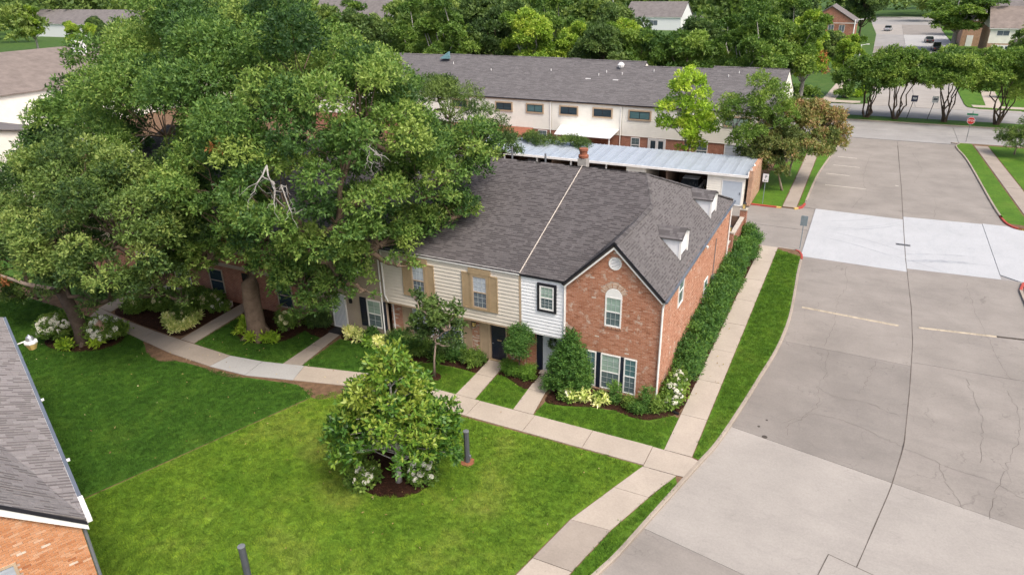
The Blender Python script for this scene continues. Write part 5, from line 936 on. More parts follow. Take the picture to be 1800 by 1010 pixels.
# ------------------------------------------------------------------ rear row of townhouses
RYF = 46.35; FR = frontT(RYF)
def rear(label, x0, x1, rz, wins, extra=None, seed=60, end=False):
    t = thing('townhouse', label, 'townhouse', ((x0 + x1) / 2, RYF + 7.9, 0))
    obj('upper_wall', MB().box(x0 + .005, x1 - .005, -0.25, -0.0, 2.2, EZ, FR), 'pale_siding', t)
    V = []; nb = 16
    for k in range(nb):
        za, zb = 2.2 + k * 3.15 / nb, 2.2 + (k + 1) * 3.15 / nb; V += [(FR(x0, .026, za), FR(x1, .026, za), FR(x1, .008, zb), FR(x0, .008, zb)), (FR(x0, 0, za), FR(x1, 0, za), FR(x1, .026, za), FR(x0, .026, za))]
    stuff(quads('siding', V, None, 'pale_siding', t)); obj('lower_wall', MB().box(x0 + .005, x1 - .005, -0.25, -0.04, 0, 2.2, FR), 'brick_far', t)
    obj('fascia', MB().box(x0, x1, -0.0, 0.10, 5.32, 5.52, FR), 'beige_trim', t); obj('downspout', MB().tube([FR(x1 - .1, 0.06, 5.3), FR(x1 - .1, 0.06, 0.1)], 0.05, 6), 'white_trim', t)
    dz = 0.41; ry = RYF - .14 + (rz - EZ - .02) / dz; lf = (ry - RYF + .14) * math.hypot(1, dz); db = (rz - EZ - .02) / (RYF + 15.94 - ry); lb = (RYF + 15.94 - ry) * math.hypot(1, db)
    r = obj('roof', MB().box(x0, x1, RYF - .17, RYF - .12, 5.42, 5.53), 'dark_trim', t)
    roof_plane(r, (0, RYF - .14, EZ + .02), (1, 0, 0), (0, 1, dz), [(x0 - .025, 0), (x1 + .025, 0), (x1 + .025, lf), (x0 - .025, lf)], 'shingle_far', 0.2, 0.6, seed)
    roof_plane(r, (0, RYF + 15.94, EZ + .02), (1, 0, 0), (0, -1, db), [(x0, 0), (x1, 0), (x1, lb), (x0, lb)], 'shingle_far', 0.5, 1.2, seed + 1)
    caps('ridge_cap', r, (x0, ry, rz + .03), (x1, ry, rz + .03), 'shingle_far', 0.18, 0.3)
    for x in (x0, x1):
        xa, xb = (x - .12, x - .01) if x == x1 else (x + .01, x + .12); pg = [(RYF + .25, EZ - 3), (RYF + 15.6, EZ - 3), (RYF + 15.6, EZ - .08), (ry, rz - .16), (RYF + .25, EZ - .08)]
        obj('gable_wall' if (end and x == x1) else 'fire_wall', MB().slab([(xa, q, w) for q, w in pg], (xb - xa, 0, 0)), 'pale_siding', t)
    for (a0, a1, up) in wins: window(t, frontT(RYF - .06), a0 + .14, a1 - .14, 4.1, 4.9, frame='dark_trim', fw=0.05, up=up, lo=up, casing='beige_trim', cw=0.16, split='v')
    g = random.Random(seed)
    for k in range(3):
        u = g.uniform(x0 + 1, x1 - 1); yy = RYF + g.uniform(4.5, 7.0); zz = EZ + dz * (yy - RYF)
        obj('roof_vent', MB().tube([(u, yy, zz - .05), (u, yy, zz + 0.32)], 0.05, 6), 'white_trim', t)
    return t
r1 = rear('rear row townhouse with white chimney at its left end', -60.5, -44.3, 9.02, ((-58, -55.5, 'glass_dark'), (-50, -47.6, 'glass_teal')), seed=61); obj('chimney', MB().box(-50.3, -49.1, 47.4, 48.3, 5.8, 7.6), 'white_panel', r1); obj('chimney_cap', MB().box(-49.95, -49.45, 47.6, 48.1, 7.6, 7.85), 'black_metal', r1)
r2 = rear('rear row townhouse just right of the white chimney with dark window', -44.25, -25.35, 9.12, ((-38.4, -36.2, 'glass_dark'), (-32.5, -30.25, 'glass_dark'), (-28.5, -26.3, 'glass_teal')), seed=63); window(r2, frontT(RYF + .02), -27.0, -25.9, 0.4, 2.1, up='glass_screen', lo='glass_dark'); obj('skylight', MB().slab([(-44.0, 53.0, 8.75), (-42.6, 53.0, 8.75), (-43.3, 54.1, 9.5)], (0, .4, 0)), 'glass_teal', r2)
obj('porch_roof', MB().slab([(-33.5, RYF - .05, 2.2), (-27.6, RYF - .05, 2.2), (-27.9, RYF - 3.0, 1.2), (-33.5, RYF - 3.0, 1.2)], (0, 0, .08)), 'clay', r2)
r3 = rear('rear row townhouse with two dark windows above a white awning', -25.3, -17.05, 9.05, ((-24.35, -22.1, 'glass_dark'), (-20.4, -18.1, 'glass_dark')), seed=65)
aw_ = obj('awning', MB().slab([(-24.2, RYF - .03, 2.75), (-17.3, RYF - .03, 2.75), (-17.2, RYF - 3.3, 2.45), (-23.6, RYF - 3.3, 2.45)], (0, 0, .07)), 'white_panel', r3); obj('post', MB().box(-17.4, -17.28, RYF - 3.2, RYF - 3.08, 0, 2.44).box(-23.4, -23.28, RYF - 3.2, RYF - 3.08, 0, 2.44), 'white_trim', aw_)
for (x, y) in ((-22.7, 50.9), (-19.4, 50.9)): obj('roof_vent', MB().box(x - .3, x + .3, y - .2, y + .2, 7.1, 7.45), 'white_trim', r3)
obj('roof_fan', MB().lathe([(0.2, 8.4), (0.35, 8.6), (0.4, 8.8), (0.2, 9.05), (0.02, 9.1)], (-19.6, 53.2), 10), 'white_trim', r3)
r4 = rear('rear row townhouse with beige framed window and white french doors', -17.0, -9.3, 8.66, ((-16.3, -13.8, 'glass_teal'),), seed=67); window(r4, frontT(RYF + .02), -15.9, -14.9, 0.5, 2.1, up='glass_screen', lo='glass_screen'); fd = obj('french_door', rim(MB(), -14.0, -12.05, 0.05, 2.15, 0.12, -0.05, 0.04, frontT(RYF + .02)), 'white_trim', r4)
for a in (-13.85, -13.0): obj('leaf', rim(MB(), a, a + .83, 0.1, 2.05, 0.14, -0.03, 0.02, frontT(RYF + .02)), 'white_trim', fd); obj('pane', MB().box(a + .14, a + .69, -0.05, 0.0, 0.24, 1.9, frontT(RYF + .02)), 'glass_dark', fd)
r5 = rear('rear row end townhouse behind the yellow green tree', -9.25, -1.35, 8.86, ((-10.0 + 1.0, -7.9, 'glass_teal'), (-6.2, -3.6, 'glass_blind')), seed=69, end=True); window(r5, frontT(RYF + .02), -8.8, -7.6, 0.5, 2.1, up='glass_screen', lo='glass_screen'); window(r5, frontT(RYF + .02), -5.9, -2.9, 0.3, 2.2, up='glass_pale', lo='glass_pale', split='v')

# ------------------------------------------------------------------ far houses
def gable_house(label, x0, x1, y0, y1, ez, rz, wall, roofm, axis='x', wins=(), name='house', lower=None):
    t = thing(name, label, 'house', ((x0 + x1) / 2, (y0 + y1) / 2, 0)); o = 0.3
    obj('wall', MB().box(x0, x1, y0, y1, 0 if not lower else 2.6, ez), wall, t)
    if lower: obj('lower_wall', MB().box(x0 + .02, x1 - .02, y0 + .02, y1 - .02, 0, 2.6), lower, t)
    if axis == 'x':
        ym = (y0 + y1) / 2; A_ = [(x0 - o, y0 - o, ez), (x1 + o, y0 - o, ez), (x1 + o, ym, rz), (x0 - o, ym, rz)]; B_ = [(x1 + o, y1 + o, ez), (x0 - o, y1 + o, ez), (x0 - o, ym, rz), (x1 + o, ym, rz)]
        G = [[(x, y0, ez), (x, y1, ez), (x, ym, rz - .08)] for x in (x0, x1 - .1)]; off = (.1, 0, 0)
    else:
        xm = (x0 + x1) / 2; A_ = [(x0 - o, y0 - o, ez), (xm, y0 - o, rz), (xm, y1 + o, rz), (x0 - o, y1 + o, ez)]; B_ = [(x1 + o, y0 - o, ez), (x1 + o, y1 + o, ez), (xm, y1 + o, rz), (xm, y0 - o, rz)]
        G = [[(x0, y, ez), (x1, y, ez), (xm, y, rz - .08)] for y in (y0, y1 - .1)]; off = (0, .1, 0)
    r = obj('roof', MB().slab(A_, (0, 0, .12)).slab(B_, (0, 0, .118)), roofm, t)
    for g in G: obj('gable', MB().slab(g, off), wall, t)
    obj('fascia', MB().box(x0 - o + .02, x1 + o - .02, y0 - o - .02, y0 - o + .04, ez - .12, ez + .02), 'white_trim', t)
    for (T, a0, a1, z0, z1, gl) in wins: window(t, T, a0, a1, z0, z1, up=gl, lo=gl, split='v', bars=False)
    return t
h1 = gable_house('cream sided house with white garage door at the upper right', 28.5, 44, 168, 184, 5.7, 9.9, 'pale_siding', 'roof_brown', 'x', ((frontT(168), 29.8, 32.2, 4.2, 5.3, 'glass_slate'),), lower='brick_tan')
gd = obj('garage_door', MB().box(29.4, 34.2, 0, .06, 0, 2.3, frontT(168)), 'white_trim', h1)
for k in range(4): obj('pane', MB().box(29.7 + k * 1.15, 30.4 + k * 1.15, .06, .09, 1.4, 2.0, frontT(168)), 'glass_dark', gd)
obj('side_wall', MB().box(28.44, 28.5, 168, 184, 0, 5.7), 'brick_tan', h1)
h2 = gable_house('brick house with dark grey roof behind the cream house', 25.0, 46, 190, 210, 6.2, 10.8, 'brick_tan', 'roof_far', 'x'); obj('door', MB().box(26.2, 27.6, 0, .08, 0, 2.6, frontT(190)), 'white_panel', h2)
h3 = gable_house('white gabled house cut off by the right edge', 31.5, 42, 140, 152, 4.2, 8.6, 'white_siding', 'roof_brown', 'y', lower='brick_tan')
h4 = gable_house('brown brick house with pale dormer beyond the trees', -12, 0.5, 185, 200, 5.5, 9.5, 'brick_far', 'roof_far', 'y', ((frontT(185), -6, -4.6, 3.2, 5.0, 'glass_slate'), (frontT(185), -3.4, -2.0, 3.2, 5.0, 'glass_slate')))
h5 = gable_house('grey roofed white house among the trees at the top centre', -75, -55, 226, 242, 4.2, 8.8, 'white_siding', 'roof_far', 'x', ((frontT(226), -73, -71, 1.5, 3.2, 'glass_slate'), (frontT(226), -66, -63, 1.5, 3.2, 'glass_slate')))
h6 = gable_house('long low white house with grey roof at the top left', -292, -226, 146, 168, 4.6, 9.0, 'white_siding', 'roof_far', 'x', tuple((frontT(146), -262 + k * 9, -258.5 + k * 9, 1.8, 3.6, 'glass_slate') for k in range(4)))
h6b = gable_house('grey roofed house peeping out above the big oak', -190, -150, 190, 210, 5, 11.5, 'white_siding', 'roof_far', 'x')
h7 = gable_house('brown roofed cream house with white chimney at the left edge', -124, -92.3, 4, 62, 5.5, 9.3, 'pale_siding', 'roof_brown', 'y', ((sideT(-92.3), 30, 33, 2.4, 4.4, 'glass_pale'),)); obj('chimney', MB().box(-105, -103.4, 44, 45.4, 8.0, 10.4), 'white_panel', h7)
h8 = gable_house('grey roofed house behind the left oak at the left edge', -92, -62.5, -14, 14.5, 5.2, 8.3, 'pale_siding', 'roof_far', 'x')
for (x, y, h, lb) in ((-83.9, 200, 12, 'tallest white pole left of the far white house'), (-76.1, 205, 11, 'middle slim white pole left of the far white house'), (-70.6, 200, 12, 'right slim white pole before the far white house'), (2.2, 120, 10, 'pale utility pole behind the orange tinged tree'), (3.9, 118, 6.0, 'short pale lamp pole beside the utility pole')):
    t = thing('pole', lb, 'pole', (x, y, 0)); obj('shaft', MB().tube([(x, y, 0), (x, y, h)], [0.16, 0.09], 8), 'white_trim', t); obj('arm', MB().tube([(x, y, h - .1), (x + .9, y, h + .1)], 0.05, 6).box(x + .8, x + 1.3, y - .12, y + .12, h + .05, h + .17), 'white_trim', t)

# ------------------------------------------------------------------ vegetation
def unit_dirs(rg, n, zmin=-1.0):
    z = rg.uniform(zmin, 1, n); t = rg.uniform(0, 2 * np.pi, n); r = np.sqrt(1 - z * z); return np.stack([r * np.cos(t), r * np.sin(t), z], 1)
def norm(a): return a / np.maximum(np.linalg.norm(a, axis=-1, keepdims=True), 1e-9)
def sprigs(rg, C, A, cv, nl, L, W, tilt=0.9, jit=0.15, droop=0.0):
    """nl leaves radiating round each sprig axis -> (n*nl,4,3) quads and their cv"""
    n = len(C); A = norm(A); up = np.where(np.abs(A[:, 2:3]) < 0.9, np.array([[0, 0, 1.0]]), np.array([[1.0, 0, 0]])); B1 = norm(np.cross(A, up)); B2 = np.cross(A, B1)
    ph = rg.uniform(0, 2 * np.pi, (n, 1)) + np.arange(nl)[None, :] * 2 * np.pi / nl + rg.normal(0, 0.35, (n, nl)); tl = np.clip(rg.normal(tilt, 0.3, (n, nl)), 0.05, 2.0)
    d = np.cos(tl)[..., None] * A[:, None] + np.sin(tl)[..., None] * (np.cos(ph)[..., None] * B1[:, None] + np.sin(ph)[..., None] * B2[:, None])
    d[..., 2] -= droop; d = norm(d)
    s = norm(np.cross(d, A[:, None] + rg.normal(0, 0.35, (n, nl, 3)))); ll = L * rg.uniform(0.65, 1.25, (n, nl, 1)); ww = W * rg.uniform(0.7, 1.2, (n, nl, 1))
    b = C[:, None] + A[:, None] * rg.uniform(-jit, jit, (n, nl, 1)) + d * ll * 0.08
    nn = np.cross(s, d)
    V = np.stack([b, b + d * ll * .5 + s * ww * .5 + nn * ll * .06, b + d * ll, b + d * ll * .5 - s * ww * .5 + nn * ll * .06], 2).reshape(-1, 4, 3)
    return V, np.clip(np.repeat(cv, nl) + rg.normal(0, 0.11, n * nl), 0, 1)
def lobes_to_clumps(rg, lobes, dens=0.55, cr=0.30, zmin=-0.35, keep=0.8):
    out = []; own = []; LB = np.array(lobes, float)
    for i, (x, y, z, r) in enumerate(lobes):
        n = max(5, int(dens * 4 * np.pi * r * r / (cr * r * 1.6) ** 2 * 0.5)) if r > 0.9 else 5
        d = unit_dirs(rg, n, zmin); p = np.array([x, y, z]) + d * (r * rg.uniform(0.72, 1.06, (n, 1))) * np.array([1, 1, 0.9])
        for q in p:
            dd = np.linalg.norm((q - LB[:, :3]), axis=1) / LB[:, 3]; dd[i] = 9
            if dd.min() > keep * 0.85: out.append((*q, cr * r * rg.uniform(0.7, 1.35))); own.append(i)
    return np.array(out), own
def clump_leaves(rg, clumps, per_m2, nl, L, W, zmin=-0.55, tilt=0.9, upb=0.35, cvs=0.24, droop=0.0, base=0.5, lo=0.5, hi=1.2):
    Cs, As, cs = [], [], []
    for (x, y, z, r) in clumps:
        n = max(4, int(per_m2 * 4 * np.pi * r * r)); d = unit_dirs(rg, n, zmin); rr = r * (lo + rg.beta(2.2, 1.5, (n, 1)) * (hi - lo)) * np.array([1, 1, 0.82])
        Cs.append(np.array([x, y, z]) + d * rr); a = d + rg.normal(0, 0.35, (n, 3)); a[:, 2] += upb; As.append(a)
        cs.append(np.full(n, base + rg.normal(0, cvs)) + 0.10 * rg.normal(0, 1, n))
    return sprigs(rg, np.concatenate(Cs), np.concatenate(As), np.concatenate(cs), nl, L, W, tilt, droop=droop)
def limb(m, a, b, r0, r1, rg, n=5, wob=0.08, sides=6, sag=0.0):
    a, b = np.array(a, float), np.array(b, float); L = np.linalg.norm(b - a); pts = []; rad = []
    for k in range(n + 1):
        t = k / n; p = a + (b - a) * t + rg.normal(0, wob * L * (0 < k < n) * 0.5, 3) + np.array([0, 0, sag * L * math.sin(math.pi * t)]); pts.append(tuple(p)); rad.append(r0 + (r1 - r0) * t)
    m.tube(pts, rad, sides, cap=False); return [np.array(p) for p in pts]
def big_tree(name, label, base, trunk_pts, lobes, leafm, barkm, seed, per_m2, nl, L, W, cr=0.3, dens=0.55, keep=0.8, zmin=-0.35, cz=-0.55, droop=0.0, group=None, r0=0.5, base_cv=0.5, cat='tree', upb=0.35):
    rg = np.random.default_rng(seed); t = thing(name, label, cat, base, group); m = MB()
    tp = [np.array(p, float) for p in trunk_pts]; n = len(tp); rad = [r0 * (1.45 if k == 0 else 1.0 - 0.35 * k / n) for k in range(n)]
    m.tube([tuple(p) for p in tp], rad, 12)
    for k in range(5):
        an = k * 1.257 + seed; m.tube([tuple(tp[0] + np.array([math.cos(an) * r0 * 1.9, math.sin(an) * r0 * 1.9, -0.05])), tuple(tp[0] + np.array([math.cos(an) * r0, math.sin(an) * r0, r0 * .5])), tuple(tp[0] + np.array([0, 0, r0 * 1.8]))], [r0 * .22, r0 * .42, r0 * .5], 6)
    fork = tp[-1]; nodes = [fork]
    cl, own = lobes_to_clumps(rg, lobes, dens, cr, zmin, keep)
    ends = {}
    order = sorted(range(len(lobes)), key=lambda i: np.linalg.norm(np.array(lobes[i][:3]) - fork))
    for i in order:
        c = np.array(lobes[i][:3]) - np.array([0, 0, 0.25 * lobes[i][3]]); j = min(range(len(nodes)), key=lambda k: np.linalg.norm(nodes[k] - c) + 0.25 * np.linalg.norm(nodes[k] - fork)); s = nodes[j]; dist = np.linalg.norm(c - fork)
        rr = max(0.05, r0 * (0.5 - 0.025 * dist)); pts = limb(m, s, c, rr, rr * 0.55, rg, 5, 0.1, 6); nodes += pts[2:]; ends[i] = pts[-1]
    for q, i in zip(cl, own): limb(m, ends[i], q[:3], 0.045, 0.012, rg, 3, 0.12, 4)
    obj('trunk', m, barkm, t, smooth=True)
    V, cv = clump_leaves(rg, cl, per_m2, nl, L, W, cz, droop=droop, base=base_cv, upb=upb)
    quads('crown', V, cv, leafm, t); return t, cl, ends
OAK = [(-32.57, 5.00, 14.26, 4.20), (-24.80, 3.00, 14.21, 4.00), (-18.55, 0.00, 13.64, 3.40), (-14.66, -1.50, 12.87, 2.90), (-13.39, -1.00, 11.55, 2.40), (-31.34, 1.00, 10.92, 4.20), (-23.57, -1.00, 11.94, 4.00), (-17.87, -3.00, 11.46, 3.40), (-14.58, -3.00, 10.81, 2.80), (-13.64, -1.00, 9.32, 2.40), (-12.85, 1.00, 8.73, 2.10), (-11.69, 2.00, 7.23, 1.20), (-13.57, 0.50, 6.66, 1.50), (-12.49, 3.00, 9.47, 1.90), (-29.60, -1.00, 7.92, 3.20), (-21.29, -4.00, 9.12, 3.00), (-16.42, -5.00, 9.39, 2.60), (-14.85, -3.50, 8.47, 2.20), (-14.09, -1.50, 6.63, 1.50), (-13.22, -1.20, 5.44, 0.90), (-15.70, -4.00, 6.95, 1.70), (-17.42, -3.50, 4.68, 1.40), (-15.80, -2.50, 5.19, 1.30), (-14.74, -2.20, 4.17, 0.80), (-17.81, -3.00, 2.79, 0.90), (-23.49, -4.00, 6.09, 1.70), (-26.97, -3.00, 4.04, 1.30), (-11.65, 4.00, 10.23, 1.50), (-22.9, -4.50, 5.4, 1.00), (-25.6, -4.0, 5.6, 1.5), (-19.2, -4.0, 7.0, 1.6), (-18.6, -3.9, 5.6, 1.3), (-24.8, -4.5, 7.6, 1.8), (-27.8, -3.5, 5.9, 1.8), (-20.6, -5.2, 8.0, 1.5), (-17.6, -3.3, 3.7, 1.15), (-16.9, -3.2, 3.5, 1.0), (-18.7, -3.2, 4.3, 1.0), (-16.4, -2.9, 4.3, 1.15), (-26.5, -3.6, 4.5, 1.5), (-28.5, -3.2, 5.4, 1.4), (-24.4, -4.0, 4.8, 1.2)]
OAK2 = [(-31.90, -7.00, 7.79, 2.40), (-28.74, -6.50, 9.25, 2.40), (-24.32, -8.00, 8.03, 2.30), (-28.47, -8.50, 6.57, 2.00), (-35.65, -7.00, 4.28, 2.20), (-24.80, -9.00, 5.85, 1.70), (-23.44, -7.50, 6.69, 1.80), (-25.78, -5.50, 8.57, 2.30), (-26.92, -8.50, 3.88, 0.90), (-24.11, -6.50, 4.69, 1.20), (-24.18, -5.00, 6.95, 1.60), (-35.31, -7.50, 2.22, 1.00), (-29.21, -8.80, 4.38, 1.00), (-37.40, -6.00, 5.79, 2.00), (-24.26, -5.50, 3.28, 0.70), (-24.87, -7.50, 4.32, 1.00)]
oak, ocl, oends = big_tree('oak_tree', 'huge spreading live oak with thick pale trunk before the townhouses', (-22.26, -2.74, 0), [(-22.3, -2.72, -0.1), (-22.35, -2.7, 0.7), (-22.4, -2.68, 2.0), (-22.3, -2.65, 3.2), (-21.95, -2.6, 4.2), (-21.3, -2.5, 5.4), (-20.9, -2.3, 7.0)], OAK, 'leaf_oak', 'bark_oak', 101, 17, 5, 0.21, 0.092, cr=0.29, dens=0.68, r0=0.55)
def dead_branch(t, a, dirs, seed):
    rg = np.random.default_rng(seed); m = MB()
    for d in dirs:
        p = limb(m, a, np.array(a) + np.array(d), 0.036, 0.018, rg, 5, 0.16, 5)
        for k in (2, 3, 4, 5):
            for s in range(2): limb(m, p[k], p[k] + np.array(d) * 0.28 + rg.normal(0, 0.3, 3), 0.014, 0.005, rg, 4, 0.22, 4)
    obj('dead_branch', m, 'bark_grey', t)
dead_branch(oak, (-14.9, -7.2, 11.6), ((1.5, -0.6, -1.5), (0.7, -0.6, -1.3), (-0.4, -0.5, -1.0)), 4); dead_branch(oak, (-12.4, -3.8, 12.0), ((0.9, -0.5, -0.3), (0.6, -0.5, -0.7)), 5)
oak2, _, _ = big_tree('oak_tree', 'smaller yellowish live oak with leaning dark trunk at the left lawn', (-30.65, -7.42, 0), [(-30.65, -7.42, -0.1), (-30.8, -7.42, 0.8), (-31.1, -7.4, 1.9), (-31.6, -7.4, 3.0)], OAK2, 'leaf_oak_yellow', 'bark_dark', 102, 17, 5, 0.2, 0.085, cr=0.3, dens=0.7, r0=0.42)
def dead_leaves(t, c, r, seed):
    rg = np.random.default_rng(seed); V, cv = clump_leaves(rg, [(*c, r)], 20, 6, 0.22, 0.08, -1, droop=0.4); quads('dead_leaves', V, cv, 'leaf_dead', t)
dead_leaves(oak2, (-34.0, -9.2, 3.9), 0.38, 1); dead_leaves(oak, (-18.6, -6.3, 11.9), 0.25, 2)
obj('limb', MB().tube([(-31.6, -7.4, 3.0), (-32.8, -8.4, 3.6), (-34.3, -9.0, 4.2)], [0.16, 0.11, 0.06], 7), 'bark_pale', oak2)
big_tree('oak_tree', 'dark oak behind the row at the upper left of the big oak', (-43.5, 4.5, 0), [(-43.5, 4.5, -0.1), (-43.4, 4.4, 3), (-43, 4.2, 6)], [(-39.5, 5, 11.8, 3.9), (-40.5, 2, 8.9, 3.4), (-43.5, 3, 9.0, 2.4), (-39, 1, 6.3, 2.6), (-42.5, -1, 6.0, 2.2)], 'leaf_oak', 'bark_dark', 103, 11, 5, 0.28, 0.12, cr=0.29, dens=0.55, r0=0.45)
big_tree('cedar_elm', 'dark feathery tree behind the townhouse roof beside the carport', (-20.5, 19.5, 0), [(-20.5, 19.5, -0.1), (-20.5, 19.0, 3), (-20.4, 17.5, 6)], [(-21.60, 14.00, 10.08, 2.30), (-19.66, 15.00, 9.84, 2.20), (-16.99, 15.00, 8.45, 1.90), (-15.97, 16.00, 7.25, 1.10), (-20.60, 14.00, 7.77, 2.20), (-18.45, 15.00, 6.9, 1.50), (-23.19, 13.00, 8.97, 2.20), (-21.17, 16.00, 10.59, 1.40)], 'leaf_dark', 'bark_dark', 104, 20, 5, 0.2, 0.06, cr=0.3, dens=0.6, r0=0.28, base_cv=0.6)
def vine():
    t = thing('vine', 'dark green vine spilling over the carport roof', 'vine', (-21, 38, 0)); rg = np.random.default_rng(8); cl = [(-25.5 + k * 0.62 + rg.normal(0, .2), 37.6 + rg.normal(-0.6 - 1.0 * math.exp(-((k - 5) / 4) ** 2), .4), 3.05 + rg.uniform(-.1, .5), rg.uniform(.5, .8)) for k in range(14)]
    V, cv = clump_leaves(rg, cl, 26, 5, 0.22, 0.06, -0.3); quads('foliage', V, cv, 'leaf_dark', t); m = MB()
    for c in cl[::2]: limb(m, (c[0], 38.3, 0), c[:3], .05, .02, rg, 4)
    obj('stem', m, 'bark_dark', t)
vine()
# magnolia in the round bed
rg = np.random.default_rng(9); MC = []
for z, r, n in ((1.35, 1.5, 12), (1.7, 2.0, 17), (2.3, 2.12, 18), (2.95, 1.92, 16), (3.6, 1.55, 13), (4.3, 1.1, 10), (4.95, 0.66, 6), (5.5, 0.28, 3), (2.2, 1.0, 8), (3.4, 0.7, 6)):
    for k in range(n):
        a = 6.2832 * k / n + rg.uniform(-.25, .25); q = r * rg.uniform(0.82, 1.12); c = (-7.85 + q * math.cos(a), -9.75 + q * math.sin(a), z + rg.uniform(-.25, .3), rg.uniform(0.36, 0.58)); fr = .45 * math.cos(a) - .89 * math.sin(a)
        if not (c[2] < 1.35 + 1.15 * max(0, fr) and fr > .1): MC.append(c)
MC.append((-7.75, -9.75, 5.95, 0.3))
mg = thing('magnolia_tree', 'dense glossy magnolia with pale trunk in the centre lawn bed', 'tree', (-7.75, -9.8, 0)); m = MB(); m.tube([(-7.74, -9.85, -0.05), (-7.72, -9.82, 0.5), (-7.72, -9.8, 1.4), (-7.75, -9.78, 3.2), (-7.75, -9.75, 5.6)], [0.15, 0.11, 0.10, 0.06, 0.015], 10)
for c in MC: limb(m, (-7.73, -9.79, min(5.2, max(0.8, c[2] - 0.5))), c[:3], .028, .012, rg, 3, .08, 5)
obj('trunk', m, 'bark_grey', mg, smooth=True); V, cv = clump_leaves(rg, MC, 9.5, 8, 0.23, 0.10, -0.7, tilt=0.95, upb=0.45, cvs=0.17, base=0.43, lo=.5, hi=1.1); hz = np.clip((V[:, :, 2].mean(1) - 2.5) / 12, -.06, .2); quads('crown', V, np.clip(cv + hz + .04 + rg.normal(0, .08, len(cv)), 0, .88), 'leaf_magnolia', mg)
# young tree, topiaries, shrubs
big_tree('young_tree', 'young thin tree with open leafy crown before the cream townhouse', (-10.75, -2.35, 0), [(-10.75, -2.35, -0.05), (-10.7, -2.35, 1.0), (-10.55, -2.35, 1.9)], [(-10.5, -2.35, 2.5, .75), (-11.0, -2.2, 3.2, .75), (-9.9, -2.4, 3.0, .7), (-10.4, -2.35, 3.9, .6), (-11.5, -2.5, 2.5, .45), (-9.4, -2.2, 3.9, .4), (-9.6, -2.4, 2.2, .5), (-11.6, -2.3, 4.2, .35)], 'leaf_dark', 'bark_pale', 105, 22, 6, 0.17, 0.11, cr=0.42, dens=0.75, r0=0.055, base_cv=0.55)
def bush(name, label, base, clumps, leafm, seed, per_m2, nl, L, W, cat='shrub', group=None, stem=None, zmin=-0.5, base_cv=0.5, upb=0.35, tilt=0.9, cvs=0.15, bark='bark_dark', hi=1.15):
    rg = np.random.default_rng(seed); t = thing(name, label, cat, base, group); m = MB(); x, y, z0 = base
    if stem: m.tube(stem[0], stem[1], 7)
    for c in clumps[:40]: limb(m, (x, y, max(0.0, min(c[2] - .3, stem[0][-1][2] if stem else 0.02))), c[:3], .025, .008, rg, 3, .1, 4)
    obj('stem', m, bark, t); V, cv = clump_leaves(rg, clumps, per_m2, nl, L, W, zmin, base=base_cv, upb=upb, tilt=tilt, cvs=cvs, lo=.5, hi=hi); V[:, :, 2] = np.maximum(V[:, :, 2], 0.015); quads('foliage', V, cv, leafm, t); return t
def ball(x, y, z, r, h, n=14, cr=0.35, seed=1):
    rg = np.random.default_rng(seed); d = unit_dirs(rg, n, -0.8); return [(x + a * r * .68, y + b * r * .68, z + c * h * .68, cr * r * rg.uniform(.9, 1.25)) for a, b, c in d] + [(x, y, z, r * .62)]
bush('topiary_tree', 'clipped egg shaped topiary standard between the two front doors', (-6.88, -0.5, 0), ball(-6.86, -0.5, 1.95, .72, 1.05, 26, .4, 3) + [(-6.9, -.5, 2.95, .1)], 'leaf_hedge', 31, 95, 6, .07, .04, 'topiary', hi=1.04, stem=([(-6.88, -.5, -.02), (-6.86, -.5, 1.1), (-6.86, -.5, 1.6)], [.05, .04, .03]), cvs=.07)
cc = []
for z, r, n in ((.5, .8, 12), (.95, .88, 14), (1.4, .8, 13), (1.85, .62, 11), (2.3, .42, 8), (2.7, .22, 5), (3.05, .06, 2), (1.2, .45, 6)):
    for k in range(n): a = 6.2832 * k / n + random.uniform(-.2, .2); cc.append((-4.05 + r * math.cos(a) * random.uniform(.9, 1.08), -0.75 + r * math.sin(a) * .8, z + random.uniform(-.12, .12), random.uniform(.24, .34)))
cc += [(-3.72, -.75, 3.05, .16), (-4.0, -.7, 3.0, .2)]
bush('conifer_shrub', 'tall conical yew beside the wreathed door', (-4.05, -0.75, 0), cc, 'leaf_hedge', 32, 62, 6, .10, .045, hi=1.05, stem=([(-4.05, -.75, -.02), (-4.05, -.75, 1.5)], [.06, .04]), upb=.7, cvs=.1, base_cv=.55)
for i, (x, y, r, lb) in enumerate(((-7.55, -0.42, .38, 'left ball of the three clipped box shrubs'), (-7.0, -0.62, .38, 'middle ball of the three clipped box shrubs'), (-6.35, -0.5, .42, 'right ball of the three clipped box shrubs'))):
    bush('box_shrub', lb + ' under the topiary', (x, y, 0), ball(x, y, r * .85, r, r, 14, .42, i), 'leaf_box', 40 + i, 130, 6, .065, .035, hi=1.04, group='clipped box shrubs between the doors', cvs=.06)
bush('shrub', 'rounded dark shrub left of the conical yew', (-4.75, -1.15, 0), ball(-4.75, -1.15, .5, .58, .52, 16, .4, 8), 'leaf_hedge', 45, 45, 5, .09, .04)
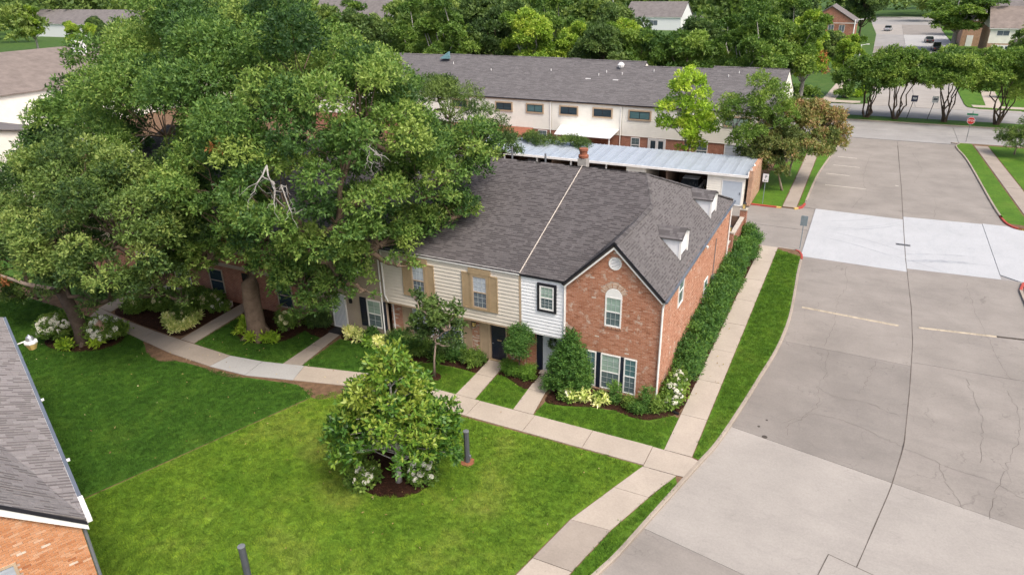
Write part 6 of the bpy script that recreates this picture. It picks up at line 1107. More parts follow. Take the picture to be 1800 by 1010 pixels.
for i, (x, y, h, lb) in enumerate(((-1.75, -0.75, .95, 'slim upright shrub below the wide window'), (-0.95, -0.95, .6, 'low round shrub below the right window'), (-0.3, -0.9, 1.15, 'tallest upright shrub near the brick corner'), (0.12, -0.75, .55, 'low spiky shrub beside the downspout'), (-0.5, -1.2, .45, 'small spiky shrub at the bed edge'), (-2.45, -1.0, .4, 'low leafy plant below the left window'))):
    bush('shrub', lb, (x, y, 0), [(x + random.uniform(-.15, .15), y + random.uniform(-.15, .15), z, random.uniform(.16, .26)) for z in np.arange(.15, h, .13)] + ball(x, y, .22, .3, .2, 6, .5, i), 'leaf_hedge' if i % 2 == 0 else 'leaf_mid', 50 + i, 55, 6, .13, .035, group='shrubs in the front bed', upb=.9, base_cv=.55)
for i, (x, y, r, lb) in enumerate(((-9.55, -.45, .5, 'bushy low shrub nearest the navy door'), (-10.6, -.35, .48, 'bushy low shrub right of the young tree'), (-11.7, -.5, .5, 'bushy low shrub behind the young tree trunk'), (-12.7, -.6, .6, 'bushy low shrub left of the young tree'), (-13.6, -.9, .7, 'largest dark shrub at the left end of the cream townhouse'), (-14.4, -.5, .5, 'dark shrub beside the pale brick pier'), (-13.2, -1.55, .42, 'low shrub at the curved bed edge'), (-16.1, -.35, .42, 'dark shrub below the black shutters'), (-19.6, -.5, .6, 'dark shrub left of the white security door'), (-20.3, -.4, .5, 'dark shrub near the oak on the door side'))):
    bush('shrub', lb, (x, y, 0), ball(x, y, r * .7, r, r * .75, 12, .45, i + 20), ('leaf_mid', 'leaf_hedge', 'leaf_dark')[i % 3], 60 + i, 30, 7, .2, .05, group='shrubs along the townhouse fronts', upb=.6, base_cv=.42)
# long hedge by the side wall, separate bushes at its far end
hc = []; rg = np.random.default_rng(77); y = 2.3
while y < 16.6:
    h = np.interp(y, [2, 4, 8, 12, 17], [1.0, 1.35, 1.75, 1.8, 1.7]) * rg.uniform(.86, 1.1)
    for z in np.arange(.25, h, .3):
        for s in (-1, 0, 1): hc.append((.68 + s * .34 + rg.normal(0, .07), y + rg.normal(0, .1), z + rg.normal(0, .06), rg.uniform(.23, .34)))
    y += .42
hg = bush('hedge', 'long dark green hedge along the brick side wall', (.68, 9, 0), hc, 'leaf_hedge', 78, 17, 6, .16, .06, 'hedge', upb=.6)
for i, (y, h, lb) in enumerate(((18.1, 1.75, 'nearest bush at the far end of the hedge'), (20.1, 1.6, 'middle bush at the far end of the hedge'), (22.1, 1.7, 'farthest bush of the hedge at the alley'))):
    bush('hedge_bush', lb, (.68, y, 0), [(.68 + rg.normal(0, .33), y + rg.normal(0, .42), z, rg.uniform(.28, .4)) for z in np.arange(.3, h, .1) for _ in (0, 1)], 'leaf_hedge', 80 + i, 30, 6, .16, .05, group='bushes ending the hedge', upb=.6)
# hydrangeas and variegated plants
FH = {}
def flower_mesh(mat, seed):
    rg = np.random.default_rng(seed); n = 60; d = unit_dirs(rg, n, -.35); C = d * rg.uniform(.8, 1.0, (n, 1)); V, cv = sprigs(rg, C, d, np.full(n, .5), 4, .42, .34, 1.35, .05); o = quads('flower_head', V, None, mat); me = o.data; bpy.data.objects.remove(o); return me
for mt in ('petal', 'petal_cream', 'petal_pink'): FH[mt] = flower_mesh(mt, 5)
def hydrangea(label, x, y, r, h, nf, seed, mat='petal', leafm='leaf_mid', fr=.11, pink=0, name='hydrangea'):
    t = bush(name, label, (x, y, 0), ball(x, y, h * .5, r, h * .5, 16, .42, seed), leafm, seed, 24, 6, .16, .10, 'hydrangea', upb=.5, base_cv=.5); rg = np.random.default_rng(seed)
    d = unit_dirs(rg, nf * 3, 0.0); d = d[np.argsort(-(d[:, 2] + .35 * d[:, 0] - .6 * d[:, 1]))][:nf]
    for k, q in enumerate(d):
        o = bpy.data.objects.new('flower_head', FH['petal_pink' if k < pink else mat]); col.objects.link(o); o.parent = t; s = fr * rg.uniform(.7, 1.25)
        o.location = (q[0] * r * 1.0, q[1] * r * 1.0, h * .5 + q[2] * h * .56); o.scale = (s, s, s * .8); o.rotation_euler = rg.uniform(0, 3, 3)
    return t
hydrangea('large white hydrangea left of the small oak trunk', -32.6, -7.7, 1.05, 1.25, 26, 201, fr=.15); hydrangea('white and pinkish hydrangea right of the small oak trunk', -29.9, -6.6, 1.0, 1.15, 22, 202, fr=.155, pink=3)
hydrangea('white hydrangea at the left of the magnolia bed', -9.0, -10.45, .6, .75, 11, 203, fr=.11); hydrangea('white hydrangea at the right of the magnolia bed', -6.9, -9.35, .55, .85, 10, 204, fr=.11)
hydrangea('white hydrangea between brick corner and side walk', .68, .55, .55, .85, 14, 205, fr=.095); hydrangea('white hydrangea next to the hedge end', .68, 1.55, .5, 1.0, 9, 206, fr=.095); hydrangea('white hydrangea by the black drain pipe', .6, -.15, .42, .5, 5, 207, fr=.085)
hydrangea('small white hydrangea under the yew', -3.9, -1.45, .34, .45, 5, 208, fr=.1); hydrangea('cream hydrangea at the shaded bed tip', -28.9, -2.0, .8, .9, 14, 209, 'petal_cream', fr=.12); hydrangea('cream hydrangea behind the shaded bed', -27.9, -1.1, .8, .9, 12, 210, 'petal_cream', fr=.12)
hydrangea('small white hydrangea beside the oak path', -26.9, -1.3, .5, .7, 5, 211, fr=.1); hydrangea('pale hydrangea right of the big oak trunk', -21.1, -1.6, .6, 1.1, 9, 212, 'petal_cream', fr=.13)
def var_plant(label, x, y, r, seed, leafm='leaf_variegated', h=.4, L=.26):
    bush('leafy_plant', label, (x, y, 0), [(x + random.uniform(-r, r) * .6, y + random.uniform(-r, r) * .6, random.uniform(.12, h), r * .45) for _ in range(7)], leafm, seed, 18, 7, L, .08, 'plant', upb=.8, tilt=1.1, base_cv=.55)
for i, (x, y, r, lb) in enumerate(((-17.35, -.65, .42, 'pale variegated plant beside the door mat'), (-16.5, -.75, .36, 'small white edged plant below the left shutter'), (-15.1, -.85, .45, 'pale yellow variegated plant before the downspout'), (-3.05, -1.25, .32, 'white edged plant under the left window'), (-2.35, -1.15, .36, 'yellow variegated plant under the wide window'), (-3.6, -1.55, .25, 'pale plant at the foot of the yew'))): var_plant(lb, x, y, r, 230 + i)
for i, (x, y, r, lb) in enumerate(((-23.4, -2.7, .4, 'lime leafy plant left of the big oak trunk'), (-22.2, -3.3, .35, 'lime leafy plant before the big oak trunk'), (-21.2, -3.0, .4, 'lime leafy plant right of the big oak trunk'), (-23.9, -1.9, .4, 'lime leafy plant behind the oak on the path side'), (-31.0, -8.3, .4, 'lime leafy plant under the left oak'), (-29.6, -7.4, .35, 'lime leafy plant under the right hydrangea'), (-15.85, -1.0, .3, 'hosta in the bed below the black shutters'), (-14.0, -1.6, .4, 'hosta at the bed corner'), (-11.4, -1.0, .34, 'lime plant behind the mulch ring'))): var_plant(lb, x, y, r, 240 + i, 'leaf_yellowgreen' if i < 6 else 'leaf_box', .3, .3)
for i, (x, y, r, lb) in enumerate(((-30.2, -2.4, .9, 'green shrub at the far left of the shaded bed'), (-29.6, -1.0, .8, 'green shrub near the stone wall in the shaded bed'), (-31.6, -3.3, .8, 'green shrub by the curved walk in the shaded bed'), (-28.0, -3.0, .7, 'green shrub in the middle of the edging plants'))): hydrangea(lb, x, y, r, r * .95, 6, 280 + i, 'petal_cream', fr=.11)
# heart of white pebbles-like low plants in the shaded bed
for k, (x, y) in enumerate(((-28.6, -3.6), (-28.0, -3.95), (-27.4, -4.25), (-26.9, -4.2), (-26.8, -3.7), (-26.9, -3.2), (-27.1, -2.8))): var_plant(('first', 'second', 'third', 'fourth', 'fifth', 'sixth', 'seventh')[k] + ' cream edging plant from the left around the shaded bed', x, y, .42, 260 + k, h=.32, L=.22)
pm = thing('fan_palm', 'small fan palm right behind the oak trunk', 'palm', (-20.9, -.9, 0)); rg = np.random.default_rng(12); fr = []; m = MB()
for k in range(13):
    a = k * 2.4; el = rg.uniform(.2, 1.1); c = np.array([-20.9 + math.cos(a) * .9 * math.cos(el), -.9 + math.sin(a) * .9 * math.cos(el), .9 + 1.1 * math.sin(el)]); m.tube([(-20.9, -.9, .7), tuple(c)], .018, 4)
    ax = norm(np.array([[math.cos(a) * math.cos(el), math.sin(a) * math.cos(el), .3 * math.sin(el) - .3]])); s = norm(np.cross(ax, [[0, 0, 1.]])) 
    for j in range(11): th = (j - 5) * .27; d = (ax * math.cos(th) + s * math.sin(th))[0]; n_v = np.array([0, 0, .02]); e = c + d * .55 - np.array([0, 0, .12]); q = np.cross(d, [0, 0, 1]) * .03; fr.append((c, (c + e) / 2 + q, e, (c + e) / 2 - q))
m.tube([(-20.9, -.9, 0), (-20.9, -.9, .8)], .12, 8); obj('stem', m, 'bark_dark', pm); quads('frond', np.array(fr), rg.uniform(.2, .8, len(fr)), 'leaf_mid', pm)

# ------------------------------------------------------------------ trees behind the alley and in the street
big_tree('yellow_green_tree', 'bright yellow green tree before the rear townhouses', (-8.7, 41.2, 0), [(-8.7, 41.2, -0.1), (-8.7, 41.2, 1.6), (-8.75, 41.2, 3)], [(-8.8, 41.2, 9.3, 1.0), (-8.7, 41.2, 8.0, 1.5), (-9.6, 41.2, 6.5, 1.5), (-7.9, 41.2, 6.4, 1.4), (-9.9, 41.0, 4.8, 1.3), (-7.4, 41, 4.9, 1.4), (-8.8, 40.8, 4.0, 1.5), (-8.2, 41, 3.0, 1.1)], 'leaf_yellowgreen', 'bark_grey', 106, 11, 5, 0.3, 0.13, cr=.36, dens=.55, r0=.16)
big_tree('ash_tree', 'loose mid green tree left of the bronze crape myrtles', (-2.6, 39.6, 0), [(-2.6, 39.6, -.1), (-2.5, 39.6, 2), (-2.3, 39.5, 3.4)], [(-2.3, 39.5, 8.8, 1.4), (-3.2, 39.4, 7.4, 1.7), (-1.0, 39.5, 7.6, 1.6), (-3.9, 39.3, 5.6, 1.6), (-1.6, 39.2, 5.6, 1.8), (-.2, 39.6, 6.4, 1.3), (-2.8, 39, 4.1, 1.4)], 'leaf_mid', 'bark_grey', 107, 11, 5, 0.28, 0.10, cr=.34, dens=.55, r0=.2, base_cv=.62)
big_tree('crape_myrtle', 'nearer bronze and green crape myrtle beside the far walk', (.7, 38.9, 0), [(.9, 38.9, -.05), (.6, 38.9, .9), (.3, 39, 1.7)], [(-.5, 39.2, 3.0, 1.5), (.9, 39, 3.0, 1.4), (-1.8, 39.2, 2.8, 1.3), (.2, 39.6, 4.3, 1.6), (1.7, 39.6, 3.8, 1.3), (-1.2, 39.6, 4.3, 1.4), (-.2, 38.6, 2.2, 1.1)], 'leaf_bronze', 'bark_pale', 108, 22, 5, .24, .10, cr=.34, dens=.6, r0=.09, base_cv=.42)
big_tree('crape_myrtle', 'farther pinkish bronze crape myrtle over the far walk', (.8, 44.5, 0), [(.8, 44.5, -.05), (.9, 44.5, 1), (1.1, 44.5, 2)], [(1.4, 43.0, 5.6, 1.9), (3.0, 42.8, 4.9, 1.9), (.0, 43.0, 5.2, 1.9), (1.8, 43.3, 6.6, 1.5), (4.0, 42.6, 4.0, 1.5), (-1.2, 42.7, 4.2, 1.7), (1.8, 42.1, 4.0, 1.8), (3.0, 41.8, 3.4, 1.4)], 'leaf_bronze', 'bark_pale', 109, 18, 5, .28, .12, cr=.34, dens=.6, r0=.1, base_cv=.74)
def street_tree(label, x, y, h, w, seed, leafm='leaf_mid'):
    rg = np.random.default_rng(seed); t = thing('street_tree', label, 'tree', (x, y, 0.05), 'multi stemmed trees along the median'); m = MB(); lobes = []
    for k in range(7):
        a = k * .9 + rg.uniform(-.2, .2); r = w * .5 * rg.uniform(.15, .38); c = (x + r * math.cos(a), y + r * math.sin(a), h * rg.uniform(.56, .7)); lobes.append((*c, w * .2)); limb(m, (x + .25 * math.cos(a), y + .25 * math.sin(a), 0), c, .12, .05, rg, 5, .07, 6)
    for k in range(9): a = k * .7; lobes.append((x + w * .36 * math.cos(a), y + w * .3 * math.sin(a), h * rg.uniform(.6, .72), w * .18))
    for k in range(5): a = k * 1.26; lobes.append((x + w * .2 * math.cos(a), y + w * .2 * math.sin(a), h * .84, w * .2))
    cl, own = lobes_to_clumps(rg, lobes, .55, .36, -.4, .75); obj('trunk', m, 'bark_dark', t); V, cv = clump_leaves(rg, cl, 8, 5, .36, .16, -.5); quads('crown', V, cv, leafm, t)
street_tree('leftmost median tree with dark multi stemmed trunk', 6.74, 79.3, 7.4, 8.4, 301); street_tree('second median tree from the left beside two street signs', 10.2, 79.4, 8.2, 9.4, 302); street_tree('third median tree from the left', 15.9, 79.5, 8.4, 9.6, 303); street_tree('rightmost median tree behind the stop sign', 21.7, 79.7, 8.4, 9.6, 304)
def blob_tree(rg, h, w, lobn, nleaf, L, W, trunk_h=.3, sphere=.42):
    """local-space tree: trunk MB and leaf quads"""
    m = MB(); lobes = []; m.tube([(0, 0, -.1), (rg.normal(0, .1), rg.normal(0, .1), h * trunk_h)], [h * .026, h * .018], 8)
    for k in range(lobn):
        a = rg.uniform(0, 6.283); zz = rg.uniform(trunk_h + .08, .92); rmax = w * .5 * math.sin(math.pi * min(1, max(.05, (zz - trunk_h + .12) / (1.1 - trunk_h)))) ; r = rmax * math.sqrt(rg.uniform(.1, 1)) * .75
        lobes.append((r * math.cos(a), r * math.sin(a), h * zz, w * rg.uniform(.13, .2))); limb(m, (0, 0, h * trunk_h * .95), lobes[-1][:3], h * .01, h * .003, rg, 4, .1, 5)
    cl, own = lobes_to_clumps(rg, lobes, .5, sphere, -.4, .7); A = sum(4 * np.pi * c[3] ** 2 for c in cl); V, cv = clump_leaves(rg, cl, nleaf / 5 / A, 5, L, W, -.5); return m, V, cv
VAR = []
for i, (lm, bk, hh, ww, th) in enumerate((('leaf_mid', 'bark_grey', 15, 10, .3), ('leaf_dark', 'bark_dark', 13, 11, .2), ('leaf_lime', 'bark_grey', 15, 8.5, .28), ('leaf_far', 'bark_pale', 12, 10, .25), ('leaf_mid', 'bark_pale', 11, 10, .12))):
    rg = np.random.default_rng(400 + i); m, V, cv = blob_tree(rg, hh, ww, 22, 21000, .44, .22, th); tm = m.mesh('trunk'); tm.materials.append(M[bk]); o = quads('crown', V, cv, lm); cm = o.data; bpy.data.objects.remove(o); VAR.append((tm, cm, hh))
def bg_tree(label, x, y, v, h, rot, group=None, name='background_tree'):
    tm, cm, hh = VAR[v]; t = thing(name, label, 'tree', (x, y, 0), group); s = h / hh
    for nm, me in (('trunk', tm), ('crown', cm)): o = bpy.data.objects.new(nm, me); col.objects.link(o); o.parent = t
    t.scale = (s * random.uniform(.92, 1.1), s * random.uniform(.92, 1.1), s); t.rotation_euler = (0, 0, rot); return t
BG = 'leafy tree in the row behind the rear townhouse roof'
spots = [(-66, 66, 1, 13, 1), (-58, 69, 0, 15, 2), (-50, 66, 0, 16, 3), (-44, 72, 1, 14, 4), (-38, 67, 2, 14.5, 5), (-32, 71, 2, 12.5, 1.5), (-27, 67, 1, 11.5, 2.5), (-22, 70, 4, 11, 3.5), (-16, 67, 4, 11.0, .5), (-11, 72, 0, 13, 1.2), (-6.5, 67, 0, 14.5, 2.2), (-52, 80, 1, 15, 3.3), (-40, 82, 0, 15.5, 4.4), (-28, 80, 2, 12.5, 5.5), (-17, 82, 1, 11.5, .7), (-9, 82, 0, 15, 1.9), (-62, 84, 3, 15, 3), (-74, 74, 0, 15, 5), (-33, 90, 1, 13, .2), (-46, 92, 0, 15, 2.9)]
ORD = ('first', 'second', 'third', 'fourth', 'fifth', 'sixth', 'seventh', 'eighth', 'ninth', 'tenth', 'eleventh', 'twelfth')
front = sorted([s for s in spots if s[1] < 75], key=lambda s: math.atan2(s[0] - 6.6, s[1] + 28)); back = sorted([s for s in spots if s[1] >= 75], key=lambda s: math.atan2(s[0] - 6.6, s[1] + 28))
for row, txt in ((front, 'tree from the left right behind the rear townhouse roof'), (back, 'tree from the left in the second row behind the rear townhouses')):
    for i, (x, y, v, h, r) in enumerate(row): bg_tree(ORD[i] + ' ' + ('', 'dark ', 'lime ', 'olive ', 'low ')[v] + txt, x, y, v, h, r, 'trees behind the rear townhouses')
bg_tree('lime green tree with orange dead leaves beside the median', -2.4, 84.8, 2, 13.5, 1.0, name='sycamore_tree'); bg_tree('lime green tree right beside the orange tinged tree', 3.0, 97, 2, 9.5, 2.0, name='sycamore_tree'); bg_tree('tall grey trunked tree behind the rear row end', -4.5, 78.5, 0, 15.5, 4.0, name='sycamore_tree')
stt = bpy.data.objects['sycamore_tree']; rg = np.random.default_rng(15)
V, cv = clump_leaves(rg, [(.7, -2.6, 8.4, .45), (1.0, -2.8, 7.4, .35), (1.5, -2.9, 5.9, .5), (-.9, -2.7, 9.6, .3)], 7, 5, .35, .14, -1, droop=.3); quads('dead_leaves', V, cv, 'leaf_dead').parent = stt
bg_tree('big dark oak shading parked cars at the upper right', 22.6, 178, 0, 14, .4, name='oak_tree').scale = (1.75, 1.75, .95); bg_tree('bushy olive tree left of the far parking road', -1.5, 128, 3, 7.5, 2.2, name='shade_tree'); bg_tree('dark tree left of the distant parked car', 1.0, 215, 1, 13, 2, name='shade_tree'); bg_tree('tall dark tree left of the brown brick house', -13, 172, 1, 14, 1, name='shade_tree'); bg_tree('small bronze tree before the cream house', 33.8, 160, 3, 6.2, 1, name='shade_tree')
bg_tree('bright green tree at the left edge beyond the brown roof', -118, 62, 2, 10.5, 1, name='shade_tree'); bg_tree('dark green tree beyond the chimney at the left edge', -104, 68, 1, 10, 1, name='shade_tree'); bg_tree('olive tree before the long white house at the top left', -150, 96, 3, 10.5, 2, name='shade_tree'); bg_tree('yellow green tree at the top left corner', -215, 105, 2, 13, 2, name='shade_tree'); bg_tree('round pale green tree above the big oak', -90, 78, 0, 13.5, 3, name='shade_tree'); bg_tree('dark tree between the left roofs', -78, 55, 1, 10.5, .2, name='shade_tree')
for (x, y, v, h, lb) in ((-206, 118, 1, 8, 'low dark tree left of the cypress before the long white house'), (-220, 128, 1, 8, 'low dark tree at the left end of the long white house'), (-196, 104, 2, 9, 'lime tree below the long white house'), (-170, 92, 2, 9.5, 'lime tree behind the brown roofed house'), (-150, 82, 1, 9, 'dark tree behind the ridge of the brown roofed house'), (-176, 118, 1, 8.5, 'low dark tree right of the cypress')): bg_tree(lb, x, y, v, h, x, 'trees at the upper left', name='shade_tree')
bush('conifer_shrub', 'dark brown green cypress before the long white house', (-185, 122, 0), [(-185 + random.uniform(-2, 2), 122 + random.uniform(-2, 2), z, 1.3) for z in np.arange(1, 10, .8) for _ in (0, 1)], 'leaf_bronze', 333, 3, 5, .7, .3)
# right edge shrub, hedges by the street
big_tree('oleander', 'grey green flowering shrub at the right edge near the stop sign', (21.6, 62.5, 0), [(21.6, 62.5, 0), (21.6, 62.5, .4), (21.7, 62.5, .8)], [(21.0, 62.0, 1.8, 1.1), (22.4, 62, 2.6, 1.4), (23.4, 61.5, 3.6, 1.5), (21.6, 61, 1.5, 1.0), (23, 60.5, 2.0, 1.4), (20.3, 63, 1.6, .9)], 'leaf_far', 'bark_pale', 110, 14, 6, .26, .07, cr=.36, r0=.08, cat='shrub')
for i, (x, y, w, lb) in enumerate(((-2.6, 95.5, 2.6, 'long clipped hedge block left of the far path'), (-6.5, 95.2, 1.6, 'dark clipped hedge by the grey tree trunk'), (3.4, 95.5, 1.2, 'rounded shrub right of the far path'), (5.2, 97.5, 1.0, 'yellow green shrub at the far corner'), (25.5, 104, 1.4, 'dark shrub by the far right path'), (26.2, 163, 1.8, 'shrub beside the cream house wall'))):
    bush('shrub', lb, (x, y, 0), [(x + random.uniform(-w, w), y + random.uniform(-.8, .8), random.uniform(.3, 1.4), .55) for _ in range(int(9 * w))], 'leaf_yellowgreen' if i == 3 else 'leaf_mid', 340 + i, 6, 5, .35, .16)
# distant woods: one mass to the horizon
rg = np.random.default_rng(500); VV, CC = [], []; mods = [blob_tree(np.random.default_rng(510 + k), 13, 13, 12, 2200, 1.3, .7, .15) for k in range(3)]
def keepout(x, y): return (-80 < x < -50 and 200 < y < 246) or (-296 < x < -222 and 130 < y < 172) or (2 < x < 27 and y < 285) or (24 < x < 50 and 130 < y < 215) or (-14 < x < 2 and 150 < y < 205) or (-14 < x < 6 and y < 150) or (-192 < x < -148 and 176 < y < 214)
n = 0
while n < 104:
    d = rg.uniform(105, 330); th = rg.uniform(-1.08, .42); x, y = 6.6 + d * math.sin(th), -28 + d * math.cos(th)
    if y < 92 or keepout(x, y) or (x > -14 and y < 100): continue
    if abs((x - 6.6) / (y + 28) - (-65 - 6.6) / (234 + 28)) < .075 and y < 228 and y > 100: continue
    if abs((x - 6.6) / (y + 28) - (-258 - 6.6) / (157 + 28)) < .17 and y < 150: continue
    if abs((x - 6.6) / (y + 28) - (-170 - 6.6) / (200 + 28)) < .05 and y < 190: continue
    m, V, cv = mods[n % 3]; s = rg.uniform(.75, 1.15); a = rg.uniform(0, 6.28); ca, sa = math.cos(a), math.sin(a); W = V * s; X = W[..., 0] * ca - W[..., 1] * sa + x; Y = W[..., 0] * sa + W[..., 1] * ca + y; VV.append(np.stack([X, Y, W[..., 2]], -1)); CC.append(np.clip(cv + rg.normal(0, .16), 0, 1)); n += 1
wd = quads('woods', np.concatenate(VV), np.concatenate(CC), 'leaf_far'); stuff(wd, 'distant green woods filling the top of the view'); wd['category'] = 'woods'
# far band closing the horizon
VV, CC = [], []
for k in range(150):
    th = -1.1 + 1.6 * k / 150; d = rg.uniform(340, 430); x, y = 6.6 + d * math.sin(th), -28 + d * math.cos(th); m, V, cv = mods[k % 3]; sel = rg.random(len(V)) < .3; W = V[sel] * np.array([1.6, 1.6, 1.35]) * rg.uniform(.85, 1.15); VV.append(W + np.array([x, y, 0])); CC.append(np.clip(cv[sel] + rg.normal(0, .12), 0, 1))
wd2 = quads('woods', np.concatenate(VV), np.concatenate(CC), 'leaf_far'); stuff(wd2, 'farthest line of woods closing the horizon'); wd2['category'] = 'woods'

# ------------------------------------------------------------------ small things
rg = np.random.default_rng(66); X, Y = [], []
for (x, y, s, k) in ((-7.8, -10, 2.6, 60), (-22, -5, 4.5, 120), (-29, -8, 3.5, 80), (-12, -10, 5, 40), (-20, -9, 4, 60), (1.9, 4, 4, 25), (-16.0, -4.5, 3, 40), (-5, -4, 3, 18)): X.append(rg.normal(x, s * (1 if x < 1 else .12), k)); Y.append(rg.normal(y, s * .7, k))
X, Y = np.concatenate(X), np.concatenate(Y); ok = (X < 2.4) & (Y < -.2) | ((X > 1.4) & (X < 2.4)); X, Y = X[ok], Y[ok]; k = len(X); C_ = np.stack([X, Y, np.full(k, .06)], 1); V, cv = sprigs(rg, C_, np.tile([[0, 0, 1.]], (k, 1)) + rg.normal(0, .3, (k, 3)), rg.uniform(0, 1, k), 1, .11, .055, 1.5); fl = quads('fallen_leaves', V, cv, 'leaf_litter'); stuff(fl, 'yellow brown fallen leaves scattered on lawns and walks'); fl['category'] = 'fallen leaves'
def post_light(label, x, y, h=1.55):
    t = thing('post_light', label, 'post light', (x, y, 0), 'grey octagonal post lights on the lawn')
    obj('post', MB().lathe([(.115, 0.03), (.115, h - .06), (.125, h - .05), (.125, h - .01), (.11, h)], (x, y), 8), 'post_grey', t); obj('base', MB().lathe([(.32, -.02), (.32, .035), (.16, .05)], (x, y), 6), 'clay', t)
    obj('outlet_box', MB().box(x + .1, x + .16, y - .05, y + .05, .25, .4), 'grey_metal', t); obj('cap', MB().lathe([(.13, h), (.13, h + .02), (.02, h + .035)], (x, y), 8), 'grey_metal', t)
post_light('grey post light right of the magnolia', -5.86, -7.58); post_light('grey post light cut by the bottom edge of the photograph', -9.22, -16.37, 1.75)
def text_mesh(name, body, size, mat, parent, T, a, z, d):
    cu = bpy.data.curves.new(name, 'FONT'); cu.body = body; cu.size = size; cu.align_x = 'CENTER'; cu.align_y = 'CENTER'; o = bpy.data.objects.new(name, cu); col.objects.link(o); dg = bpy.context.evaluated_depsgraph_get(); me = bpy.data.meshes.new_from_object(o.evaluated_get(dg)); bpy.data.objects.remove(o)
    for v in me.vertices: v.co = Vector(T(a + v.co.x, d, z + v.co.y))
    return link(name, me, mat, parent)
def rotT(x, y, yaw):
    c, s = math.cos(yaw), math.sin(yaw); return lambda a, d, z: (x + a * c + d * s, y + a * s - d * c, z)
def plate(m, T, cx, cz, r, n, d0, d1, off=0.0):
    p = [(cx + r * math.cos(6.2832 * k / n + off), cz + r * math.sin(6.2832 * k / n + off)) for k in range(n)]; return m.add([T(a, d0, z) for a, z in p] + [T(a, d1, z) for a, z in p], [tuple(range(n))[::-1], tuple(range(n, 2 * n))] + [(i, (i + 1) % n, n + (i + 1) % n, n + i) for i in range(n)])
T = rotT(17.53, 67.6, R(-5)); s = thing('stop_sign', 'red octagonal stop sign with street name blades at the cross street', 'stop sign', (17.53, 67.6, 0))
obj('post', MB().tube([T(0, -.03, 0), T(0, -.03, 3.3)], .035, 6), 'grey_metal', s); pl = obj('plate', plate(MB(), T, 0, 2.4, .42, 8, 0, .015, R(22.5)), 'sign_white', s); obj('face', plate(MB(), T, 0, 2.4, .39, 8, .015, .022, R(22.5)), 'stop_red', pl); text_mesh('lettering', 'STOP', .31, 'sign_white', pl, T, 0, 2.4, .027)
obj('name_blade', MB().box(-.55, .55, -.02, .0, 3.0, 3.2, T), 'sign_green', s); obj('name_blade', MB().box(-.02, .02, -.55, .55, 3.22, 3.42, T), 'sign_green', s)
T = rotT(3.95, 23.95, R(0)); s = thing('road_sign', 'grey blank back of a road sign at the alley corner', 'sign', (3.95, 23.95, 0)); obj('post', MB().tube([T(0, 0, 0), T(0, 0, 2.5)], .03, 6), 'sign_back', s); obj('plate', MB().box(-.23, .23, .03, .045, 1.75, 2.5, T), 'sign_back', s, bevel=.006)
T = rotT(-.12, 34.05, R(-8)); s = thing('road_sign', 'small white parking sign on a pale post beside the carport', 'sign', (-.12, 34.05, 0)); obj('post', MB().tube([T(0, 0, 0), T(0, 0, 2.6)], .03, 6), 'sign_back', s); pl = obj('plate', MB().box(-.24, .24, .03, .045, 1.95, 2.65, T), 'sign_white', s)
text_mesh('lettering', 'P', .38, 'black_metal', pl, T, .04, 2.38, .05); obj('arrow', MB().add([T(-.15, .05, 2.08), T(-.05, .05, 2.0), T(-.05, .05, 2.06), T(.14, .05, 2.06), T(.14, .05, 2.1), T(-.05, .05, 2.1), T(-.05, .05, 2.16)], [(0, 1, 2, 3, 4, 5, 6)]), 'black_metal', pl)
for (x, y, mt, lb) in ((11.6, 80.2, 'sign_navy', 'dark square street sign on a leaning pole in the median'), (14.0, 80.2, 'sign_white', 'pale square street sign on a leaning pole in the median')):
    T = rotT(x, y, 0); s = thing('road_sign', lb, 'sign', (x, y, .06)); obj('post', MB().tube([(x, y, .05), (x + .5, y, 3.0)], .045, 6), 'black_metal', s); obj('plate', MB().box(.1, .85, .05, .07, 2.3, 3.1, T), mt, s); obj('symbol', MB().box(.25, .7, .07, .078, 2.6, 2.85, T), 'sign_white' if mt == 'sign_navy' else 'gutter_blue', s)
w = thing('wreath', 'dark green wreath with bow on the pale front door', 'wreath', (-5.42, .42, 1.75)); rg = np.random.default_rng(3); th = rg.uniform(0, 6.28, 260); Cw = np.stack([-5.42 + .21 * np.cos(th), np.full(260, .44) + rg.normal(0, .02, 260), 1.72 + .21 * np.sin(th)], 1) + rg.normal(0, .025, (260, 3)); V, cv = sprigs(rg, Cw, rg.normal(0, 1, (260, 3)) + np.array([0, -1, 0]), np.full(260, .4), 3, .07, .03); quads('foliage', V, cv, 'leaf_dark', w)
obj('bow', MB().add([(-5.42, .38, 1.95), (-5.6, .38, 2.06), (-5.62, .38, 1.9), (-5.22, .38, 2.06), (-5.24, .38, 1.9), (-5.42, .41, 1.93)], [(0, 1, 2), (0, 3, 4), (5, 2, 1), (5, 4, 3)]), 'black_metal', w)
lantern('wall_lantern', (-6.48, .38, 1.75), 'small black wall lantern left of the wreathed door', s=.9)
tag(obj('door_mat', MB().box(-18.95, -18.05, -.16, .0 - .06, .03, .05).box(-18.95, -18.05, -.75, -.16, .03, .052), 'mat_rubber'), 'black door mat before the white security door', 'door mat')
dp = thing('drain_pipe', 'black corrugated drain pipe running from the downspout to the walk', 'drain pipe', (.5, -.3, 0)); pts = [(.34, -.26, .09), (.6, -.34, .08), (.9, -.44, .08), (1.22, -.52, .07)]; m = MB()
for k in range(24): t = k / 23; i = min(2, int(t * 3)); u = t * 3 - i; p = Vector(pts[i]).lerp(Vector(pts[i + 1]), u); q = p + Vector((.02, -.005, 0)); m.tube([tuple(p), tuple(q)], .062 if k % 2 else .052, 8)
obj('pipe', m, 'black_metal', dp); tag(obj('splash_block', MB().prism([(.25, -.42), (.62, -.5), (.66, -.32), (.28, -.2)], .03, .085), 'tan_trim', bevel=.01), 'small tan splash block under the corner downspout', 'splash block')
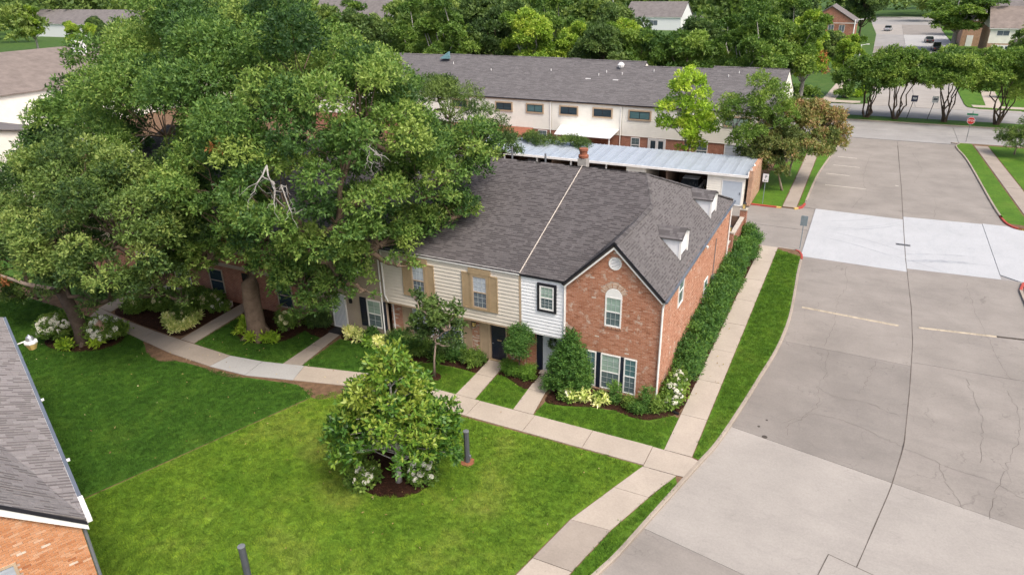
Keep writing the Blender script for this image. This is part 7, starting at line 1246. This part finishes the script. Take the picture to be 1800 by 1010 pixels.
tag(obj('flower_pot', MB().lathe([(.09, .05), (.13, .28), (.14, .3), (.11, .3)], (-6.55, .1), 10), 'clay'), 'small reddish pot behind the box shrubs', 'flower pot')
def car(label, x, y, yaw, mat, L=4.5, Wd=1.82, Hh=1.5, pickup=False, suv=False):
    t = thing('parked_car', label, 'car', (x, y, -.1)); c, s = math.cos(yaw), math.sin(yaw); T = lambda a, b, z: (x + a * c - b * s, y + a * s + b * c, z - .1); h = L / 2
    pr = [(-h, .32), (-h, .75), (-h + .12, .92), (-h * .52 if not suv else -h * .9, .98), (h * .38, .95), (h * .92, .78), (h, .6), (h, .32)]; m = MB(); n = len(pr)
    m.add([T(a, sg * Wd / 2 * (1 if z < .8 else .96), z) for sg in (-1, 1) for a, z in pr], [tuple(range(n)), tuple(range(n, 2 * n))[::-1]] + [(i, (i + 1) % n, n + (i + 1) % n, n + i) for i in range(n)]); obj('body', m, mat, t)
    cab = [(-h * .8 if suv else (-h * .1 if pickup else -h * .62), .95), (-h * .72 if suv else (-h * .08 if pickup else -h * .35), Hh), (h * .12, Hh), (h * .42, .95)]
    m = MB(); m.add([T(a, sg * Wd / 2 * (.93 if z < 1 else .78), z) for sg in (-1, 1) for a, z in cab], [(0, 1, 2, 3), (7, 6, 5, 4), (0, 4, 5, 1), (2, 6, 7, 3)]); obj('window', m, 'glass_car', t)
    obj('roof', MB().add([T(a, sg * Wd / 2 * .79, z) for sg in (-1, 1) for a, z in ((cab[1][0] - .05, Hh), (cab[2][0] + .05, Hh), (cab[2][0], Hh + .04), (cab[1][0], Hh + .04))], [(0, 1, 2, 3), (7, 6, 5, 4), (0, 4, 5, 1), (1, 5, 6, 2), (2, 6, 7, 3), (3, 7, 4, 0)]), mat, t)
    for a in (-h * .6, h * .62):
        for sg in (-1, 1): w = obj('wheel', MB().tube([T(a, sg * Wd / 2 * .86, .33), T(a, sg * Wd / 2 * 1.01, .33)], .33, 14), 'tyre', t); obj('rim', MB().tube([T(a, sg * Wd / 2 * 1.0, .33), T(a, sg * Wd / 2 * 1.02, .33)], .2, 10), 'steel', w)
    for sg in (-1, 1): obj('headlight', MB().add([T(h + .01, sg * Wd * .3, .62), T(h + .01, sg * Wd * .46, .62), T(h - .06, sg * Wd * .46, .74), T(h - .06, sg * Wd * .3, .74)], [(0, 1, 2, 3)]), 'sign_white', t); obj('tail_light', MB().add([T(-h - .01, sg * Wd * .3, .66), T(-h - .01, sg * Wd * .47, .66), T(-h - .01, sg * Wd * .47, .8), T(-h - .01, sg * Wd * .3, .8)], [(0, 1, 2, 3)]), 'lamp_red', t)
    return t
car('pale grey car parked on the distant road', 8.6, 240, R(80), 'car_silver', suv=True, Hh=1.65); car('black pickup parked by the far oak', 19.4, 178, R(95), 'car_dark', 5.4, 1.95, 1.85, pickup=True); car('dark car parked behind the black pickup', 18.6, 200, R(95), 'car_dark', Hh=1.5, suv=True)
car('white car nose just showing under the carport', -6.6, 34.9, R(-90), 'car_white'); car('dark car in the shade of the carport', -9.3 + 2.2 - 2.9, 35.2, R(-90), 'car_dark') if False else None; car('silver car in the left bay of the carport', -15.7, 35.0, R(-90), 'car_silver'); car('pale car beside the chimney in the carport', -22.6, 35.0, R(-90), 'car_white')
